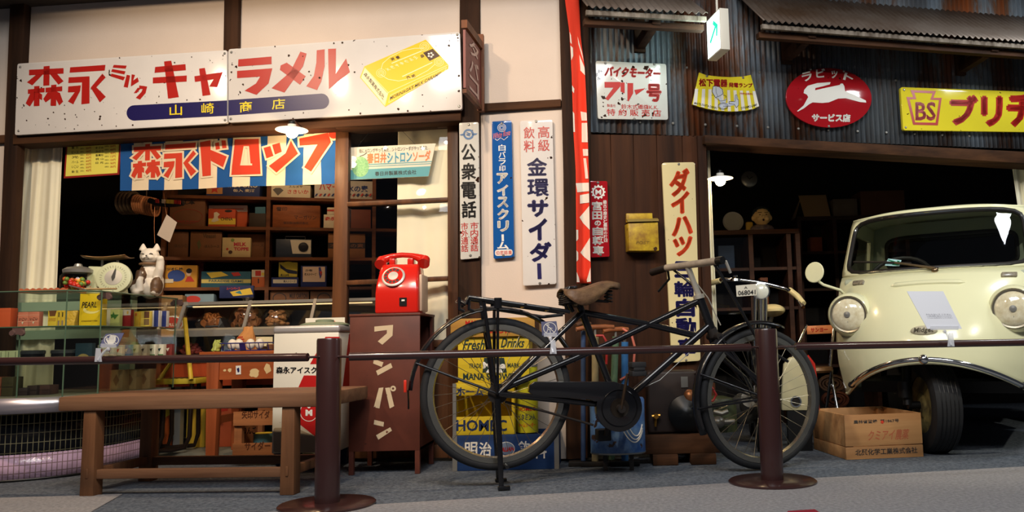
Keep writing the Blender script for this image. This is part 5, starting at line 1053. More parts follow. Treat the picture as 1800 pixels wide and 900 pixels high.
for i in range(7): m.tube([c + Vector((rnd.uniform(-.02, .02), rnd.uniform(-.015, .015), .003)), c + Vector((rnd.uniform(-.015, .03), 0, .04)), c + Vector((rnd.uniform(-.02, .02), 0, .065))], [.011, .013, .002], 8)
m.build('leaves', M('leaf_pale', (176, 186, 90), .5, var=.3, vscale=20), t, smooth=True)
c = tp(476, 4.62); m = MB(); m.lathe(c, [(.016, 0), (.024, .03), (.02, .034)], 14); tag(m.build('wooden_cup', M_BENCHZ, smooth=True), 'small brown wooden cup between the egg tray and the freezer', 'cup')
# ------------------------------------------------------------------ ice-cream freezer
FP = Plane((-1.64, 4.08, 0), 0.02)
M_FRZ = M('freezer_white', (232, 226, 208), .35, chips=.35, chip_scale=40); M_LIDM = M('freezer_lid_metal', (190, 186, 184), .35, .4)
t = thing('ice_cream_freezer', 'white ice-cream freezer with a big red diamond beside the wooden table', 'freezer', FP.at(.17, 0, -.16))
fu = lambda px, py=650: FP.uv(FP.hit(px, py, 0))[0]
fz = lambda py, px=540: FP.uv(FP.hit(px, py, 0))[1]
u0, u1 = fu(480), fu(595); zb_, zt = fz(796), fz(585)
def fq(o0, o1, z0, z1, a, b): return [FP.at(a, z0, o0), FP.at(b, z0, o0), FP.at(b, z1, o0), FP.at(a, z1, o0)], [FP.at(a, z0, o1), FP.at(b, z0, o1), FP.at(b, z1, o1), FP.at(a, z1, o1)]
m = MB(); m.hexa(*fq(0, -.26, zb_, zt, u0, u1)); m.build('body', M_FRZ, t, bevel=.006)
m = MB(); m.hexa(*fq(.006, -.266, zt, fz(572), u0 - .003, u1 + .006)); m.build('rim', M_LIDM, t, bevel=.012, seg=3)
c = FP.at(fu(555), fz(572) + .0005, -.13); m = MB(); m.lathe(c, [(.120, 0), (.120, .006), (.09, .016), (.045, .018), (.045, .028), (.03, .032)], 32); m.build('lid', M('lid_green', (132, 142, 116), .5), t, smooth=True)
for u in (u0 + .04, u1 - .04):
    for o in (-.03, -.23): m = MB(); m.hexa([FP.at(u - .015, 0.0005, o - .015), FP.at(u + .015, .0005, o - .015), FP.at(u + .015, .0005, o + .015), FP.at(u - .015, .0005, o + .015)], [FP.at(u - .03, zb_, o - .025), FP.at(u + .03, zb_, o - .025), FP.at(u + .03, zb_, o + .025), FP.at(u - .03, zb_, o + .025)]); m.build('foot', M('foot_navy', (26, 32, 70), .5), t)
ink = Ink(FP, .001); ink.poly([(572, 592), (597, 592), (597, 640), (545, 640)]); ink.poly([(534, 660), (597, 660), (597, 768), (555, 768), (503, 727)]); ink.done('red_diamond', paint('freezer_red', (190, 30, 28)), t)
ink = Ink(FP, .001); ink.t('森永アイスクリーム', (485, 644.5, 594, 657), .008, 0, fat=.4); ink.done('black_lettering', M_INKK, t)
ink = Ink(FP, .002); ink.ringp(543, 724, 16, 17, 1.2); ink.t('M', (537, 720, 549, 731), .06); ink.poly(circle_px(543, 714, 3, 4, 10)); ink.done('white_emblem', M_INKW, t)
ink = Ink(FP, .001); ink.poly(rounded([(480.8, 752), (520, 752), (556, 768), (594, 768), (594, 795), (480.8, 795)], 4)); ink.done('grey_band', M('freezer_grey', (176, 162, 138), .5), t)
FS = Plane(FP.at(u1, 0, 0), u=-FP.n, v=(0, 0, 1)); m = MB(); m.poly([FS.at(.04, .33, .0015), FS.at(.25, .33, .0015), FS.at(.25, .66, .0015), FS.at(.17, .66, .0015)]); m.build('side_diamond', paint('freezer_red', (190, 30, 28)), t)
c = FP.at(fu(540), fz(572), -.30); t = thing('white_panel', 'white card standing behind the round green freezer lid', 'card', c); m = MB(); m.hexa(*fq(-.258, -.262, fz(572) + .001, fz(556), fu(504), fu(578))); m.build('card', M_FRZ, t); m = MB(); m.hexa(*fq(-.2572, -.2578, fz(566.5), fz(562), fu(528), fu(560))); m.build('pink_strip', paint('pink_strip', (214, 140, 120)), t)
# ------------------------------------------------------------------ telephone cabinet
M_CAB = M('cabinet_brown', (100, 50, 36), .5, var=.3, vscale=7, chips=.35, chip_rgb=(60, 30, 22))
KP = Plane((-1.205, 3.92, 0), 0.0); ku = lambda px: KP.uv(KP.hit(px, 660, 0))[0]; kz = lambda py: KP.uv(KP.hit(674, py, 0))[1]
t = thing('bread_cabinet', 'reddish brown metal cabinet with pale vertical lettering under the red telephone', 'cabinet', KP.at(.16, 0, -.16))
u0, u1, z0, z1 = ku(614), ku(738), kz(793), kz(555.5); D = .33
def kbox(name, a, b, za, zc, o0, o1, mat=M_CAB, **k):
    m = MB(); m.hexa([KP.at(a, za, o0), KP.at(b, za, o0), KP.at(b, zc, o0), KP.at(a, zc, o0)], [KP.at(a, za, o1), KP.at(b, za, o1), KP.at(b, zc, o1), KP.at(a, zc, o1)]); return m.build(name, mat, t, **k)
kbox('front_panel', u0, u1, z0, z1, 0, -.012, bevel=.002); kbox('back_panel', u0, u1, z0, z1, -D, -D + .012); kbox('side_panel', u0, u0 + .012, z0, z1, -.012, -D + .012); kbox('top_panel', u0 - .003, u1 + .003, z1, z1 + .012, .004, -D - .002, bevel=.002); kbox('bottom_panel', u0, u1, z0, z0 + .012, -.012, -D + .012); kbox('inner_shelf', u0 + .012, u1 - .004, .42, .432, -.012, -D + .012)
kbox('side_panel', u1 - .012, u1, z0, .56, -.012, -D + .012); kbox('side_panel', u1 - .012, u1, .56, z1, -D + .05, -D + .012)
for u in (u0 + .012, u1 - .012):
    for o in (-.012, -D + .014): kbox('leg', u - .011, u + .011, .0005, z0, o + .011, o - .011)
ink = Ink(KP, .0012)
ink.poly([(658, 574), (691, 571), (690, 590), (672, 606), (664, 600), (680, 586), (680, 580), (658, 583)])
ink.poly([(657, 631), (674, 637), (671, 645), (656, 639)]); ink.poly([(661, 652), (687, 638), (690, 646), (664, 660)])
ink.poly([(666, 682), (674, 681), (667, 718), (657, 716)]); ink.poly([(677, 682), (685, 681), (693, 714), (685, 718)]); ink.ringp(691, 683, 5, 5, 3)
ink.poly([(658, 738), (675, 742), (674, 750), (657, 746)]); ink.poly([(661, 765), (686, 751), (689, 757), (665, 773)]); ink.done('pale_lettering', M('stencil_cream', (206, 184, 150), .7, chips=.8, chip_rgb=(112, 56, 40)), t)
# ------------------------------------------------------------------ red pay telephone
M_TEL = M('telephone_red', (206, 34, 22), .22, coat=.4)
zc = z1 + .0125; c = KP.at(ku(692), zc, -.13); t = thing('telephone', 'red rotary pay telephone on the brown cabinet', 'telephone', c)
hw = .105
m = MB(); rows = []
for z, w_, yf, yb in ((0, 1.0, -.085, .10), (.10, .99, -.085, .10), (.14, .97, -.078, .10), (.22, .90, -.035, .09), (.245, .86, -.01, .08)):
    rows.append([(-hw * w_, yf, z), (hw * w_, yf, z), (hw * w_, yb, z), (-hw * w_, yb, z)])
rg = [m.ring(r_) for r_ in rows]
for a, b in zip(rg, rg[1:]): m.bridge(a, b)
m.cap(rg[0], True); m.cap(rg[-1]); m.build('body', M_TEL, t, local=True, bevel=.012, seg=3)
m = MB(); m.bb((hw - .004, -.05, .01), (hw + .010, .09, .19)); m.build('side_plate', M('telephone_beige', (206, 176, 150), .4), t, local=True, bevel=.006)
nv = Vector((0, -.87, .49)).normalized(); ax = (Vector((1, 0, 0)), nv.cross(Vector((1, 0, 0))), nv); dc = Vector((-.02, -.062, .178))
m = MB(); m.lathe(dc, [(.054, -.004), (.056, .004), (.05, .008)], 32, ax); dl = m.build('dial_ring', M('dial_silver', (206, 200, 190), .35, .3), t, local=True, smooth=True)
m = MB(); m.lathe(dc, [(.046, .007), (.046, .010), (.0, .011)], 28, ax); m.build('finger_wheel', M_TEL, dl, local=True)
m = MB()
for i in range(10): a = R(60 + i * 28); m.lathe(dc + ax[0] * (.036 * math.cos(a)) + ax[1] * (.036 * math.sin(a)), [(.0075, .011), (.0, .0116)], 12, ax)
m.build('finger_hole', M('dial_hole', (60, 30, 26), .5), dl, local=True); m = MB(); m.lathe(dc, [(.024, .0112), (.0, .0125)], 24, ax); m.build('dial_centre', M('dial_silver', (206, 200, 190), .35, .3), dl, local=True)
m = MB(); m.bb((.015, -.089, .035), (.05, -.084, .075)); m.build('coin_window', M_BLACK, t, local=True); m = MB(); m.bb((.026, -.0905, .058), (.041, -.0895, .066)); m.build('coin_mark', M_INKW, t, local=True)
m = MB()
for sx in (-.045, .045): m.bb((sx - .014, .0, .235), (sx + .014, .06, .275))
m.build('cradle', M_TEL, t, local=True, bevel=.005)
m = MB(); m.tube([(-.10, .03, .262), (-.085, .03, .275), (-.05, .03, .29), (0, .03, .294), (.05, .03, .29), (.09, .03, .275), (.115, .03, .262)], [.026, .022, .013, .013, .013, .022, .026], 14); m.tube([(-.10, .0, .245), (-.10, .03, .27)], [.03, .026], 14); m.tube([(.112, .0, .245), (.112, .03, .27)], [.03, .026], 14); m.build('handset', M_TEL, t, local=True, smooth=True)
m = MB(); m.tube([(-.108 - .008 * math.cos(i * .9) , .04 + .008 * math.sin(i * .9), .24 - .0021 * i) for i in range(110)], .0028, 5); m.build('coiled_cord', M_TEL, t, local=True, smooth=True)
# ------------------------------------------------------------------ clutter under the table and bench
M_CRATE = wood('crate_wood', (168, 106, 62), (116, 70, 40), 'x', 9, .7); 
p0, p1 = W(412, 780, 4.32), W(478, 780, 4.32); t = thing('wooden_crate', 'small open wooden crate on the shop floor beside the freezer', 'crate', ((p0.x + p1.x) / 2, 4.45, .0301))
X0, X1 = p0.x, p1.x + .05
for za, zc_ in ((.0302, .115), (.205, .275)):
    for y in (4.30, 4.60): m = MB(); m.bb((X0, y, za), (X1, y + .014, zc_)); m.build('slat', M_CRATE, t)
for x in (X0, X1 - .014): m = MB(); m.bb((x, 4.314, .0302), (x + .014, 4.6, .26)); m.build('end_board', M_CRATE, t)
for x in (X0 + .014, X1 - .04): 
    for y in (4.315, 4.57): m = MB(); m.bb((x, y, .0302), (x + .025, y + .03, .26)); m.build('corner_post', M_CRATE, t)
m = MB(); yy = 4.2985
for st, q in (('サイダー', [W(430, 777, yy), W(475, 775, yy), W(475, 791, yy), W(430, 792, yy)]), ('矢印サイダ', [W(425, 722, yy), W(474, 722, yy), W(474, 736, yy), W(425, 736, yy)])): m.text(st, q, .02)
m.build('dark_lettering', paint('crate_ink', (84, 46, 26)), t)
c = Vector(((X0 + X1) / 2 - .03, 4.46, .0305)); t = thing('juice_can', 'yellow and teal can inside the small open crate', 'can', c); m = MB(); m.lathe(c, [(.05, 0), (.05, .12)], 24); m.build('body', paint('can_yellow', (222, 190, 60)), t, smooth=True); m = MB(); m.lathe(c, [(.0505, .06), (.0505, .118)], 24, caps=False); m.build('teal_band', paint('can_teal', (110, 160, 160)), t, smooth=True)
m = MB(); m.text('りんご', [W(428, 750, 4.405), W(450, 750, 4.405), W(450, 763, 4.405), W(428, 763, 4.405)], .03); m.build('black_lettering', M_INKK, t)
M_TUBE = M('dark_tube', (46, 34, 26), .35, .5)
c = W(300, 700, 4.75); t = thing('folding_stool', 'stool with a checked yellow edge and dark bent tube legs behind the bench', 'stool', (c.x, 4.75, .03))
sx0, sx1 = W(270, 700, 4.67).x, W(343, 700, 4.67).x; zz = W(300, 672, 4.67).z
m = MB(); m.bb((sx0, 4.67, zz - .012), (sx1, 4.83, zz + .02)); m.build('seat', paint('stool_yellow', (206, 180, 50), .5), t, bevel=.005)
m = MB()
for i in range(8): w_ = (sx1 - sx0) / 8; m.bb((sx0 + i * w_, 4.668, zz + .021), (sx0 + i * w_ + w_ * .5, 4.832, zz + .024))
m.build('check', paint('stool_brown', (92, 62, 36)), t)
for x in (sx0 + .05, sx1 - .03):
    m = MB(); m.tube([(x, 4.69, zz - .012), (x + .005, 4.67, .12), (x - .02, 4.67, .06), (x - .09, 4.67, .046), (x - .2, 4.68, .044)], .012, 10); m.build('leg', M_TUBE, t, smooth=True)
    m = MB(); m.tube([(x - .02, 4.81, zz - .012), (x - .02, 4.82, .12), (x - .04, 4.82, .055), (x - .2, 4.81, .044)], .012, 10); m.build('leg', M_TUBE, t, smooth=True)
def ground_box(name, label, x0, x1, ytop, Y, d, rgb, z=.0301, deco=None, mat=None):
    a, b = W(x0, 700, Y), W(x1, 700, Y); h = W((x0 + x1) / 2, ytop, Y).z
    t = thing(name, label, 'box', ((a.x + b.x) / 2, Y + d / 2, z)); m = MB(); m.bb((a.x, Y, z), (b.x, Y + d, h)); m.build('body', mat or M('box_%d_%d_%d' % rgb, rgb, .7, var=.15, vscale=10), t, bevel=.003)
    if deco: m = MB(); m.prism([W(x, y, Y - .001) for x, y in deco[2]], (0, .0006, 0)); m.build(deco[0], paint('ink_%d_%d_%d' % deco[1], deco[1]), t)
    return t
ground_box('yellow_box', 'plain yellow box standing under the egg table', 329, 361, 692, 4.92, .08, (214, 174, 50))
ground_box('orange_box', 'orange and yellow picture box behind the bench leg', 288, 305, 702, 4.9, .1, (206, 96, 40), deco=('yellow_patch', YL, [(289, 703), (303, 703), (300, 728), (289, 735)]))
ground_box('orange_box', 'orange box with red stripes deep under the egg table', 380, 408, 706, 4.92, .1, (196, 92, 54), deco=('red_stripe', RD, [(384, 708), (404, 708), (400, 722), (386, 724)]))
sbox('red_oval_tin', 'tan tin with a big white-rimmed red oval at the end of the showcase', 284, 555, 323, 592, (196, 140, 60), [('white_oval', WHT, 'e', (.5, .36, .49, .36)), ('red_oval', RD, 'e', (.48, .36, .44, .30)), ('white_lettering', WHT, 't', ('PLUM', .3, .36, .75, .5, .03))], depth=.1, off=.25, shelf=False)
sbox('tan_box', 'plain tan box standing above the red oval tin', 284, 519, 321, 555, (150, 112, 66), [('dark_line', BK, 'r', (0, .5, 1, .53))], depth=.12, off=.25, shelf=False)
p = W(331, 640, 4.72); t = thing('bamboo_stick', 'yellow bamboo measuring stick leaning on the food case', 'stick', W(333, 668, 4.72)); m = MB(); m.tube([W(336, 668, 4.62), W(325, 560, 4.80)], .012, 8); m.build('stick', M('bamboo_yellow', (206, 172, 50), .4, var=.3, vscale=14), t, smooth=True)
# ------------------------------------------------------------------ bicycle
RH = Vector((-.461, 3.52, 0)); FH = Vector((.702, 3.80, 0)); ang = math.atan2(FH.y - RH.y, FH.x - RH.x); WB = (FH - RH).length
t = thing('bicycle', 'old black roadster bicycle with rear rack on its stand before the signs', 'bicycle', RH, ang)
bike = t
BI = _mat4[t.name].inverted()
ZR, ZF, RW_ = .385, .320, .318
M_BIKE = M('bicycle_black', (20, 20, 23), .25, coat=.3); M_TYRE = M('tyre_rubber', (30, 30, 32), .75); M_RIM = M('rim_steel', (196, 190, 174), .22, .95); M_SPOKE = M('spoke_steel', (150, 140, 120), .35, 1.0); M_RUSTB = M('dark_iron', (34, 28, 25), .6)
def bp(px, py, lat=0.0):        # pixel -> the bicycle's own frame, lateral offset from its mid plane (+ away)
    o = RH + Vector((math.cos(ang + math.pi / 2), math.sin(ang + math.pi / 2), 0)) * lat; n = Vector((math.sin(ang), -math.cos(ang), 0)); d = ray(px, py); k = (o - CAM).dot(n) / d.dot(n); return BI @ (CAM + d * k)
def wheel(hub, ax, name):       # hub in local frame, ax = axle direction
    ax = Vector(ax).normalized(); e1 = Vector((0, 0, 1)); e2 = ax.cross(e1).normalized(); hub = Vector(hub)
    C_ = lambda r, a, o=0.0: hub + e2 * (r * math.cos(a)) + e1 * (r * math.sin(a)) + ax * o
    m = MB(); n = 48; rings = []
    for i in range(n):
        a = 2 * math.pi * i / n; rings.append(m.ring([C_(RW_ - .019 + .019 * math.cos(b * .6283), a, .019 * math.sin(b * .6283)) for b in range(10)]))
    for i in range(n): m.bridge(rings[i], rings[(i + 1) % n])
    w = m.build('tyre', M_TYRE, t, local=True, smooth=True)
    m = MB(); rings = []
    for i in range(n):
        a = 2 * math.pi * i / n; rings.append(m.ring([C_(r, a, o) for r, o in ((RW_ - .034, -.015), (RW_ - .030, -.017), (RW_ - .052, -.014), (RW_ - .058, 0), (RW_ - .052, .014), (RW_ - .030, .017), (RW_ - .034, .015))]))
    for i in range(n): m.bridge(rings[i], rings[(i + 1) % n], False)
    m.build('rim', M_RIM, t, local=True, smooth=True)
    for i in range(32):
        a = 2 * math.pi * i / 32; s_ = 1 if i % 2 else -1; b = a + (.9 if (i // 2) % 2 else -.9)
        m = MB(); m.cyl(C_(.022, b, .03 * s_), C_(RW_ - .056, a, 0), .0012, n=5, caps=False); m.build('spoke', M_SPOKE, t, local=True)
    m = MB(); m.cyl(hub - ax * .05, hub + ax * .05, .012, n=12); m.cyl(hub - ax * .032, hub - ax * .026, .027, n=16); m.cyl(hub + ax * .026, hub + ax * .032, .027, n=16); m.cyl(hub - ax * .07, hub + ax * .07, .006, n=8); m.build('hub', M_RUSTB, t, local=True, smooth=True)
    return C_
wheel((0, 0, ZR), (0, 1, 0), 'rear'); st = R(9); FHL = Vector((WB, 0, ZF)); fd = Vector((math.cos(st), math.sin(st), 0)); fl = Vector((-math.sin(st), math.cos(st), 0))
CF = wheel(FHL, fl, 'front')
def tubeb(name, pts, r, mat=M_BIKE, n=12, **k): m = MB(); m.tube(pts, r, n, **k); return m.build(name, mat, t, local=True, smooth=True)
P_seat, P_bb, P_ht, P_hb = bp(1023, 549), bp(1086, 714), bp(1230, 524), bp(1247, 572)
tubeb('seat_tube', [P_seat + Vector((-.01, 0, .03)), P_bb], .016); tubeb('top_tube', [P_seat, bp(1145, 571), bp(1222, 590)], .0145); tubeb('cross_tube', [bp(884, 683, -.05), bp(960, 651, -.03), bp(1066, 606), P_ht + Vector((0, 0, -.01))], .0145); tubeb('down_tube', [P_bb, P_hb], .017); tubeb('head_tube', [P_ht, P_hb + Vector((.01, 0, -.02))], .020)
for s_ in (-1, 1):
    tubeb('seat_stay', [P_seat + Vector((0, .018 * s_, 0)), Vector((0, .062 * s_, ZR))], .011); tubeb('chain_stay', [P_bb + Vector((0, .02 * s_, 0)), Vector((0, .062 * s_, ZR))], .012)
# fork, stem and bars turn with the front wheel
crown = P_hb + Vector((.022, 0, -.05))
tubeb('fork_crown', [P_hb + Vector((.008, 0, -.015)), crown], .024, M_RUSTB)
for s_ in (-1, 1):
    tubeb('fork_blade', [crown + fl * .035 * s_, crown + fl * .045 * s_ + fd * .03 + Vector((0, 0, -.07)), FHL + fl * .05 * s_ - fd * .05 + Vector((0, 0, .09)), FHL + fl * .052 * s_], [.014, .013, .011, .009])
tubeb('head_crown', [crown - fl * .05, crown + fl * .05], .016, M_RUSTB)
for s_ in (-1, 1): tubeb('brace_rod', [crown + fl * .05 * s_ + Vector((0, 0, .0)), FHL + fl * .058 * s_ + fd * .0], .007)
M_STEM = M('stem_alloy', (214, 206, 190), .35, .6)
stem_top = bp(1208, 466); _fd, _fl = fd, fl; sb_ = R(21); fd = Vector((math.cos(sb_), math.sin(sb_), 0)); fl = Vector((-math.sin(sb_), math.cos(sb_), 0))
tubeb('stem', [P_ht + Vector((0, 0, .0)), P_ht.lerp(stem_top, .5), stem_top], [.015, .013, .014], M_STEM); tubeb('head_nut', [P_ht + Vector((-.002, 0, -.002)), P_ht + Vector((-.006, 0, .016))], .026, M_STEM)
b0 = stem_top - fl * .20; b1 = stem_top + fl * .26
tubeb('handlebar', [b0, stem_top, b1 - fl * .1], .0165, M('bar_tape_grey', (172, 156, 136), .5, var=.3, vscale=20)); tubeb('grip', [b1 - fl * .11, b1 + Vector((0, 0, -.012))], .018, M_BLACK); tubeb('grip', [b0 - fl * .0, b0 - fl * .035], .0175, M_BLACK)
tubeb('brake_lever', [b1 - fl * .12 + Vector((.0, 0, -.012)), b1 - fl * .09 + fd * .03 + Vector((0, 0, -.05)), b1 - fl * .03 + fd * .01 + Vector((0, 0, -.105))], .006, M_BLACK); tubeb('brake_lever', [b0 + fd * .02, b0 + fd * .05 - fl * .0 + Vector((0, 0, .0)), b0 + fd * .075 + Vector((0, 0, -.05))], .007, M_STEM)
tubeb('brake_rod', [b1 - fl * .14, stem_top + fl * .02 + Vector((.05, 0, -.1)), P_ht + Vector((.02, 0, -.03))], .006); tubeb('brake_rod', [b0 + fl * .02 + Vector((0, 0, -.01)), b0 + fd * .02 + Vector((0, 0, -.06)), CF(.0, 0) + Vector((-.02, -.06, .24)), FHL + fd * .12 - fl * .06 + Vector((0, 0, .16))], .007); tubeb('brake_cable', [stem_top + fl * .03, P_ht + fd * .05, crown + fd * .04 + Vector((0, 0, .05))], .003, M_STEM)
tubeb('brake_cable', [bp(1222, 610), bp(1160, 668), bp(1090, 700)], .0018, M_STEEL)
fd, fl = _fd, _fl
# mudguards
def guard(name, C_, r, w, a0, a1, n=26):
    m = MB(); rows = []
    for i in range(n + 1):
        a = R(a0 + (a1 - a0) * i / n); rows.append([C_(r - .010 * abs(j - 3) ** 2 / 9 * 1.6, a, w * (j - 3) / 3) for j in range(7)])
    m.grid(rows); m.build(name, M_BIKE, t, local=True, smooth=True, solid=.002)
CR_ = lambda r, a, o=0.0: Vector((r * math.cos(a), o, ZR + r * math.sin(a)))
guard('rear_mudguard', CR_, .365, .030, 20, 176)
CFd = lambda r, a, o=0.0: FHL + fd * (r * math.cos(a)) + Vector((0, 0, r * math.sin(a))) + fl * o
guard('front_mudguard', CFd, .350, .030, 68, 205)
for s_ in (-1, 1):
    tubeb('mudguard_stay', [Vector((0, .06 * s_, ZR)), CR_(.36, R(158), .028 * s_)], .005)
    for a in (160, 185): tubeb('mudguard_stay', [FHL + fl * .05 * s_, CFd(.345, R(a), .028 * s_)], .005)
m = MB(); q = CR_(.372, R(172)); m.box(q + Vector((-.008, 0, -.01)), (.012, .04, .05)); m.build('reflector', paint('reflector_red', (210, 50, 30)), t, local=True, bevel=.003); tubeb('mudguard_flap', [CR_(.365, R(176)), CR_(.366, R(188))], .016, flat=.25)
# chain case, crank, pedal
yc = -.055
def cc(px, py): return bp(px, py, yc)
outl = [cc(*p) for p in ((930, 689), (931, 677), (940, 671), (1030, 671), (1080, 671))]; cD = cc(1089, 717)
rD = (cc(1129, 717) - cD).length
disc = [cD + Vector((rD * math.cos(R(a)), 0, rD * math.sin(R(a)))) for a in range(90, -205, -12)]
outl = outl + disc[1:] + [cc(1045, 706), cc(1035, 702), cc(1000, 700), cc(940, 697)]
m = MB(); m.prism(outl, (0, .045, 0)); m.build('chain_case', M_BIKE, t, local=True, bevel=.006)
axr = (Vector((1, 0, 0)), Vector((0, 0, 1)), Vector((0, -1, 0)))
m = MB(); m.lathe(cD, [(rD * .80, 0), (rD * .77, .005), (rD * .74, 0)], 40, axr, caps=False); m.build('case_ring', M_BIKE, t, local=True, smooth=True)
m = MB(); m.lathe(cD, [(rD * .40, .0), (rD * .40, .006), (rD * .34, .004), (.0, .004)], 28, axr); m.build('chain_wheel', M('chainwheel', (70, 62, 54), .4, .8), t, local=True, smooth=True)
cE = cD + Vector((0, -.03, -.002)); cP = bp(1103, 657, -.09)
tubeb('crank', [cE, cP], [.014, .010], M('crank_iron', (74, 60, 48), .45, .7), flat=.6); tubeb('bottom_bracket', [cD + Vector((0, .1, 0)), cE + Vector((0, -.012, 0))], .017, M_RUSTB)
cQ = cP + Vector((.035, -.03, .02)); m = MB(); 
for dz_ in (-.018, .018): m.box(cQ + Vector((0, 0, dz_)), (.062, .07, .022))
m.box(cQ, (.05, .075, .014)); m.build('pedal', M_TYRE, t, local=True, bevel=.003)
cE2 = cD + Vector((0, .15, 0)); tubeb('crank', [cE2, cE2 + (cE - cP) * .9], [.012, .009], M_RUSTB); m = MB(); m.box(cE2 + (cE - cP) * .9 + Vector((0, .05, 0)), (.06, .07, .05)); m.build('pedal', M_TYRE, t, local=True, bevel=.004)
tubeb('chain', [cc(960, 724) + Vector((0, .02, 0)), cc(1045, 748) + Vector((0, .02, 0))], .005, M_RUSTB); tubeb('chain', [Vector((.03, yc + .02, ZR - .035)), cc(960, 724) + Vector((0, .02, 0))], .005, M_RUSTB)
m = MB(); m.lathe((0, yc + .02, ZR), [(.042, -.004), (.042, .004)], 20, axr); m.build('sprocket', M_RUSTB, t, local=True)
# rear rack
ra, rb = bp(822, 524), bp(997, 549)
for s_ in (-1, 1): tubeb('rack_rail', [ra + Vector((-.015, .075 * s_, -.03)), ra + Vector((0, .075 * s_, 0)), rb + Vector((0, .06 * s_, 0))], .0085)
for f in (0, .3, .55, .8): tubeb('rack_rung', [ra.lerp(rb, f) + Vector((0, -.075, 0)), ra.lerp(rb, f) + Vector((0, .075, 0))], .007)
tubeb('rack_end', [ra + Vector((-.015, -.075, -.03)), ra + Vector((-.04, -.06, -.012)), ra + Vector((-.04, .06, -.012)), ra + Vector((-.015, .075, -.03))], .008)
for x in (-.04, .0): tubeb('rack_hook', [ra + Vector((x, -.07, -.0)), ra + Vector((x, -.072, -.05)), ra + Vector((x + .022, -.072, -.058))], .007)
tubeb('under_rail', [ra.lerp(rb, .12) + Vector((0, 0, -.03)), ra.lerp(rb, .75) + Vector((0, 0, -.035)), rb + Vector((-.02, 0, -.01))], .007)
for s_ in (-1, 1):
    tubeb('rack_leg', [ra.lerp(rb, .28) + Vector((0, .072 * s_, 0)), Vector((-.005, .07 * s_, ZR))], .011, flat=.5); tubeb('rack_leg', [ra.lerp(rb, .14) + Vector((0, .066 * s_, 0)), Vector((-.01, .064 * s_, ZR + .02))], .008)
    tubeb('rack_clip', [ra.lerp(rb, .28) + Vector((0, .078 * s_, .014)), ra.lerp(rb, .28) + Vector((0, .078 * s_, -.03))], .016, flat=.5)
tubeb('rack_handle', [rb + Vector((.02, -.03, .0)), bp(990, 520) + Vector((0, -.03, 0)), bp(998, 507) + Vector((0, -.03, 0)), bp(1012, 505)], .009); tubeb('rack_handle', [rb + Vector((.02, .05, .0)), bp(990, 520) + Vector((0, .05, 0)), bp(998, 507) + Vector((0, .05, 0)), bp(1012, 505)], .009)
# saddle
sb, sf = bp(985, 508), bp(1088, 498); L_ = sf.x - sb.x
m = MB(); rows = []
for i in range(15):
    u = i / 14; x = sb.x + L_ * u; hw_ = .095 * (1 - u) ** .8 * (.65 + .35 * min(1, u * 8)) + .016 + .01 * math.sin(u * 3.14); zc_ = sb.z + (sf.z - sb.z) * u + .012 * math.sin(u * 3.14) * .3 - .012 * math.sin(u * 6.28) ; sk = .052 * math.sin(min(1, u * 1.25) * 3.14) ** .8 + .016
    rows.append([(x, hw_ * (1 + .08 * max(0, abs(j) - 3)) * max(-1, min(1, j / 3)), zc_ - .012 * (j / 3) ** 2 * (abs(j) <= 3) - (0 if abs(j) <= 3 else .012 + sk * (abs(j) - 3) / 2)) for j in range(-5, 6)])
m.grid(rows); m.build('saddle', M('saddle_leather', (124, 94, 62), .55, rgb2=(84, 58, 40), vscale=14, bump=.3), t, local=True, smooth=True, solid=.005)
zs0 = P_seat.z + .045
tubeb('seat_post', [P_seat, Vector((P_seat.x - .015, 0, zs0 + .02))], .013, M_RUSTB)
def coil(name, c, r, h, n): tubeb(name, [Vector(c) + Vector((r * math.cos(i * .5236), r * math.sin(i * .5236), h * i / (12 * n))) for i in range(12 * n + 1)], .0045, M_RUSTB, 6)
for s_ in (-1, 1): coil('saddle_spring', (sb.x + .025, .06 * s_, zs0 - .01), .02, sb.z - zs0 - .005, 6)
coil('saddle_spring', (sf.x - .05, 0, zs0), .016, sf.z - zs0 - .02, 4)
for s_ in (-1, 1): tubeb('saddle_rail', [(sb.x + .02, .06 * s_, zs0 - .01), (P_seat.x - .02, .03 * s_, zs0 - .002), (P_seat.x + .05, .02 * s_, zs0 + .006), (sf.x - .05, 0, zs0)], .0055, M_RUSTB)
tubeb('saddle_clamp', [(P_seat.x - .015, -.045, zs0), (P_seat.x - .015, .045, zs0)], .016, M_RUSTB)
# stand
for s_ in (-1, 1):
    f0 = Vector((-.005, .075 * s_, ZR - .02)); f1 = bp(883, 846, -.09); f1 = Vector((f1.x + .005 * s_, .10 * s_, .008)); tubeb('stand_leg', [f0, f0.lerp(f1, .5), f1], [.013, .013, .011], flat=.55); m = MB(); m.box(f1 + Vector((.01, 0, .003)), (.05, .024, .014)); m.build('stand_foot', M_BIKE, t, local=True, bevel=.003)
tubeb('stand_bar', [Vector((.03, -.09, .09)), Vector((.03, .09, .09))], .008)
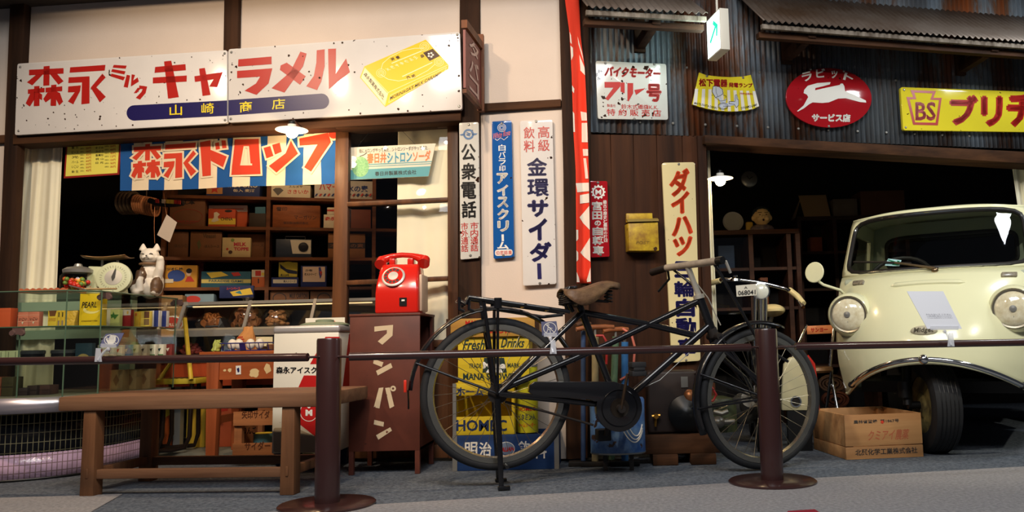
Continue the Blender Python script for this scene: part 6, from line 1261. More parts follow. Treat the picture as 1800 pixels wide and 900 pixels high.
# ------------------------------------------------------------------ drink crates behind the rear wheel
def crate(name, label, pts, Y, d, mat, z0=None, cat='crate', slot=None, th=.014):
    """open-topped wooden crate; pts = x0,y0,x1,y1 of its front in the photo"""
    x0, y0, x1, y1 = pts; a = W(x0, (y0 + y1) / 2, Y); b = W(x1, (y0 + y1) / 2, Y); z1 = W((x0 + x1) / 2, y0, Y).z; zz = W((x0 + x1) / 2, y1, Y).z if z0 is None else z0
    t = thing(name, label, cat, ((a.x + b.x) / 2, Y + d / 2, zz))
    def bd(nm, p, q): m = MB(); m.bb(p, q); return m.build(nm, mat, t, bevel=.0015)
    if slot: 
        bd('front_slat', (a.x, Y, zz), (b.x, Y + th, zz + slot[0])); bd('front_slat', (a.x, Y, zz + slot[1]), (b.x, Y + th, z1))
    else: bd('front_board', (a.x, Y, zz), (b.x, Y + th, z1))
    bd('back_board', (a.x, Y + d - th, zz), (b.x, Y + d, z1)); bd('end_board', (a.x, Y + th, zz), (a.x + th, Y + d - th, z1)); bd('end_board', (b.x - th, Y + th, zz), (b.x, Y + d - th, z1)); bd('bottom_board', (a.x + th, Y + th, zz), (b.x - th, Y + d - th, zz + .01))
    return t, a.x, b.x, zz, z1
class FaceInk(Ink):
    def __init__(s, Y, off=.001): super().__init__(Plane((0, Y, 0), 0.0), off)
YC = 3.97
M_CBLUE = wood('crate_blue', (40, 72, 126), (28, 50, 92), 'x', 8, .6); M_CYEL = wood('crate_yellow', (226, 200, 44), (190, 160, 36), 'x', 7, .6); M_CNAT = wood('crate_natural', (196, 150, 66), (140, 96, 44), 'x', 8, .6)
t, xa, xb, z0, z1 = crate('drink_crate', 'blue drinks crate with white characters on the floor behind the rear wheel', (797, 764, 981, 823), YC, .24, M_CBLUE, .0005)
for x in (xa, xb): 
    m = MB(); m.bb((x - .004 if x == xa else x - .018, YC - .003, z0), (x + .018 if x == xa else x + .004, YC + .02, z1)); m.build('iron_corner', M_STEEL, t)
ink = FaceInk(YC); ink.t('明', (817, 777, 839, 803), .02, -.02); ink.t('治', (842, 777, 864, 802), .02, -.02); ink.t('飲', (911, 775, 932, 800), .02, -.02); ink.t('料', (938, 775, 961, 806), .02, -.02); ink.ringp(890, 789, 15, 12.5, 1.2); ink.done('white_lettering', M_INKW, t)
ink = FaceInk(YC); ink.t('ITALIAN', (874, 786, 905, 794), .05, -.08, shear=.3); ink.done('red_lettering', M_INKR, t); ink = FaceInk(YC, .0008); ink.poly(circle_px(891, 788, 13, 11, 20)); ink.done('pale_disc', paint('disc_pale', (120, 136, 160)), t)
zt1 = z1
t, xa, xb, z0, z1 = crate('drink_crate', 'yellow drinks crate with an open slot on top of the blue crate', (797, 673, 904, 764), YC + .01, .22, M_CYEL, zt1 + .0005, slot=(.085, .185))
m = MB(); m.bb((xa - .003, YC + .006, z0), (xa + .014, YC + .03, z1)); m.build('iron_corner', M_STEEL, t)
ink = FaceInk(YC + .01); ink.t('ホーム', (802, 681, 850, 696), .03, 0); ink.t('HOMEC', (802, 738, 891, 758), .025, 0); ink.done('navy_lettering', paint('crate_navy', (32, 50, 92)), t); zt2 = z1
c = W(928, 762, YC + .1); t = thing('juice_tin', 'tall yellow-green vitamin drink tin on the blue crate', 'tin', (c.x, YC + .1, zt1 + .0005)); rr = (W(946, 700, YC + .1) - W(909, 700, YC + .1)).length / 2; ztin = W(928, 640, YC + .1).z
m = MB(); m.lathe((c.x, YC + .1, 0), [(rr, zt1 + .0006), (rr, ztin)], 28); m.build('body', M('tin_yellow', (206, 200, 40), .4, var=.2, vscale=8), t, smooth=True)
m = MB(); m.lathe((c.x, YC + .1, 0), [(rr + .002, ztin - .012), (rr + .002, ztin), (rr - .01, ztin + .002)], 28); m.build('lid', M_STEEL, t, smooth=True)
def tin_text(st, x0, y0, x1, y1, mat, name):
    m = MB(); vs, fs = glyphs(st, .02); xs = [p[0] for p in vs]; ys = [p[1] for p in vs]; out = []
    for x, y in vs:
        u = (x - min(xs)) / (max(xs) - min(xs)); v = (y - min(ys)) / (max(ys) - min(ys)); a_ = -math.pi / 2 + R(-50 + 100 * u); z = W(928, y1 + (y0 - y1) * v, YC).z; out.append(((c.x + (rr + .0008) * math.cos(a_)), YC + .1 + (rr + .0008) * math.sin(a_), z))
    m.add(out, fs); m.build(name, mat, t)
tin_text('ビタミン入', 0, 729, 0, 741, paint('crate_navy', (32, 50, 92)), 'navy_lettering'); tin_text('ホームソーダー', 0, 745, 0, 753, M_INKO, 'orange_lettering'); tin_text('HOMEC', 0, 717, 0, 724, M_INKR, 'red_lettering')
t, xa, xb, z0, z1 = crate('drink_crate', 'bright yellow crate lettered for fresh drinks above the slotted yellow crate', (805, 592, 930, 672), YC + .02, .2, M_CYEL, zt2 + .0005)
ink = FaceInk(YC + .02); ink.t('Fresh', (813, 597, 852, 615), .02, 0, shear=.35); ink.t('Drinks', (880, 594, 922, 611), .02, 0, shear=.35); ink.t('TRADE', (824, 639, 846, 647), .02); ink.t('MARK', (892, 638, 914, 646), .02); ink.t('MANA SNOWPAK', (814, 656, 921, 668), .03); ink.done('dark_lettering', paint('crate_green_ink', (40, 56, 50)), t)
ink = FaceInk(YC + .02); ink.poly([(851, 629), (886, 629), (891, 655), (848, 655)]); ink.done('dark_panel', paint('crate_green_ink', (40, 56, 50)), t); ink = FaceInk(YC + .02, .002); ink.t('Mana', (849, 636, 889, 648), .04); ink.poly([(858, 649), (881, 649), (884, 655), (854, 655)]); ink.done('white_lettering', M_INKW, t); zt3 = z1
t, xa, xb, z0, z1 = crate('drink_crate', 'pale wooden crate with worn red print, topmost of the stack behind the wheel', (786, 559, 946, 590), YC + .005, .23, M_CNAT, zt3 + .0005)
ink = FaceInk(YC + .005); ink.t('MANA', (818, 563, 850, 573), .04, -.05); ink.t('SNOW', (858, 577, 900, 586), .04); ink.done('red_lettering', M_INKR, t)
for x in (xa, xb): m = MB(); m.bb((x - .004 if x == xa else x - .016, YC + .001, z0), (x + .016 if x == xa else x + .004, YC + .02, z1)); m.build('end_batten', M_DW, t)
# ------------------------------------------------------------------ pumps and the blue can behind the bicycle
def pump(label, px, ytop, ybot, Y, rgb, hw_px, hrgb, r=.017, tilt=0.0):
    a, b = W(px + tilt, ytop, Y), W(px, ybot, Y); b.z = .0005; t = thing('air_pump', label, 'pump', b, 0, 'air pumps behind the bicycle')
    m = MB(); m.cyl(b + Vector((0, 0, .02)), a - Vector((0, 0, .03)), r); m.build('barrel', M('pump_%d_%d_%d' % rgb, rgb, .45, var=.25, vscale=14), t, smooth=True)
    m = MB(); m.cyl(a - Vector((0, 0, .04)), a, .006); m.build('rod', M_STEEL, t)
    w = W(px + hw_px, ytop, Y).x - a.x; m = MB(); m.tube([a + Vector((-w, -.03, -.004)), a + Vector((-w * .5, -.015, .004)), a + Vector((w * .5, .015, .006)), a + Vector((w, .03, .004))], [.011, .013, .013, .011], 10); m.build('handle', M('handle_%d_%d_%d' % hrgb, hrgb, .5, var=.3, vscale=20), t, smooth=True)
    m = MB(); m.box(b + Vector((0, 0, .012)), (.14, .06, .024)); m.build('foot_plate', M_RUSTB, t, bevel=.003); return t
pump('bicycle pump with a tan barrel and brown handle behind the seat tube', 1046, 577, 800, 4.03, (176, 160, 120), 33, (150, 88, 48))
pump('bicycle pump with a green barrel beside the tan one', 1074, 581, 800, 4.07, (96, 124, 96), 30, (160, 92, 50), tilt=8)
pump('bicycle pump with a bright blue barrel before the dark boards', 1098, 590, 800, 4.02, (58, 118, 176), 0.1, (150, 90, 60))
pump('bicycle pump with a slate blue barrel beside the corner post', 1025, 571, 800, 4.05, (60, 80, 116), 12, (90, 60, 40), r=.012)
t = thing('air_hose', 'pink rubber hose looping over the blue pump', 'hose', W(1105, 800, 4.0)); m = MB(); m.tube([W(1095, 578, 4.02), W(1110, 588, 3.99), W(1116, 610, 3.99), W(1114, 640, 4.0), W(1104, 660, 4.0), W(1090, 668, 4.0)], .006, 8); m.build('hose', M('hose_pink', (206, 112, 92), .5), t, smooth=True)
t = thing('air_hose', 'red rubber hose curled on the green pump', 'hose', W(1060, 800, 4.0)); m = MB(); m.tube([W(1048, 590, 4.0), W(1060, 590, 3.99), W(1067, 602, 3.99), W(1066, 640, 4.0)], .006, 8); m.build('hose', M('hose_red', (176, 46, 44), .5), t, smooth=True)
c = G(1086, 812); c = Vector((W(1086, 760, 3.86).x, 3.90, 0)); t = thing('oil_can', 'worn blue and white metal oil can on short legs under the bicycle crank', 'can', c)
hw_ = (W(1134, 760, 3.84).x - W(1036, 760, 3.84).x) / 2; zt_, zb2 = W(1086, 700, 3.86).z, W(1086, 797, 3.86).z
m = MB(); m.lathe(c, [(1, zb2), (1, zt_ - .01), (.95, zt_)], 32, (Vector((hw_, 0, 0)), Vector((0, .07, 0)), Vector((0, 0, 1)))); m.build('body', M('oilcan_blue', (108, 142, 178), .4, rgb2=(44, 84, 146), vscale=13, chips=1.6, chip_rgb=(62, 42, 32), chip_scale=16), t, smooth=True)
m = MB(); m.lathe(c, [(.99, zb2 - .004), (1.02, zb2 + .003)], 32, (Vector((hw_, 0, 0)), Vector((0, .07, 0)), Vector((0, 0, 1)))); m.build('rim', M_STEEL, t)
for dx in (-.06, .06): m = MB(); m.bb((c.x + dx - .01, c.y - .03, .0005), (c.x + dx + .01, c.y - .02, zb2)); m.build('leg', M_RUSTB, t)
m = MB()
for k, (dz_, ln) in enumerate(((0, 1.0), (.012, .9), (.028, .8))):
    pts = []
    for i in range(14): a_ = R(-62 + 50 * i / 13 * ln); pts.append(c + Vector((hw_ * 1.006 * math.sin(-a_ + R(0)) * 1.0, -.0707 * math.cos(a_) , zb2 + .05 + dz_ + .05 * (i / 13 - .5) ** 2 * 4)))
    m.tube(pts, .003, 5)
m.build('white_pattern', M_INKW, t)
m = MB(); m.box(c + Vector((.02, 0, zt_ + .012)), (.09, .05, .02)); m.build('filler_cap', M_STEEL, t, bevel=.004)
# ------------------------------------------------------------------ stationary engine on a timber base
M_ENG = M('engine_brown', (52, 38, 32), .55, var=.3, vscale=9)
e0, e1 = W(1138, 700, 4.08), W(1228, 700, 4.08); zt_, zb2 = W(1180, 652, 4.08).z, W(1180, 762, 4.08).z
t = thing('engine', 'dark brown stationary engine with a metal plate on a timber base', 'engine', ((e0.x + e1.x) / 2, 4.15, 0))
for x0, x1, y, z0, z1 in ((1130, 1250, 4.0, .0005, .055), (1150, 1200, 3.96, .0005, .05)):
    pass
xa, xb = W(1128, 780, 4.02).x, W(1268, 780, 4.02).x
for y in (4.02, 4.2): m = MB(); m.bb((xa, y, .05), (xb, y + .06, zb2)); m.build('base_timber', M_DWX, t, bevel=.004)
for x in (xa + .05, xb - .15): m = MB(); m.bb((x, 3.99, .0005), (x + .12, 4.28, .05)); m.build('base_block', M_DWX, t, bevel=.004)
m = MB(); m.bb((e0.x, 4.08, zb2), (e1.x, 4.26, zt_)); m.build('housing', M_ENG, t, bevel=.014, seg=3)
m = MB(); m.bb((W(1197, 670, 4.078).x, 4.075, W(1200, 681, 4.08).z), (W(1209, 670, 4.078).x, 4.079, W(1200, 662, 4.08).z)); m.build('name_plate', M_STEEL, t)
c = W(1205, 725, 4.06); m = MB(); m.lathe(c, [(.085, 0), (.085, .02), (.06, .035), (.03, .05), (.012, .06)], 24, axr); m.build('flywheel', M_BLACK, t, smooth=True)
c = W(1153, 731, 4.07); m = MB(); m.tube([c + Vector((0, .02, 0)), c + Vector((0, -.03, 0))], .012, 10); m.tube([c + Vector((-.02, -.02, 0)), c + Vector((.02, -.02, .004))], .008, 8); m.tube([c + Vector((0, -.01, 0)), c + Vector((-.005, -.01, -.05))], .006, 8); m.build('brass_tap', M('brass', (170, 122, 50), .35, .9), t, smooth=True)
c = W(1212, 697, 4.05); m = MB(); m.ball(c, (.03, .03, .035)); m.build('copper_dome', M('copper', (160, 104, 66), .4, .7), t, smooth=True)
c = W(1262, 700, 4.15); m = MB(); m.lathe(Vector((c.x, c.y, zb2)), [(.09, 0), (.09, .12), (.07, .16), (.03, .17)], 20); m.build('fuel_tank', M('engine_green', (58, 66, 40), .45, var=.3, vscale=8), t, smooth=True)
c = W(1262, 742, 4.02); m = MB(); m.ball(c, (.035, .035, .03)); m.tube([c, c + Vector((.08, 0, .0))], .014, 10); m.tube([c + Vector((-.02, 0, .05)), c + Vector((.02, 0, .04)), c + Vector((.05, 0, .05))], .012, 8); m.build('carburettor', M('alloy_dull', (120, 116, 108), .4, .7), t, smooth=True)
t2 = thing('air_hose', 'red hose loop seen through the front wheel', 'hose', W(1250, 700, 4.0)); m = MB(); m.tube([W(1240, 676, 4.0), W(1252, 682, 4.0), W(1259, 694, 4.0), W(1254, 704, 4.0), W(1241, 706, 4.0)], .006, 8); m.build('hose', M('hose_red', (176, 46, 44), .5), t2, smooth=True)
# ------------------------------------------------------------------ three-wheeled truck
M_TRK = M('truck_cream', (232, 230, 190), .25, var=.03, vscale=3, coat=.5); M_GASK = M('rubber_gasket', (34, 30, 28), .5); M_TRIN = M('truck_inside', (172, 178, 158), .6); M_WIND = pane_glass('windscreen_glass', (240, 246, 242), .10)
t = thing('three_wheeled_truck', 'cream three-wheeled microtruck with round headlights parked in the garage opening', 'truck', (1.63, 4.16, 0), R(-29.7))
def hwz(z): 
    pts = [(.25, .455), (.45, .482), (.6, .492), (.9, .492), (1.0, .487), (1.2, .46), (1.3, .44)]
    for (a, b), (c_, d) in zip(pts, pts[1:]):
        if z <= c_: return b + (d - b) * max(0, (z - a)) / (c_ - a)
    return pts[-1][1]
def yfz(z):
    pts = [(.25, -.16), (.45, -.205), (.55, -.2), (.62, -.172), (.7, -.128), (.78, -.066), (.84, -.005), (.88, .05), (.915, .11)]
    for (a, b), (c_, d) in zip(pts, pts[1:]):
        if z <= c_: return b + (d - b) * max(0, (z - a)) / (c_ - a)
    return pts[-1][1]
def zbot(s): return .285 + .170 * (1 - min(1, abs(s) / .97) ** 2.1)
def nose(s, z): hw = hwz(z); x = s * hw; return Vector((x, yfz(z) + (.30 - .1 * max(0, (z - .7) / .22)) * abs(s) ** 2.5, z))
m = MB(); rows = []; NZ = 16; SS = [math.sin(math.pi / 2 * i / 20) for i in range(-20, 21)]
for j in range(NZ + 1):
    f = j / NZ; row = []
    z1 = zbot(1) + (.915 - zbot(1)) * f; e = nose(1, z1)
    for k in range(6, 0, -1): row.append((-hwz(z1), e.y + (1.02 - e.y) * k / 6, z1))
    for s_ in SS: zb0 = zbot(s_); row.append(nose(s_, zb0 + (.915 - zb0) * f))
    for k in range(1, 7): row.append((hwz(z1), e.y + (1.02 - e.y) * k / 6, z1))
    rows.append(row)
m.grid(rows); m.build('body_shell', M_TRK, t, local=True, smooth=True, solid=.012, angle=60)
# wheel-arch lip
m = MB(); m.tube([nose(s_, zbot(s_)) + Vector((0, 0, 0)) for s_ in SS], .009, 8); m.build('arch_lip', M_TRK, t, local=True, smooth=True)
def ws(s, q, o=0.0): return Vector((s * (.492 - .034 * q), .11 + .20 * q + .20 * abs(s) ** 2.5 - o, .915 + .338 * q))
def ring_rect(a, b, c_, d, n=64, p=5.0):
    out = []
    for i in range(n):
        an = 2 * math.pi * i / n; cx, sy = math.cos(an), math.sin(an); k = (abs(cx) ** p + abs(sy) ** p) ** (-1 / p); out.append(((a + b) / 2 + (b - a) / 2 * cx * k, (c_ + d) / 2 + (d - c_) / 2 * sy * k))
    return out
outer = ring_rect(-1, 1, 0, 1, p=60); inner = ring_rect(-.94, .94, .04, .965, p=8)
m = MB(); r0 = m.ring([ws(*q) for q in outer]); rm = m.ring([ws((a[0] + b[0]) / 2, (a[1] + b[1]) / 2) for a, b in zip(outer, inner)]); r1 = m.ring([ws(*q) for q in inner]); m.bridge(r0, rm); m.bridge(rm, r1); m.build('windscreen_frame', M_TRK, t, local=True, smooth=True, solid=.02)
m = MB(); m.tube([ws(*q, .006) for q in inner], .0125, 8, True); m.build('windscreen_gasket', M_GASK, t, local=True, smooth=True)
m = MB(); m.tube([ws(*q, .016) for q in inner], .004, 6, True); m.build('chrome_strip', M_CHROME, t, local=True, smooth=True)
m = MB(); rings = [m.ring([ws(q[0] * k, .5 + (q[1] - .5) * k, .002) for q in inner]) for k in (1, .75, .5, .25, .03)]
for a, b in zip(rings, rings[1:]): m.bridge(a, b)
m.build('windscreen', M_WIND, t, local=True, smooth=True)
m = MB(); rows = []
for j in range(9):
    v = j / 8; row = []
    for i in range(25):
        s_ = -1 + 2 * i / 24; f = min(1, v * 3.2); f = math.sin(f * math.pi / 2); y0 = ws(s_, 1).y; row.append((s_ * .46 * (1 - .0 * v), y0 + (1.02 - y0) * v, 1.253 + .036 * f * (1 - abs(s_) ** 3.5) + .004))
    rows.append(row)
m.grid(rows); m.build('roof', M_TRK, t, local=True, smooth=True, solid=.015)
for s_ in (-1, 1):
    x0, x1 = .492 * s_, .46 * s_
    m = MB(); m.hexa([(x0, .90, .915), (x0, 1.02, .915), (x1, 1.02, 1.255), (x1, .90, 1.255)], [(x0 - .02 * s_, .90, .915), (x0 - .02 * s_, 1.02, .915), (x1 - .02 * s_, 1.02, 1.255), (x1 - .02 * s_, .90, 1.255)]); m.hexa([(x1 + .004 * s_, .50, 1.17), (x1 + .004 * s_, .9, 1.17), (x1, .9, 1.255), (x1, .50, 1.255)], [(x1 - .016 * s_, .50, 1.17), (x1 - .016 * s_, .9, 1.17), (x1 - .02 * s_, .9, 1.255), (x1 - .02 * s_, .50, 1.255)]); m.build('door_frame', M_TRK, t, local=True)
    m = MB(); m.poly([(x0, .34, .925), (x0, .9, .925), (x1, .9, 1.17), (x1, .5, 1.17)]); m.build('side_window', M_WIND, t, local=True)
ro = ring_rect(-.47, .47, .45, 1.28, p=40); ri = ring_rect(-.37, .37, .985, 1.195, p=6)
m = MB(); r0 = m.ring([(x, 1.0, z) for x, z in ro]); r1 = m.ring([(x, .985, z) for x, z in ri]); m.bridge(r0, r1); m.build('cab_back', M_TRIN, t, local=True, solid=.012)
m = MB(); m.tube([(x, .98, z) for x, z in ri], .012, 8, True); m.build('rear_window_gasket', M_GASK, t, local=True, smooth=True); m = MB(); m.poly([(x, .99, z) for x, z in ri]); m.build('rear_window', M_WIND, t, local=True)
m = MB(); m.bb((-.44, .55, .5), (.44, .92, .62)); m.bb((-.44, .86, .62), (.44, .95, .9)); m.build('seat', M('seat_vinyl', (60, 62, 56), .5), t, local=True, bevel=.03, seg=3)
m = MB(); m.bb((-.46, .2, .86), (.46, .36, .90)); m.build('dashboard', M_TRIN, t, local=True, bevel=.015)
c = Vector((-.20, .42, .90)); av = Vector((0, -.75, .66)).normalized(); e1 = Vector((1, 0, 0)); e2 = av.cross(e1); m = MB(); m.tube([c + e1 * (.17 * math.cos(a * .2618)) + e2 * (.17 * math.sin(a * .2618)) for a in range(24)], .011, 8, True)
for a in (R(20), R(160), R(270)): m.tube([c - av * .03, c + e1 * (.165 * math.cos(a)) + e2 * (.165 * math.sin(a))], .007, 6)
m.tube([c - av * .02, c + av * -.35], .016, 8); m.build('steering_wheel', M_GASK, t, local=True, smooth=True)
# the skylight-shaped hall lamp mirrored in the windscreen
_T = _mat4[t.name]; _p = _T @ ws(.70, .84); _n = ((_T @ ws(.72, .84)) - _p).cross((_T @ ws(.70, .86)) - _p).normalized(); _v = (_p - CAM).normalized()
if _n.dot(_v) > 0: _n = -_n
_r = _v - 2 * _v.dot(_n) * _n; _q = _p + _r * 1.7; area('hall_panel_lamp', _q, _p, 14, (.92, .97, 1.0), .26, .30)
# headlights
M_LENS = M('headlight_glass', (236, 228, 200), .08, coat=1.0, rgb2=(214, 200, 164), vscale=40)
for s_ in (-1, 1):
    hx = .386 * s_; cz = .70; fy = nose(hx / .492, .70).y - .03; ax = (Vector((1, 0, 0)), Vector((0, 0, 1)), Vector((0, -1, 0)))
    m = MB(); m.lathe((hx, fy, cz), [(.118, -.10), (.116, .0), (.108, .045), (.098, .058), (.092, .05)], 36, ax, caps=False); hl = m.build('headlight', M_TRK, t, local=True, smooth=True, solid=.004)
    m = MB(); m.lathe((hx, fy, cz), [(.098, .055), (.092, .068), (.084, .066)], 36, ax, caps=False); m.build('headlight_rim', M('headlight_rim_metal', (150, 142, 124), .3, .8), hl, local=True, smooth=True)
    m = MB(); m.lathe((hx, fy, cz), [(.086, .060), (.075, .072), (.05, .082), (.02, .088), (.0001, .089)], 32, ax); m.build('headlight_lens', M_LENS, hl, local=True, smooth=True)
    m = MB(); m.lathe((hx, fy, cz), [(.016, .086), (.016, .093), (.0001, .095)], 16, ax)
    for i in range(9): m.box((hx - .04 + .01 * i, fy - .083 + .09 * (abs(i - 4) / 40), cz - .028), (.0025, .004, .026))
    m.build('headlight_bulb', M_STEEL, hl, local=True)
    s2 = .372 * s_ / .492; q = nose(s2, .872); m = MB(); q2 = nose(.74 * s_, .868); tx = (nose(.76 * s_, .868) - nose(.72 * s_, .868)).normalized() * s_; tz = (nose(.74 * s_, .878) - nose(.74 * s_, .858)).normalized(); nn = tx.cross(tz).normalized(); m.box(q2 + nn * .004, (.085, .024, .036), (tx, nn, tz)); ind = m.build('indicator', M('indicator_lens', (150, 140, 122), .25, rgb2=(112, 104, 90), vscale=60), t, local=True, bevel=.006)
# badge, hood rib, seams
q = nose(0, .607); m = MB(); m.ball((0, q.y - .012, .607), (.062, .010, .024), 24); bd = m.build('badge', M('badge_silver', (186, 178, 152), .45, .0), t, local=True, smooth=True)
m = MB(); m.text('Midget', [(-.046, q.y - .0232, .622), (.046, q.y - .0232, .622), (.046, q.y - .0232, .594), (-.046, q.y - .0232, .594)], .02, shear=.2); m.build('badge_lettering', paint('badge_dark', (90, 84, 70)), bd, local=True)
m = MB(); m.tube([nose(s_, .842 + .004 * math.cos(s_ * 6)) + Vector((0, -.006, 0)) for s_ in [-.36 + .72 * i / 14 for i in range(15)]], [.003] + [.016] * 13 + [.003], 8); m.build('hood_rib', M_TRK, t, local=True, smooth=True)
m = MB(); m.tube([nose(s_, .835 - .02 * abs(s_) ** 2) + Vector((0, -.0015, 0)) for s_ in [-.95 + 1.9 * i / 30 for i in range(31)]], .0022, 5); m.build('panel_seam', M_GASK, t, local=True); m = MB(); m.tube([nose(0, z) + Vector((0, -.0035, 0)) for z in (.46, .5, .55, .6, .65, .7, .75, .8)], .005, 8, flat=.4); m.build('nose_ridge', M_TRK, t, local=True, smooth=True)
# bumper bar
bpx = []
for i in range(25):
    s_ = -.9 + 1.8 * i / 24; z = .472 - .135 * abs(s_ / .9) ** 2.0; p_ = nose(s_ * .95, max(z, zbot(s_) + .01)); bpx.append(Vector((p_.x, p_.y - .045, z)))
m = MB(); m.tube(bpx, .0125, 12); m.build('bumper_bar', M_CHROME, t, local=True, smooth=True); m = MB(); m.ball(bpx[12] + Vector((0, -.008, 0)), .024, 16); m.build('bumper_ball', M_CHROME, t, local=True, smooth=True)
for k in (0, 24): m = MB(); m.cyl(bpx[k] + Vector((0, .06, .0)), bpx[k] + Vector((0, -.004, 0)), .016); m.ball(bpx[k], .017, 12); m.build('bumper_mount', M_GASK, t, local=True, smooth=True)
# wiper, mirror, sticker, handle
w0 = ws(.06, .03, .03); w1 = ws(-.86, .25, .03); wm = ws(-.35, .16, .04)
m = MB(); m.tube([w0, wm], [.008, .006], 8); m.ball(w0 + Vector((0, .005, -.012)), .018, 12); m.build('wiper_arm', M('wiper_bronze', (130, 110, 84), .3, .9), t, local=True, smooth=True); m = MB(); m.tube([ws(-.18, .13, .022), ws(-.5, .19, .022), w1], .006, 8); m.build('wiper_blade', M_GASK, t, local=True)
def mirror(s_):
    b0 = nose(.93 * s_, .82); 
    arm = [b0 + Vector((0, -.004, 0)), b0 + Vector((.01 * s_, -.05, .02)), b0 + Vector((.085 * s_, -.10, .05)), b0 + Vector((.115 * s_, -.11, .075))]
    m = MB(); m.tube(arm, .008, 8); mm = m.build('mirror_arm', M_TRK, t, local=True, smooth=True); m = MB(); cM = arm[-1] + Vector((.012 * s_, 0, .045)); d_ = Vector((.25 * s_, -.95, .1)).normalized(); x_ = d_.orthogonal().normalized(); m.lathe(cM, [(.02, -.022), (.05, -.012), (.058, .002), (.054, .006)], 24, (x_, d_.cross(x_), d_)); m.build('mirror', M_TRK, mm, local=True, smooth=True)
mirror(-1); mirror(1)
m = MB(); m.prism([ws(-.44, .245, .008), ws(-.29, .20, .008), ws(-.31, .10, .008), ws(-.47, .135, .008)], (0, -.002, 0)); st_ = m.build('sticker', paint('sticker_pale', (176, 222, 226), .5), t, local=True)
m = MB(); o_ = .0115
m.poly([ws(-.435, .215, o_), ws(-.33, .15, o_), ws(-.335, .175, o_), ws(-.44, .235, o_)]); m.poly([ws(-.31, .12, o_), ws(-.34, .20, o_), ws(-.31, .19, o_)]); m.poly([ws(-.31, .12, o_), ws(-.39, .135, o_), ws(-.37, .155, o_), ws(-.33, .15, o_)]); m.build('sticker_arrow', paint('sticker_green', (20, 120, 80), .5), st_, local=True)
m = MB(); m.tube([(-.494, .42, .72), (-.53, .42, .72), (-.53, .36, .72)], .009, 8); m.build('door_handle', M_CHROME, t, local=True, smooth=True)
# wheel under the nose
axl = Vector((math.cos(R(29.7)), math.sin(R(29.7)), 0)); e2 = Vector((-axl.y, axl.x, 0)); hub = Vector((-.025, .06, .2355))
m = MB(); prof = [(.14, -.055), (.165, -.066), (.205, -.07), (.226, -.062), (.234, -.045), (.236, 0), (.234, .045), (.226, .062), (.205, .07), (.165, .066), (.14, .055)]
m.lathe(hub, prof, 40, (e2, Vector((0, 0, 1)), axl), caps=False); wh = m.build('front_tyre', M_TYRE, t, local=True, smooth=True)
for o_ in (-.04, -.02, 0, .02, .04): m = MB(); m.tube([hub + axl * o_ + e2 * (.2358 * math.cos(a * .15708)) + Vector((0, 0, .2358 * math.sin(a * .15708))) for a in range(40)], .0025, 5, True); m.build('tread_groove', M_BLACK, wh, local=True)
m = MB(); m.lathe(hub, [(.142, -.05), (.13, -.03), (.08, -.035), (.06, -.055), (.02, -.06)], 30, (e2, Vector((0, 0, 1)), axl)); m.lathe(hub, [(.02, .06), (.06, .055), (.08, .035), (.13, .03), (.142, .05)], 30, (e2, Vector((0, 0, 1)), axl)); m.build('wheel_disc', M('wheel_cream', (150, 136, 84), .5, rgb2=(50, 42, 32), vscale=12), t, local=True, smooth=True)
m = MB(); m.tube([hub - axl * .12 + Vector((0, .0, .0)), hub - axl * .12 + Vector((0, .05, .3))], .024, 12); m.tube([hub - axl * .12, hub], .02, 10); m.tube([hub - axl * .13 + Vector((0, 0, .04)), hub - axl * .13 + Vector((0, .0, .12))], .034, 12); m.build('front_fork', M_BLACK, t, local=True, smooth=True)
m = MB(); m.bb((-.42, .3, .28), (.42, 1.0, .34)); m.build('cab_floor', M_BLACK, t, local=True)
# cargo bed and rear wheels behind the cab
m = MB(); m.bb((-.5, 1.08, .46), (.5, 2.1, .5)); 
for x in (-.5, .48): m.bb((x, 1.08, .5), (x + .02, 2.1, .72))
m.bb((-.48, 2.08, .5), (.48, 2.1, .72)); m.build('cargo_bed', M_TRK, t, local=True)
for x in (-.46, .46):
    m = MB(); m.lathe((x, 1.75, .2355), prof, 32, (Vector((0, 1, 0)), Vector((0, 0, 1)), Vector((1, 0, 0))), caps=False); m.build('rear_tyre', M_TYRE, t, local=True, smooth=True)
    m = MB(); m.lathe((x, 1.75, .2355), [(.142, -.05), (.02, -.04), (.02, .04), (.142, .05)], 24, (Vector((0, 1, 0)), Vector((0, 0, 1)), Vector((1, 0, 0)))); m.build('wheel_disc', _mats['wheel_cream'], t, local=True, smooth=True)
m = MB(); m.bb((-.3, 1.0, .34), (.3, 2.05, .46)); m.build('chassis', M_BLACK, t, local=True)
# ------------------------------------------------------------------ fertiliser crate
M_BOX = wood('pale_crate_wood', (206, 156, 104), (160, 112, 70), 'x', 7, .65)
t = thing('wooden_crate', 'pale wooden crate with black stencil lettering beside the truck wheel', 'crate', (1.335, 4.06, .0005), R(7)); w_ = .195; dd = .42; hh = .155
def cb(nm, a, b): m = MB(); m.bb(a, b); return m.build(nm, M_BOX, t, local=True, bevel=.0015)
cb('front_board', (-w_, 0, .062), (w_, .014, hh + .055)); cb('front_board', (-w_, 0, 0), (w_, .014, .058)); cb('back_board', (-w_, dd - .014, 0), (w_, dd, hh + .055)); cb('bottom_board', (-w_ + .01, .014, 0), (w_ - .01, dd - .014, .01))
for s_ in (-1, 1):
    cb('end_board', (s_ * w_ - (.014 if s_ > 0 else 0), .014, .062), (s_ * w_ + (.014 if s_ < 0 else 0), dd - .014, hh + .055)); cb('end_board', (s_ * w_ - (.014 if s_ > 0 else 0), .014, 0), (s_ * w_ + (.014 if s_ < 0 else 0), dd - .014, .058))
    for y in (.014, dd - .044): cb('corner_post', (s_ * (w_ - .029) - .015, y, .011), (s_ * (w_ - .029) + .015, y + .03, hh + .05))
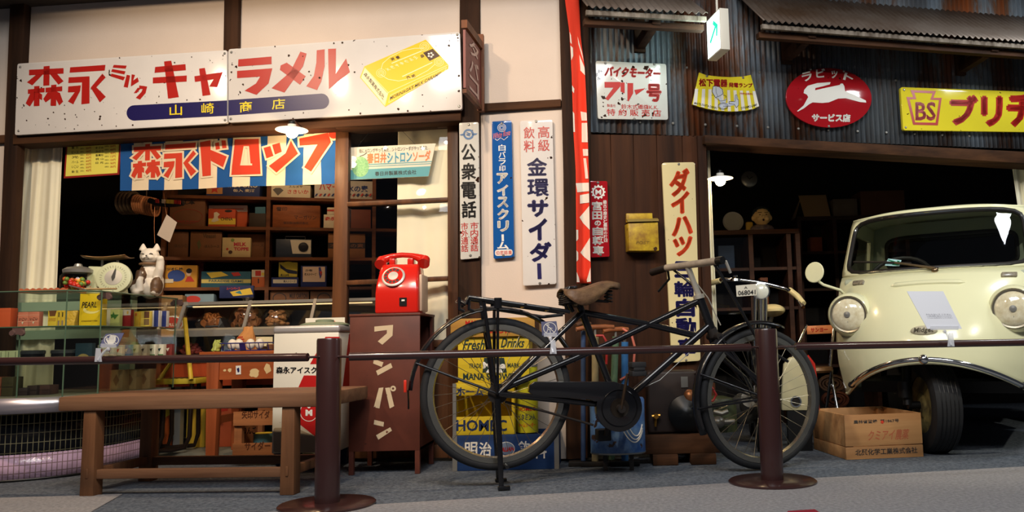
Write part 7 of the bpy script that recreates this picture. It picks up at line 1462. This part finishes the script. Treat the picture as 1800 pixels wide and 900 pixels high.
def cq(a, z0, b, z1): return [(a, -.001, z1), (b, -.001, z1), (b, -.001, z0), (a, -.001, z0)]
m = MB(); m.text('農林省登録', cq(-.15, .168, -.03, .185), .02); m.text('第1867号', cq(-.015, .168, .08, .185), .02); m.text('北興化学工業株式会社', cq(-.15, .018, .165, .048), .02); m.build('black_stencil', M('stencil_ink', (62, 54, 48), .8), t, local=True)
m = MB(); m.text('クミアイ農薬', cq(-.08, .085, .13, .135), .01, shear=.3); m.build('faded_red_stencil', M('faded_red', (176, 92, 62), .8), t, local=True)
m = MB(); m.lathe((-.005, -.0012, .172), [(.008, 0), (.0001, .0005)], 12, (Vector((1, 0, 0)), Vector((0, 0, 1)), Vector((0, -1, 0)))); m.build('knot_hole', M_CR, t, local=True)
# ------------------------------------------------------------------ garage interior
M_CABD = wood('dark_cabinet_wood', (84, 50, 32), (48, 28, 18), 'x', 8, .6)
def cabinet(label, px0, px1, pyt, Y, d, shelves, cols, glass=False):
    a, b = W(px0, 500, Y), W(px1, 500, Y); zt_ = W((px0 + px1) / 2, pyt, Y).z; t = thing('storage_cabinet', label, 'cabinet', ((a.x + b.x) / 2, Y + d / 2, 0))
    def bd(nm, p, q, mat=M_CABD): m = MB(); m.bb(p, q); return m.build(nm, mat, t)
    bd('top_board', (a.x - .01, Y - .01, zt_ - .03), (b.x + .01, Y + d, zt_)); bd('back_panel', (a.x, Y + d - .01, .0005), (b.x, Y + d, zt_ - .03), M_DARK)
    for f in cols: x = a.x + (b.x - a.x) * f; bd('upright', (x - .015, Y, .0005), (x + .015, Y + d - .01, zt_ - .03))
    for py in shelves: z = W((px0 + px1) / 2, py, Y).z; bd('shelf_board', (a.x + .015, Y + .01, z - .02), (b.x - .015, Y + d - .01, z))
    if glass: bd('glass_door', (a.x + .03, Y + .002, .75), ((a.x + b.x) / 2, Y + .006, zt_ - .05), M_PANE)
    return a, b, zt_
a, b, zt1 = cabinet('dark wooden cabinet carrying the doll bust at the back of the garage', 1246, 1406, 404, 5.5, .35, (470, 540, 610), (0, .48, .9, 1), True)
a2, b2, zt2 = cabinet('taller dark wooden cabinet with folded boxes on top, behind the truck', 1410, 1600, 379, 6.35, .35, (440, 505, 570, 640), (0, .33, .66, 1))
def gbox(name, label, x0, x1, y0, y1, Y, d, rgb, cat='box', z=None):
    p, q = W(x0, y0, Y), W(x1, y1, Y); zz = q.z if z is None else z; t = thing(name, label, cat, ((p.x + q.x) / 2, Y + d / 2, zz)); m = MB(); m.bb((p.x, Y, zz), (q.x, Y + d, p.z)); m.build('body', M('box_%d_%d_%d' % rgb, rgb, .75, var=.2, vscale=10), t, bevel=.003); return t
# folded cardboard
p = W(1400, 376, 6.4); z = zt2 + .0005; t = thing('folded_cardboard', 'folded pale cardboard standing like a tent on the tall cabinet', 'cardboard', (p.x + .1, 6.5, z))
ql, qm, qr = W(1398, 378, 6.37), W(1404, 344, 6.5), W(1460, 374, 6.37); qr.z = z; ql.z = z
m = MB(); m.prism([(ql.x, 6.39, z), (ql.x + .02, 6.63, z), (qm.x + .02, 6.51, qm.z)], (.004, 0, 0)); m.prism([(qm.x, 6.51, qm.z), (W(1452, 344, 6.51).x, 6.51, qm.z), (qr.x, 6.37, z), (ql.x + .07, 6.37, z)], (0, .004, .004)); m.build('sheet', M('kraft_card', (168, 138, 98), .85), t)
gbox('cardboard_box', 'low grey cardboard box next to the folded cardboard on the cabinet', 1464, 1508, 350, 377, 6.41, .2, (110, 96, 80), z=zt2 + .0005)
gbox('wooden_box', 'big dim wooden box at the far end of the tall cabinet', 1512, 1592, 336, 377, 6.43, .24, (96, 58, 34), 'box', z=zt2 + .0005)
gbox('cardboard_box', 'small orange-brown box on a shelf of the tall cabinet', 1424, 1446, 417, 440, 6.41, .12, (140, 70, 36), z=W(1505, 440, 6.35).z + .0005)
gbox('cardboard_box', 'small brown box on the lower cabinet shelf beside the glass door', 1336, 1352, 488, 540, 5.56, .12, (120, 66, 36), z=W(1326, 540, 5.5).z + .0005)
gbox('tin_box', 'dark blue tin behind the cabinet glass door', 1262, 1292, 432, 470, 5.58, .12, (40, 56, 80), z=W(1326, 470, 5.5).z + .0005)
# round-headed child bust
c = W(1340, 404, 5.62); c.z = zt1 + .0005; t = thing('doll_bust', 'painted pottery bust of a round-faced child on the dark cabinet', 'figurine', c)
m = MB(); m.ball((0, 0, .105), (.062, .056, .066)); m.ball((-.058, .0, .095), (.014, .016, .02)); m.ball((.058, .0, .095), (.014, .016, .02)); m.ball((0, -.056, .098), (.011, .012, .011)); m.ball((-.026, -.04, .085), (.02, .016, .018)); m.ball((.026, -.04, .085), (.02, .016, .018)); m.build('head', paint('doll_skin', (226, 186, 120), .5), t, local=True, remesh=.004)
m = MB(); m.ball((0, .012, .125), (.064, .056, .055)); m.build('hair', paint('doll_hair', (44, 50, 48), .6), t, local=True, smooth=True); m = MB(); m.ball((0, .01, .02), (.085, .055, .036)); m.build('kimono', M('doll_kimono', (90, 76, 84), .6, rgb2=(150, 128, 110), vscale=30), t, local=True, smooth=True); m = MB(); m.box((-.085, .02, .04), (.05, .03, .07)); m.build('cushion', paint('doll_yellow', (190, 150, 50), .6), t, local=True, bevel=.012)
m = MB()
for sx in (-.022, .022): m.ball((sx, -.054, .112), (.006, .004, .003)); m.tube([(sx - .013, -.05, .126), (sx + .013, -.051, .127)], .002, 5)
m.ball((0, -.058, .075), (.007, .004, .008)); m.build('painted_face', paint('doll_ink', (70, 30, 24), .6), t, local=True)
c = W(1289, 390, 5.62); t = thing('plate', 'dim round plate standing on the dark cabinet beside the doll', 'plate', (c.x, 5.62, zt1 + .0005)); m = MB(); m.lathe((c.x, 5.64, zt1 + .075), [(.072, .012), (.07, .018), (.045, .006), (.0001, .004)], 28, (Vector((1, 0, 0)), Vector((0, .2, .98)), Vector((0, -.98, .2)))); m.build('dish', paint('plate_grey', (150, 146, 136), .4), t, smooth=True); m = MB(); m.bb((c.x - .03, 5.65, zt1 + .0005), (c.x + .03, 5.68, zt1 + .03)); m.build('stand', M_DW, t)
c = W(1317, 315, 6.98); t = thing('wall_clock', 'dim round clock on the dark back wall of the garage', 'clock', c); m = MB(); m.lathe(c, [(.07, -.015), (.07, .0), (.062, .004)], 28, axr); m.build('case', M_STEEL, t, smooth=True); m = MB(); m.lathe(c, [(.06, .002), (.0001, .0045)], 28, axr); m.build('clock_face', paint('clock_grey', (150, 146, 138), .5), t); m = MB(); m.tube([c + Vector((0, -.006, 0)), c + Vector((.03, -.006, .02))], .003, 5); m.tube([c + Vector((0, -.006, 0)), c + Vector((-.02, -.006, .03))], .003, 5); m.build('clock_hand', M_BLACK, t)
lamp('enamel lamp with a lit bulb at the garage door edge', W(1266, 314, 4.55), .072, 3, 0.35)
cloth('pale cloth edge hanging beside the garage door post', 'curtain', RW, (1243, 262), (1247, 262), (1262, 600), (1252, 610), -0.16, 1.5, .006, M_CURT, nx=16)
cloth('gathered cream cloth hanging at the far end of the garage beam', 'curtain', RW, (1776, 272), (1830, 275), (1850, 470), (1800, 440), -0.12, 3, .02, M_CURT, nx=40)
# ------------------------------------------------------------------ moped
M_MOP = M('moped_black', (24, 24, 26), .25, coat=.4); M_MCR = M('moped_cream', (216, 196, 140), .35)
c = G(1338, 770); mc = Vector((W(1338, 512, 4.42).x, 4.42, 0)); t = thing('moped', 'chrome-handled moped with a white number plate behind the bicycle front wheel', 'moped', mc)
q = lambda px, py, Y=4.42: W(px, py, Y)
c = q(1338, 512, 4.36); d_ = Vector((-.2, -.97, .0)).normalized(); x_ = Vector((d_.y, -d_.x, 0)) * -1; ax2 = (x_, Vector((0, 0, 1)), d_)
m = MB(); m.lathe(c, [(.02, -.09), (.040, -.05), (.046, 0), (.046, .008), (.04, .01)], 28, ax2, caps=False); hl = m.build('headlight', M_CHROME, t, smooth=True); m = MB(); m.lathe(c, [(.041, .006), (.03, .014), (.0001, .018)], 24, ax2); m.build('headlight_lens', M('moped_lens', (220, 220, 206), .1, coat=1), hl, smooth=True)
m = MB(); m.tube([q(1252, 497, 4.5), q(1270, 491, 4.46), q(1300, 492, 4.42), q(1340, 497, 4.42), q(1382, 507, 4.4), q(1398, 517, 4.34), q(1412, 540, 4.25)], .011, 12); m.build('handlebar', M_CHROME, t, smooth=True); m = MB(); m.tube([q(1388, 510, 4.39), q(1402, 521, 4.32), q(1412, 534, 4.27)], .016, 10); m.build('grip', M_MCR, t, smooth=True); m = MB(); m.tube([q(1245, 499, 4.52), q(1266, 493, 4.47)], .015, 10); m.build('grip', M_MCR, t, smooth=True)
m = MB(); m.lathe(q(1293, 494, 4.42), [(.03, 0), (.027, .012), (.012, .022), (.012, .03)], 18); m.build('bell', M_CHROME, t, smooth=True)
m = MB(); m.prism([q(1293.5, 502, 4.33), q(1329, 499, 4.33), q(1330, 519, 4.33), q(1295, 521.5, 4.33)], (0, .003, 0)); pl = m.build('number_plate', paint('plate_white', (206, 200, 184), .5), t); m = MB(); m.text('068041', [q(1297, 511, 4.328), q(1328, 509, 4.328), q(1328, 517.5, 4.328), q(1297.5, 519.5, 4.328)], .02); m.text('A', [q(1308, 503.5, 4.328), q(1314, 503, 4.328), q(1314, 507.5, 4.328), q(1308, 508, 4.328)], .0); m.build('plate_lettering', M_INKK, pl)
for px in (1327, 1346): m = MB(); m.tube([q(px, 520, 4.4), q(px - 1, 600, 4.42), q(px - 2, 700, 4.44)], .010, 10); m.build('fork_leg', M_CHROME, t, smooth=True)
m = MB(); m.tube([q(1337, 522, 4.43), q(1338, 575, 4.46)], .018, 10); m.build('steering_tube', M_CHROME, t, smooth=True)
wc = Vector((q(1337, 700, 4.44).x, 4.46, .262)); hx_ = Vector((-.12, -.99, 0)).normalized(); lx = Vector((hx_.y, -hx_.x, 0)); m = MB(); m.lathe(wc, [(.22, -.02), (.245, -.028), (.26, 0), (.245, .028), (.22, .02)], 36, (hx_, Vector((0, 0, 1)), lx), caps=False); m.build('tyre', M_TYRE, t, smooth=True)
for i in range(16): a_ = i * .3927; m = MB(); m.cyl(wc + lx * .02 * (1 if i % 2 else -1), wc + hx_ * (.22 * math.cos(a_)) + Vector((0, 0, .22 * math.sin(a_))), .0016, n=5); m.build('spoke', M_SPOKE, t)
m = MB(); rows = []
for i in range(16):
    a_ = R(20 + 130 * i / 15); rows.append([wc + hx_ * ((.285 - .012 * abs(j - 2) ** 2 / 2) * math.cos(a_)) + Vector((0, 0, (.285 - .012 * abs(j - 2) ** 2 / 2) * math.sin(a_))) + lx * (.045 * (j - 2) / 2) for j in range(5)])
m.grid(rows); m.build('mudguard', M_MOP, t, smooth=True, solid=.003)
m = MB(); m.tube([q(1345, 575, 4.5), Vector((mc.x + .05, 4.9, .4)), Vector((mc.x + .08, 5.1, .5))], .03, 12); m.build('frame', M_MOP, t, smooth=True); m = MB(); m.ball(Vector((q(1356, 546, 4.85).x, 4.85, q(1356, 546, 4.85).z)), (.075, .15, .038), 18); m.build('saddle', M_MCR, t, smooth=True); m = MB(); m.tube([Vector((q(1356, 550, 4.85).x, 4.86, q(1356, 556, 4.85).z)), Vector((mc.x + .06, 4.92, .42))], .016, 8); m.build('seat_post', M_STEEL, t)
m = MB(); m.ball((mc.x - .06, 4.72, .2), (.09, .12, .09), 14); m.cyl((mc.x - .06, 4.66, .2), (mc.x - .06, 4.56, .26), .05); m.build('engine_block', M('alloy_dull', (120, 116, 108), .4, .7), t, smooth=True)
wc2 = Vector((mc.x + .06, 5.15, .262)); m = MB(); m.lathe(wc2, [(.22, -.02), (.245, -.028), (.26, 0), (.245, .028), (.22, .02)], 32, (hx_, Vector((0, 0, 1)), lx), caps=False); m.build('tyre', M_TYRE, t, smooth=True)
# cream shield, stool, belts
t = thing('leg_shield', 'cream scooter leg shield with a red edge behind the bicycle wheel', 'scooter part', W(1405, 740, 4.4)); sh = [(1378, 640), (1388, 628), (1420, 626), (1430, 640), (1436, 690), (1437, 722), (1374, 722), (1374, 690)]
m = MB(); m.prism([W(x, y, 4.38) for x, y in sh], (0, .03, 0)); m.build('shield', M('shield_cream', (186, 176, 138), .35), t, bevel=.01)
m = MB(); m.tube([W(x, y, 4.375) for x, y in ((1418, 626), (1429, 640), (1436, 690), (1437, 722))], .012, 8); m.build('red_edge', M_INKR, t, smooth=True); m = MB(); m.tube([W(1399, 706, 4.378) + Vector((.026 * math.cos(a * .3927), 0, .026 * math.sin(a * .3927))) for a in range(16)], .006, 6, True); m.build('port_ring', M_CHROME, t); m = MB(); m.lathe(W(1399, 706, 4.377), [(.022, 0), (.0001, .001)], 18, axr); m.build('port', M_DARK, t)
gz = W(1405, 722, 4.38).z
if gz > .002: m = MB(); m.bb((W(1384, 722, 4.38).x, 4.385, .0005), (W(1426, 722, 4.38).x, 4.41, gz)); m.build('lower_stand', M_BLACK, t)
c = Vector((W(1424, 648, 4.62).x, 4.62, W(1436, 648, 4.62).z)); t = thing('folding_chair', 'round-seated metal folding chair with an orange lettered backrest beside the truck', 'chair', (c.x, c.y, 0))
m = MB(); m.lathe(c, [(.115, -.02), (.125, -.008), (.12, .008), (.11, .012)], 32); m.build('seat', M('seat_brown', (110, 78, 48), .4, .3), t, smooth=True)
m = MB(); bq_ = [W(1418, 573, 4.76), W(1464, 571, 4.76), W(1464, 586, 4.76), W(1419, 588, 4.76)]; m.prism(bq_, (0, .012, 0)); bk = m.build('backrest', paint('chair_orange', (216, 128, 70), .5), t, bevel=.003); m = MB(); m.text('サンヨー', [W(1425, 576.5, 4.758), W(1455, 575, 4.758), W(1455, 583, 4.758), W(1425, 584, 4.758)], .03); m.build('red_lettering', M_INKR, bk)
for x0, dx in ((1418, -.0), (1466, .0)): 
    p_ = W(x0, 572, 4.77); m = MB(); m.tube([p_, Vector((c.x + (-.12 if x0 < 1440 else .12), 4.66, c.z)), Vector((c.x + (-.125 if x0 < 1440 else .125), 4.47, .012))], .009, 10); m.build('frame_tube', M_CHROME, t, smooth=True); m = MB(); m.tube([Vector((c.x + (-.10 if x0 < 1440 else .10), 4.55, c.z - .01)), Vector((c.x + (-.105 if x0 < 1440 else .105), 4.84, .012))], .009, 10); m.build('leg', M_CHROME, t, smooth=True)
for i, (px, py, lb) in enumerate(((1462, 674, 'roll of brown belt lying topmost on the pile beside the truck'), (1468, 702, 'roll of orange-brown belt under another roll beside the truck'))):
    c = W(px, py, 5.0); t = thing('belt_roll', lb, 'belt', c); m = MB()
    for k in range(3): m.tube([c + Vector(((.075 - .02 * k) * math.cos(a * .3927), (k % 2) * .01, (.045 - .012 * k) * math.sin(a * .3927))) for a in range(16)], .010, 6, True, flat=2.2)
    m.build('belt', M('belt_brown_%d' % i, ((92, 62, 38), (110, 58, 34))[i], .6), t, smooth=True)
# ------------------------------------------------------------------ barrier
M_BAR = M('barrier_brown', (58, 34, 32), .28, coat=.3)
posts = []
for px, py, lb in ((575, 890, 'dark brown barrier post standing before the bench'), (1358, 849, 'dark brown barrier post standing before the bicycle front wheel')):
    c = G(px, py); posts.append(c); t = thing('barrier_post', lb, 'barrier post', c)
    m = MB(); m.lathe(c, [(.178, .0045), (.178, .010), (.172, .0145), (.06, .016)], 48); m.build('base', M_BAR, t, smooth=True)
    m = MB(); m.lathe(c, [(.046, .012), (.046, .620), (.043, .627), (.001, .628)], 32); m.build('post', M_BAR, t, smooth=True)
def bar(label, a, b, pins):
    a, b = Vector(a), Vector(b); t = thing('barrier_bar', label, 'barrier bar', (a + b) / 2); m = MB(); m.tube([a, b], .0155, 20); m.build('tube', M_BAR, t, smooth=True)
    for p_, q_ in pins: m = MB(); m.tube([p_, q_], .0045, 8); m.build('pin', M_BAR, t)
def toward(p, q, r): p, q = Vector(p), Vector(q); d_ = (q - p); return p + d_.normalized() * r
A0, A1 = W(-120, 637, 3.3), W(541, 628, 3.10); P0 = Vector((posts[0].x, posts[0].y, A1.z)); B0, B1 = W(614, 627, 3.14), W(1319, 610.5, 3.41); P1 = Vector((posts[1].x, posts[1].y, B1.z)); C0_, C1_ = W(1398, 609, 3.47), W(1900, 600, 3.62)
bar('brown barrier bar crossing the glass showcase and egg table', A0, A1, [(A1, toward(P0, A1, .044))]); bar('long brown barrier bar crossing the bicycle', B0, B1, [(B0, toward(P0, B0, .044)), (B1, toward(P1, B1, .044))]); bar('brown barrier bar crossing the front of the truck', C0_, C1_, [(C0_, toward(P1, C0_, .044))])
M_CLEAR = M('clear_plastic', (226, 228, 236), .12, alpha=.5, coat=.5)
def clip(name, label, Y, card, rgb, cl, extra):
    t = thing(name, label, 'sign', W(cl[0][0], cl[0][1], Y)); pl = Plane((0, Y, 0), 0.0)
    m = MB(); plate(m, pl, card, 0.0, .0025); m.build('card', paint('card_%d' % rgb[0], rgb, .4), t)
    m = MB(); x0 = (card[3][0] + card[2][0]) / 2; yb = max(card[2][1], card[3][1]); w_ = (card[2][0] - card[3][0]) * .4
    plate(m, pl, [(x0 - w_, yb - 5), (x0 + w_, yb - 5), (x0 + w_, yb + 2), (x0 - w_, yb + 2)], .004, .008); m.build('card_holder', M_CLEAR, t)
    m = MB(); m.ball(W(x0, yb + 5, Y), .008, 10); a, b = cl; m.tube([W(x0, yb + 3, Y), W(x0 + (b[0] - x0) * .5, yb + (b[1] - yb) * .45, Y - .004), W(*b, Y - .02)], .0075, 8, flat=.6); m.build('clip_arm', M_CLEAR, t, smooth=True)
    m = MB(); bw = 6; plate(m, Plane((0, Y - .018, 0), 0.0), [(b[0] - bw * .6, b[1] - 22), (b[0] + bw * .6, b[1] - 22), (b[0] + bw, b[1] + 2), (b[0] - bw, b[1] + 2)], 0, .005); m.build('clip_jaw', M_CLEAR, t)
    extra(t, pl); return t
def hand_icon(t, pl):
    ink = Ink(pl, .001); cx, cy = 196, 597.5; ink.ringp(cx, cy, 13.2, 9.6, 1.2)
    ink.poly([(190, 605), (187.5, 600), (185.6, 595.5), (188, 595), (191, 598.5), (192.5, 592), (194.5, 588.8), (197.2, 588), (200, 588.2), (203.6, 590), (203.4, 599), (198, 606)]); ink.line([(184.5, 592), (206, 604.5)], 1.0); ink.done('hand_icon', M_INKW, t)
    ink = Ink(pl, .0016); 
    for x in (194.8, 197.6, 200.4): ink.line([(x, 590), (x - 1.5, 597)], .35)
    ink.done('finger_line', paint('card_slate_line', (96, 98, 130)), t)
clip('clip_sign', 'slate card with a white crossed hand clipped to the barrier at the showcase', 3.17, [(186, 587), (218, 585), (207, 608.5), (174, 609)], (104, 106, 140), ((182, 612), (172, 634)), hand_icon)
def foot_icon(t, pl):
    ink = Ink(pl, .001); ink.ringp(966.5, 577, 11.5, 10.5, 1.0); ink.line([(958.5, 569.5), (974.5, 584.5)], 1.0); ink.ringp(963.5, 571, 2, 2, .8, 12); ink.line([(963.5, 573), (963, 579), (961, 584.5)], .9); ink.line([(963.5, 574), (968, 577), (971, 577)], .9); ink.line([(963, 579), (967, 580), (967.5, 585)], .9); ink.done('walker_icon', M_INKW, t)
clip('clip_sign', 'slate card with a crossed walking figure clipped to the bar before the rear wheel', 3.25, [(951, 565.5), (978, 564.5), (982, 589), (953, 590)], (92, 94, 122), ((968, 592), (972.5, 620)), foot_icon)
def paper_text(t, pl):
    ink = Ink(pl, .001)
    for i in range(3): ink.t(('さわらないで ください', 'この車は実際に使われていたものです', 'ごらんになるだけに してください')[i], [(1627 + i * 1.5, 551.5 + i * 3), (1671 + i * 1.5, 551.5 + i * 3), (1672 + i * 1.5, 553.7 + i * 3), (1628 + i * 1.5, 553.7 + i * 3)], .0)
    ink.done('grey_lettering', paint('paper_ink', (130, 130, 140)), t)
clip('clip_sign', 'white paper notice clipped to the bar before the cream truck', 3.5, [(1594, 512), (1658, 512), (1691, 578), (1630, 578)], (226, 228, 238), ((1668, 582), (1672, 607)), paper_text)
# ------------------------------------------------------------------ exit sign
t = thing('exit_sign', 'lit white and green exit sign box hanging from a rod by the awnings', 'exit sign', (.57, 4.0, 1.978))
_f = lambda px, py, Y: Vector((W(px, py, Y).x, Y, 0))
Fa, Na = _f(1243, 72, 4.12), _f(1266, 50, 3.95); Nb = Na + Vector((.047, .012, 0)); Fb = Fa + Vector((.047, .012, 0)); zA, zB = W(1245, 107, 4.12).z, W(1241, 37, 4.12).z
m = MB(); z0 = Vector((0, 0, zA)); z1 = Vector((0, 0, zB)); m.hexa([Fa + z0, Na + z0, Nb + z0, Fb + z0], [Fa + z1, Na + z1, Nb + z1, Fb + z1]); m.build('casing', paint('exit_casing', (226, 220, 204), .4), t, bevel=.003)
EP = Plane(Fa, u=(Na - Fa)); L_ = (Na - Fa).length
M_EXIT = M('lit_panel', (226, 255, 248), emit=3.2); M_EXG = M('lit_green', (40, 220, 180), emit=0.9)
m = MB(); m.prism([EP.at(.006, zA + .008, .0012), EP.at(L_ - .006, zA + .008, .0012), EP.at(L_ - .006, zB - .008, .0012), EP.at(.006, zB - .008, .0012)], EP.n * -.002); m.build('lit_panel', M_EXIT, t)
def ep(u, v): return EP.at(L_ * u, zA + (zB - zA) * v, .002)
m = MB(); m.poly([ep(.22, .40), ep(.30, .33), ep(.72, .60), ep(.66, .68)]); m.poly([ep(.55, .84), ep(.86, .64), ep(.80, .38), ep(.70, .40), ep(.72, .60), ep(.48, .76)]); m.build('green_arrow', M_EXG, t)
m = MB(); m.poly([ep(.12, .10), ep(.16, .10), ep(.16, .22), ep(.12, .22)]); m.poly([ep(.2, .1), ep(.23, .1), ep(.28, .2), ep(.25, .24)]); m.build('green_figure', M_EXG, t)
m = MB(); cT = (Fa + Nb) / 2; m.tube([cT + z1, cT + Vector((0, 0, 2.72))], .006, 8); m.build('rod', paint('exit_casing', (226, 220, 204), .4), t)
pl_ = bpy.data.lights.new('exit_glow', 'AREA'); pl_.energy = 1.6; pl_.color = (.75, 1, .95); pl_.size = .17; eo = bpy.data.objects.new('exit_glow', pl_); COL.objects.link(eo); eo.location = EP.at(L_ / 2, (zA + zB) / 2, .012); eo.rotation_euler = EP.n.to_track_quat('-Z', 'Z').to_euler()
# ------------------------------------------------------------------ letter box on the boards
c = RW.hit(1131, 440, .05); t = thing('letter_box', 'rusty yellow metal letter box on the dark boards', 'letter box', c)
M_LB = M('rusty_yellow', (206, 172, 40), .5, rgb2=(150, 110, 34), vscale=18, chips=.9, chip_rgb=(70, 44, 24), chip_scale=24)
def rwbox(pts, o0, o1, name, mat, **k): m = MB(); m.prism([RW.hit(x, y, o0) for x, y in pts], RW.n * (o1 - o0)); return m.build(name, mat, t, **k)
rwbox([(1104, 392), (1157, 390), (1159, 441), (1106, 441)], .075, .005, 'body', M_LB, bevel=.005); rwbox([(1101, 375), (1147, 374.5), (1147.5, 391), (1101, 391)], .022, .005, 'back_plate', M_LB, bevel=.003)
m = MB(); m.prism([RW.hit(1103, 390, .085), RW.hit(1158, 388.5, .085), RW.hit(1156, 386, .01), RW.hit(1101, 387, .01)], (0, 0, .008)); m.build('lid', M('letter_lid', (150, 126, 60), .5, chips=.6), t)
ink = Ink(RW, .0762); ink.t('POST', (1118, 424, 1142, 429), .0, shear=.2); ink.done('faint_lettering', paint('faint_ink', (120, 96, 40)), t)
# ------------------------------------------------------------------ red and white hanging banner
t = thing('tall_banner', 'tall narrow red cloth banner with white characters hanging at the corner post', 'banner', RW.hit(1025, 500, .09))
LE = [(991, -30), (993, 0), (1001, 57), (1005, 130), (1008, 230), (1012, 300), (1013, 400), (1014, 498)]; RE = [(1017, -30), (1018, 0), (1021, 67), (1028, 120), (1033, 230), (1035, 300), (1037, 400), (1039, 496)]
def bpt(u, y, lift=0.0):
    def it(E):
        for (x0, y0), (x1, y1) in zip(E, E[1:]):
            if y <= y1: return x0 + (x1 - x0) * (y - y0) / (y1 - y0)
        return E[-1][0]
    x = it(LE) + (it(RE) - it(LE)) * u; fold = .012 * math.cos(u * 6.28) * min(1, max(0.2, y / 200)) + .006 * math.sin(y * .02 + u * 3)
    return RW.hit(x, y, .10 + fold + lift)
m = MB(); m.grid([[bpt(i / 14, -30 + 528 * j / 40) for i in range(15)] for j in range(41)]); m.build('red_cloth', M('banner_red', (226, 56, 28), .85), t, smooth=True, solid=.002, angle=180)
def bstrip(name, polys):
    m = MB()
    for u0, y0, u1, y1, u2, y2, u3, y3 in polys:
        m.grid([[bpt((u0 + (u1 - u0) * i / 6) * (1 - j / 6) + (u3 + (u2 - u3) * i / 6) * j / 6, (y0 + (y1 - y0) * i / 6) * (1 - j / 6) + (y3 + (y2 - y3) * i / 6) * j / 6, .0035) for i in range(7)] for j in range(7)])
    m.build(name, M_CW if False else M('banner_white', (236, 222, 204), .85), t, smooth=True)
bstrip('white_lettering', [(.02, 56, .12, 62, .15, 78, .02, 74), (.02, 80, .22, 84, .2, 98, .03, 106), (.72, 64, .95, 92, .98, 108, .72, 78), (.7, 96, .98, 118, .98, 132, .66, 124), (.0, 150, .16, 156, .12, 164, .0, 160), (.0, 196, .1, 200, .1, 232, .0, 232), (.55, 196, .98, 198, .98, 212, .6, 212), (.6, 216, .98, 216, .98, 250, .55, 250), (.6, 262, .98, 262, .98, 274, .62, 274), (.62, 278, .82, 278, .95, 314, .72, 314), (.0, 322, .98, 321, .98, 336, .1, 338), (.3, 343, .98, 340, .98, 356, .3, 358), (.25, 382, .98, 362, .98, 404, .5, 392), (.0, 404, .14, 404, .14, 420, .0, 424), (.28, 444, .98, 418, .98, 460, .55, 452), (.0, 440, .12, 444, .12, 456, .0, 460), (.0, 478, .15, 488, .2, 496, .0, 496), (.7, 492, .98, 470, .98, 495, .72, 496)])
m = MB(); m.tube([RW.hit(985, -34, .10), RW.hit(1030, -30, .10)], .008, 8); m.build('banner_rod', M_DW, t)
# ------------------------------------------------------------------ projecting signboard
t = thing('projecting_sign', 'dull red signboard in a wooden frame jutting out beside the long white sign', 'sign', (-.645, 4.05, 1.815))
Wp, Np = Vector((W(843, 140, 4.17).x, 4.17, 0)), Vector((W(814, 85, 3.86).x, 3.86, 0)); zz = lambda v: Vector((0, 0, v)); side = Vector((1, -.05, 0)).normalized()
m = MB(); m.hexa([Wp + zz(1.82), Np + zz(1.82), Np + zz(2.11), Wp + zz(2.11)], [Wp + zz(1.82) + side * .012, Np + zz(1.82) + side * .012, Np + zz(2.11) + side * .012, Wp + zz(2.11) + side * .012]); m.build('panel', M('signboard_red', (124, 50, 42), .5, var=.2, vscale=8), t)
PPl = Plane(Np + side * .0135, u=(Wp - Np)); Lp = (Wp - Np).length
m = MB(); 
for i, ch in enumerate('タバコ'): m.text(ch, [PPl.at(.06, 2.10 - .095 * i, .001), PPl.at(.24, 2.10 - .095 * i, .001), PPl.at(.24, 2.02 - .095 * i, .001), PPl.at(.06, 2.02 - .095 * i, .001)], .02)
m.build('faded_lettering', paint('faded_white', (190, 150, 136)), t)
M_FRM = wood('frame_wood', (120, 70, 40), (78, 44, 26), 'z', 10)
m = MB(); m.bar(Wp + zz(1.79) + side * .006, Wp + zz(2.2) + side * .006, .035, .035, (0, 1, 0)); m.build('frame_post', M_FRM, t); m = MB(); m.bar(Wp + zz(2.14) + side * .006, Np + zz(2.14) + side * .006, .03, .04); m.build('frame_arm', M_FRM, t); m = MB(); m.bar(Wp + zz(1.805) + side * .006, Np + zz(1.805) + side * .006, .02, .02); m.build('frame_rail', M_FRM, t)
